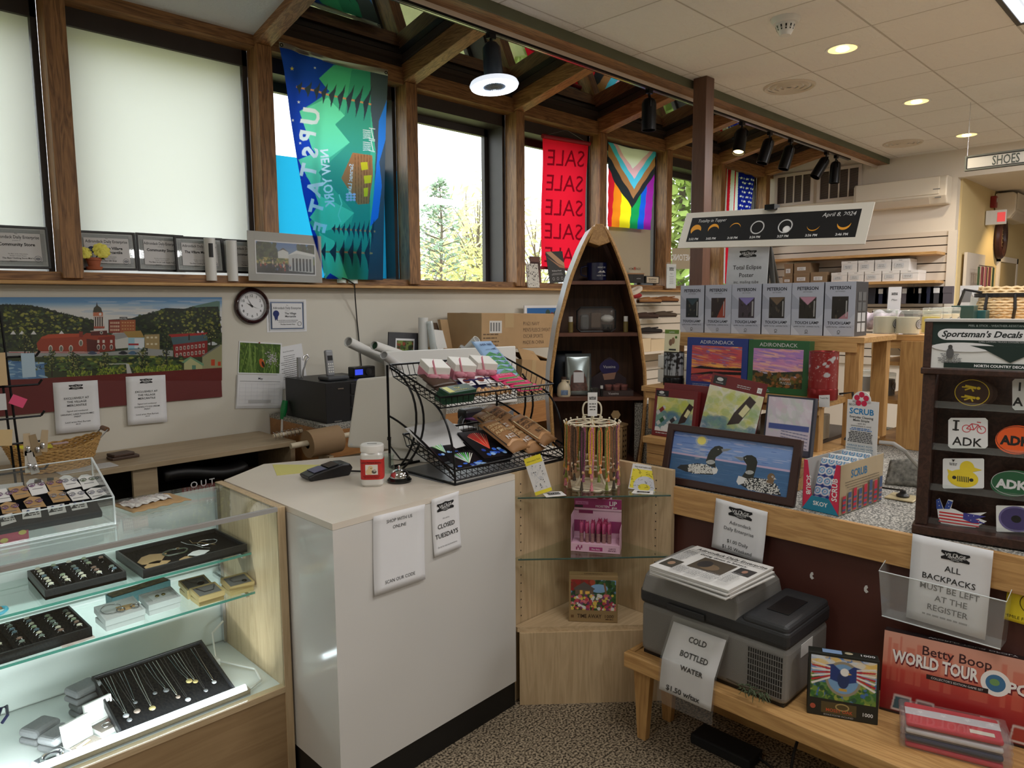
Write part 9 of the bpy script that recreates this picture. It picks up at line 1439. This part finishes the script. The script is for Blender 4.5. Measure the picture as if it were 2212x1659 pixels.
# slipper wall left of the lamp boxes
r=E('slat_wall',(6.7,YW,0));b=MB();z=.55
while z<1.66:b.box(-1.0,1.3,-.03,-.002,z,z+.086);z+=.098
b.build('slat',SLT,r);T(r,'cream slat wall of slippers under the ledge','slat wall')
SLP=None
def slipper(px,py,c,lab,Y=4.22):
 p=oY(px,py,Y);r=E('slipper',p,-.5);m=mat('suede_%d'%int(sum(c)*2999),c,.9);sole=[(.135*cos(t)*(1+.0*t),.045*sin(t)*(1-.2*cos(t)))for t in np.linspace(0,6.283,25)[:-1]];MB().prism(sole,0,.014).build('sole',mat('slipper_sole',S(60,44,34),.8),r,bevel=.004);b=MB();b.grid(lambda u,v:((-.125+.25*u),.046*cos(PI*v)*(.75+.3*sin(PI*u)),.014+(.035+.03*(1-u)*u*2)*sin(PI*v)**.7*(1 if u<.55 else .75)),16,10);b.build('upper',m,r,sm=1,solid=.005);MB().tube([(.02+.07*cos(t),.03*sin(t),.052+.006*cos(t))for t in np.linspace(0,6.283,15)[:-1]],.006,6,True).build('collar',m,r,sm=1);sh=MB().box(-.15,.15,-.07,.17,-.012,-.002).build('display_ledge',CLEAR);sh.matrix_world=MT(p)@MR(0,4,'Z');T(sh,'clear slipper ledge below the '+lab,'shelf','clear slipper ledges');T(r,lab,'slipper','slippers on the slat wall')
TN,DKB,BK2=S(160,112,66),S(70,50,40),S(40,34,32)
for px,py,c,lab in((1402,655,TN,'tan fringed slipper in the top row, left one'),(1440,653,S(140,90,50),'tan plain slipper in the top row, right one'),(1396,688,DKB,'dark brown slipper in the middle row, left one'),(1436,685,S(84,70,56),'olive brown slipper in the middle row, right one'),(1404,720,BK2,'black slipper in the bottom row')):slipper(px,py,c,lab)
r=E('red_slipper',oY(1372,645,4.2));MB().ball((0,0,.03),.06,12,8,.5,1.5,.9).build('upper',mat('red_felt',S(160,40,46),.9),r,sm=1);MB().tube([(.07*cos(t),.04*sin(t),.075+.03*cos(t))for t in np.linspace(0,6.283,15)[:-1]],.022,8,True).build('fleece_collar',mat('white_fleece',S(226,214,196),.95,bump=.5,scale=120),r,sm=1);T(r,'red slipper with a white fleece collar beside the bookcase','slipper');o=MB().box(-.16,.12,-.07,.21,-.015,-.003).build('display_ledge',CLEAR,M=MT(r.location));T(o,'clear slipper ledge below the red slipper','shelf','clear slipper ledges')
for k in range(3):a0=oY(1372+34*k,762,4.1);o=MB().box(0,.26,0,.28,0,.13).build('slipper_box',mat('tan_shoe_box',S(206,184,150),.7),M=MT(a0));T(o,'pale slipper box on the low rack, '+('left','middle','right')[k]+' one','shoe box','pale slipper boxes')
r=E('box_rack',oY(1372,762,4.1));z0=r.location.z;MB().box(-.05,1.0,-.02,.31,-.025,-.001).build('board',SLT,r);MB().box(-.05,-.02,-.02,.31,-z0,-.026).build('leg',SLT,r);MB().box(.97,1.0,-.02,.31,-z0,-.026).build('leg',SLT,r);T(r,'low cream rack under the slippers','rack')
r=E('slatted_stand',(3.75,2.36,0));b=MB();[b.box(-.02,0,-.16,.14,.55+.088*k,.55+.088*k+.078)for k in range(9)];b.build('slat',mat('white_painted_slat',S(232,226,212),.4),r);MB().box(-.005,.02,-.15,.13,0,1.34).build('post',SLT,r);T(r,'white slatted stand beside the boat bookcase','stand')
o=MB().box(-.1,.1,-.17,.15,0,1.08).build('carpeted_pedestal',GCARPET,M=MT((3.48,2.27,0)));T(o,'grey carpeted pedestal between the bookcase and the paint sets','pedestal')
# candle table
r=E('candle_table',(4.0,1.2,0));ZT2=1.48;MB().box(-.02,1.6,-.55,.16,ZT2-.03,ZT2).build('top',PINE,r,bevel=.002);MB().box(-.01,.01,-.5,.15,ZT2-.07,ZT2-.03).build('apron',PINE,r);MB().box(-.01,.05,.08,.15,.9,ZT2-.07).build('leg',PINEV,r);MB().box(-.01,.05,-.5,-.44,.9,ZT2-.07).build('leg',PINEV,r);MB().box(-.05,-.015,-.16,.0,.9,ZT2-.03).build('front_post',PINEV,r);MB().box(.0,1.0,-.5,.15,1.12,1.14).build('shelf',PINE,r);MB().box(0,1.0,-.5,.15,1.34-.02,1.34).build('shelf',PINE,r);MB().box(0,1.0,-.5,.15,.899,.93).build('base_board',PINE,r);T(r,'tall pine table of candles beyond the lamp boxes','table')
CW=mat('candle_wax',S(226,218,190),.5);CY=mat('yellow_wax',S(216,196,70),.5);JG=thin_glass('jar_glass',(.95,.96,.95),.03,1.45,.12)
def candle(p,rad,h,wax,lab,grp='candles on the table'):
 r=E('jar_candle',p);MB().lathe([(1e-4,.004),(rad*.94,.004),(rad*.94,h*.72),(1e-4,h*.72)],22).build('wax',wax,r,sm=1);MB().lathe([(1e-4,0),(rad,0),(rad,h*.88)],22).build('jar',JG,r,sm=1);MB().lathe([(rad*1.02,h*.86),(rad*1.03,h),(rad*.9,h*1.02),(1e-4,h*1.02)],22).build('lid',thin_glass('lid_glass',(.9,.93,.92),.05,1.45,.25),r,sm=1);a=Art();a.ell(.0,h*.42,rad*.42,rad*.42,S(50,50,54)).ring(0,h*.42,rad*.36,rad*.06,S(214)).ell(0,h*.42,rad*.26,rad*.26,S(150));a.build('label',INK,r,fn=lambda x,y,z:((rad+z)*sin(x/rad-.15),-(rad+z)*cos(x/rad-.15),y));T(r,lab,'candle',grp)
def dz(px):q=oX(px,715,4.07);return Vector((4.07,q.y,ZT2+.001))
candle(dz(1911),.057,.125,CW,'large jar candle at the left front of the candle table');candle(dz(1960),.057,.122,CW,'large jar candle, second from left on the candle table');candle(Vector((4.25,dz(1996).y+.02,ZT2+.001)),.045,.12,CY,'yellow jar candle behind the sticker rack corner')
for k,px in enumerate((2014,2034,2052,2068,2080)):X=4.5+.2*k;q=oX(px,700,X);candle(Vector((X,q.y,ZT2+.001)),.05,.13,CW,'small jar candle in the receding row, '+('nearest','second','third','fourth','farthest')[k])
for k,(px,X,z,c,lab)in enumerate(((1912,4.2,1.141,S(60,60,56),'dark jar candle on the table shelf, tied with string'),(1990,4.2,1.141,S(216,206,190),'pale jar on the table shelf at right'),(1870,4.3,1.141,S(190,186,180),'pale jar on the table shelf at left'))):q=oX(px,840,X);candle(Vector((X,q.y,z)),.05,.12,mat('wax_%d'%k,c,.5),lab,'candles on the lower shelf')
for k,(px,lab)in enumerate(((1760,'first pale carton behind the red lamp'),(1905,'carton with a drawn frame under the candle table, left'),(1945,'carton with a drawn frame under the candle table, right'))):
 q=oX(px,770,4.45 if k else 4.2);r=MB().box(0,.15,-.06,.06,0,.115).build('shelf_carton',mat('tan_shoe_box',S(206,184,150),.7),M=MT((q.x,q.y,1.341)));a=Art();a.ring(0,.06,.035,.004,S(60),n=4);a.build('print',INK,r,fn=lambda x,y,z:(-z,-x,y));T(r,lab,'carton')
p=Vector((4.6,oX(1905,670,4.6).y,ZT2+.001));r=E('star_cloth_bundle',p);MB().grid(lambda u,v:(.06*sin(6.28*v),(u-.5)*.22,.06+.05*cos(6.28*v)+.012*sin(u*14)),18,12).build('cloth',mat('star_cloth',S(190,176,186),.8,var=.5,scale=30),r,sm=1);T(r,'folded star patterned cloth behind the candles','cloth')
M,w,h=frame(oX(1916,672,4.9),oX(1944,672,4.9),4,(1917,620));r=sheet('logo_sign',M,w,h);M_=M;a=Art();vlogo(a,w/2,h*.66,w*.5);a.text('Men',w/2,h*.42,h*.13,S(90),shear=.3);a.build('print',INK,r);T(r,'small white sign with the shop crest behind the candles','sign');o=MB().box(-.05,.05,-.12,.12,0,M.translation.z-ZT2-.001).build('sign_block',mat('dark_sign_block',S(60,44,40),.6),M=MT((M.translation.x+.03,M.translation.y-w/2,ZT2)));T(o,'dark block carrying the small crest sign','block')
for k,(px,X,c,lab)in enumerate(((2082,5.1,S(40,70,66),'dark teal box at the end of the candle row'),(2108,5.2,S(30,80,84),'teal patterned box beside the white bag'))):q=oX(px,690,X);o=MB().box(-.05,.05,-.06,.06,0,.14-.03*k).build('tea_tin',mat('teal_tin_%d'%k,c,.35),M=MT((X,q.y,ZT2+.001)),bevel=.004);T(o,lab,'tin')
q=oX(2122,690,5.35);r=E('white_bag',Vector((5.35,q.y,ZT2+.001)));MB().grid(lambda u,v:(.05*cos(6.28*u)*(1-.4*v)+.012*sin(9*v+5*u),.10*sin(6.28*u)*(1-.3*v)+.012*sin(20*u),.2*v+.012*sin(25*u)),28,10).build('bag',mat('white_cotton',S(230,228,222),.8),r,sm=1);T(r,'crumpled white cotton bag beside the pack basket','bag')
q=oX(2168,690,5.4);r=E('pack_basket',Vector((5.4,q.y,ZT2+.001)));b=MB();
for j in range(15):t_=j/14;R=.09+.05*sin(PI*(.15+.62*t_));b.tube([(R*cos(t),R*1.1*sin(t),.008+.24*t_+(.003 if(i+j)%2 else-.003))for i,t in enumerate(np.linspace(0,6.283,33)[:-1])],.0105,5,True)
b.lathe([(1e-4,.003),(.11,.004)],20);b.build('weave',mat('pale_wicker',S(206,180,136),.6,var=.2,scale=60),r,sm=1);MB().lathe([(.150,.19),(.152,.215)],30,sy=1.1).build('strap_band',BLACKP,r,solid=.004);b=MB();[b.tube([(-.143*cos(t),.155*sin(t),.215),(-.158*cos(t),.17*sin(t),.12),(-.118*cos(t),.13*sin(t),.01)],.009,6)for t in(-.5,.45)];b.tube([(-.13,.1,.22),(-.1,.2,.24),(0,.26,.12)],.009,6);b.build('strap',BLACKP,r);T(r,'tall woven pack basket with black straps at the right edge','basket')
q=oX(2092,690,5.9);o=MB().box(0,.02,-.06,.06,0,.27).build('framed_card',PAPERG,M=MT((5.55,oX(2092,690,5.55).y,ZT2+.001)));a=Art();a.rect(-.05,.16,.06,.08,S(120)).bars(-.02,.12,.06,5,.018,.006,S(130));a.build('print',INK,o,fn=lambda x,y,z:(-z,-x,y));T(o,'pale printed card standing behind the white bag','card')
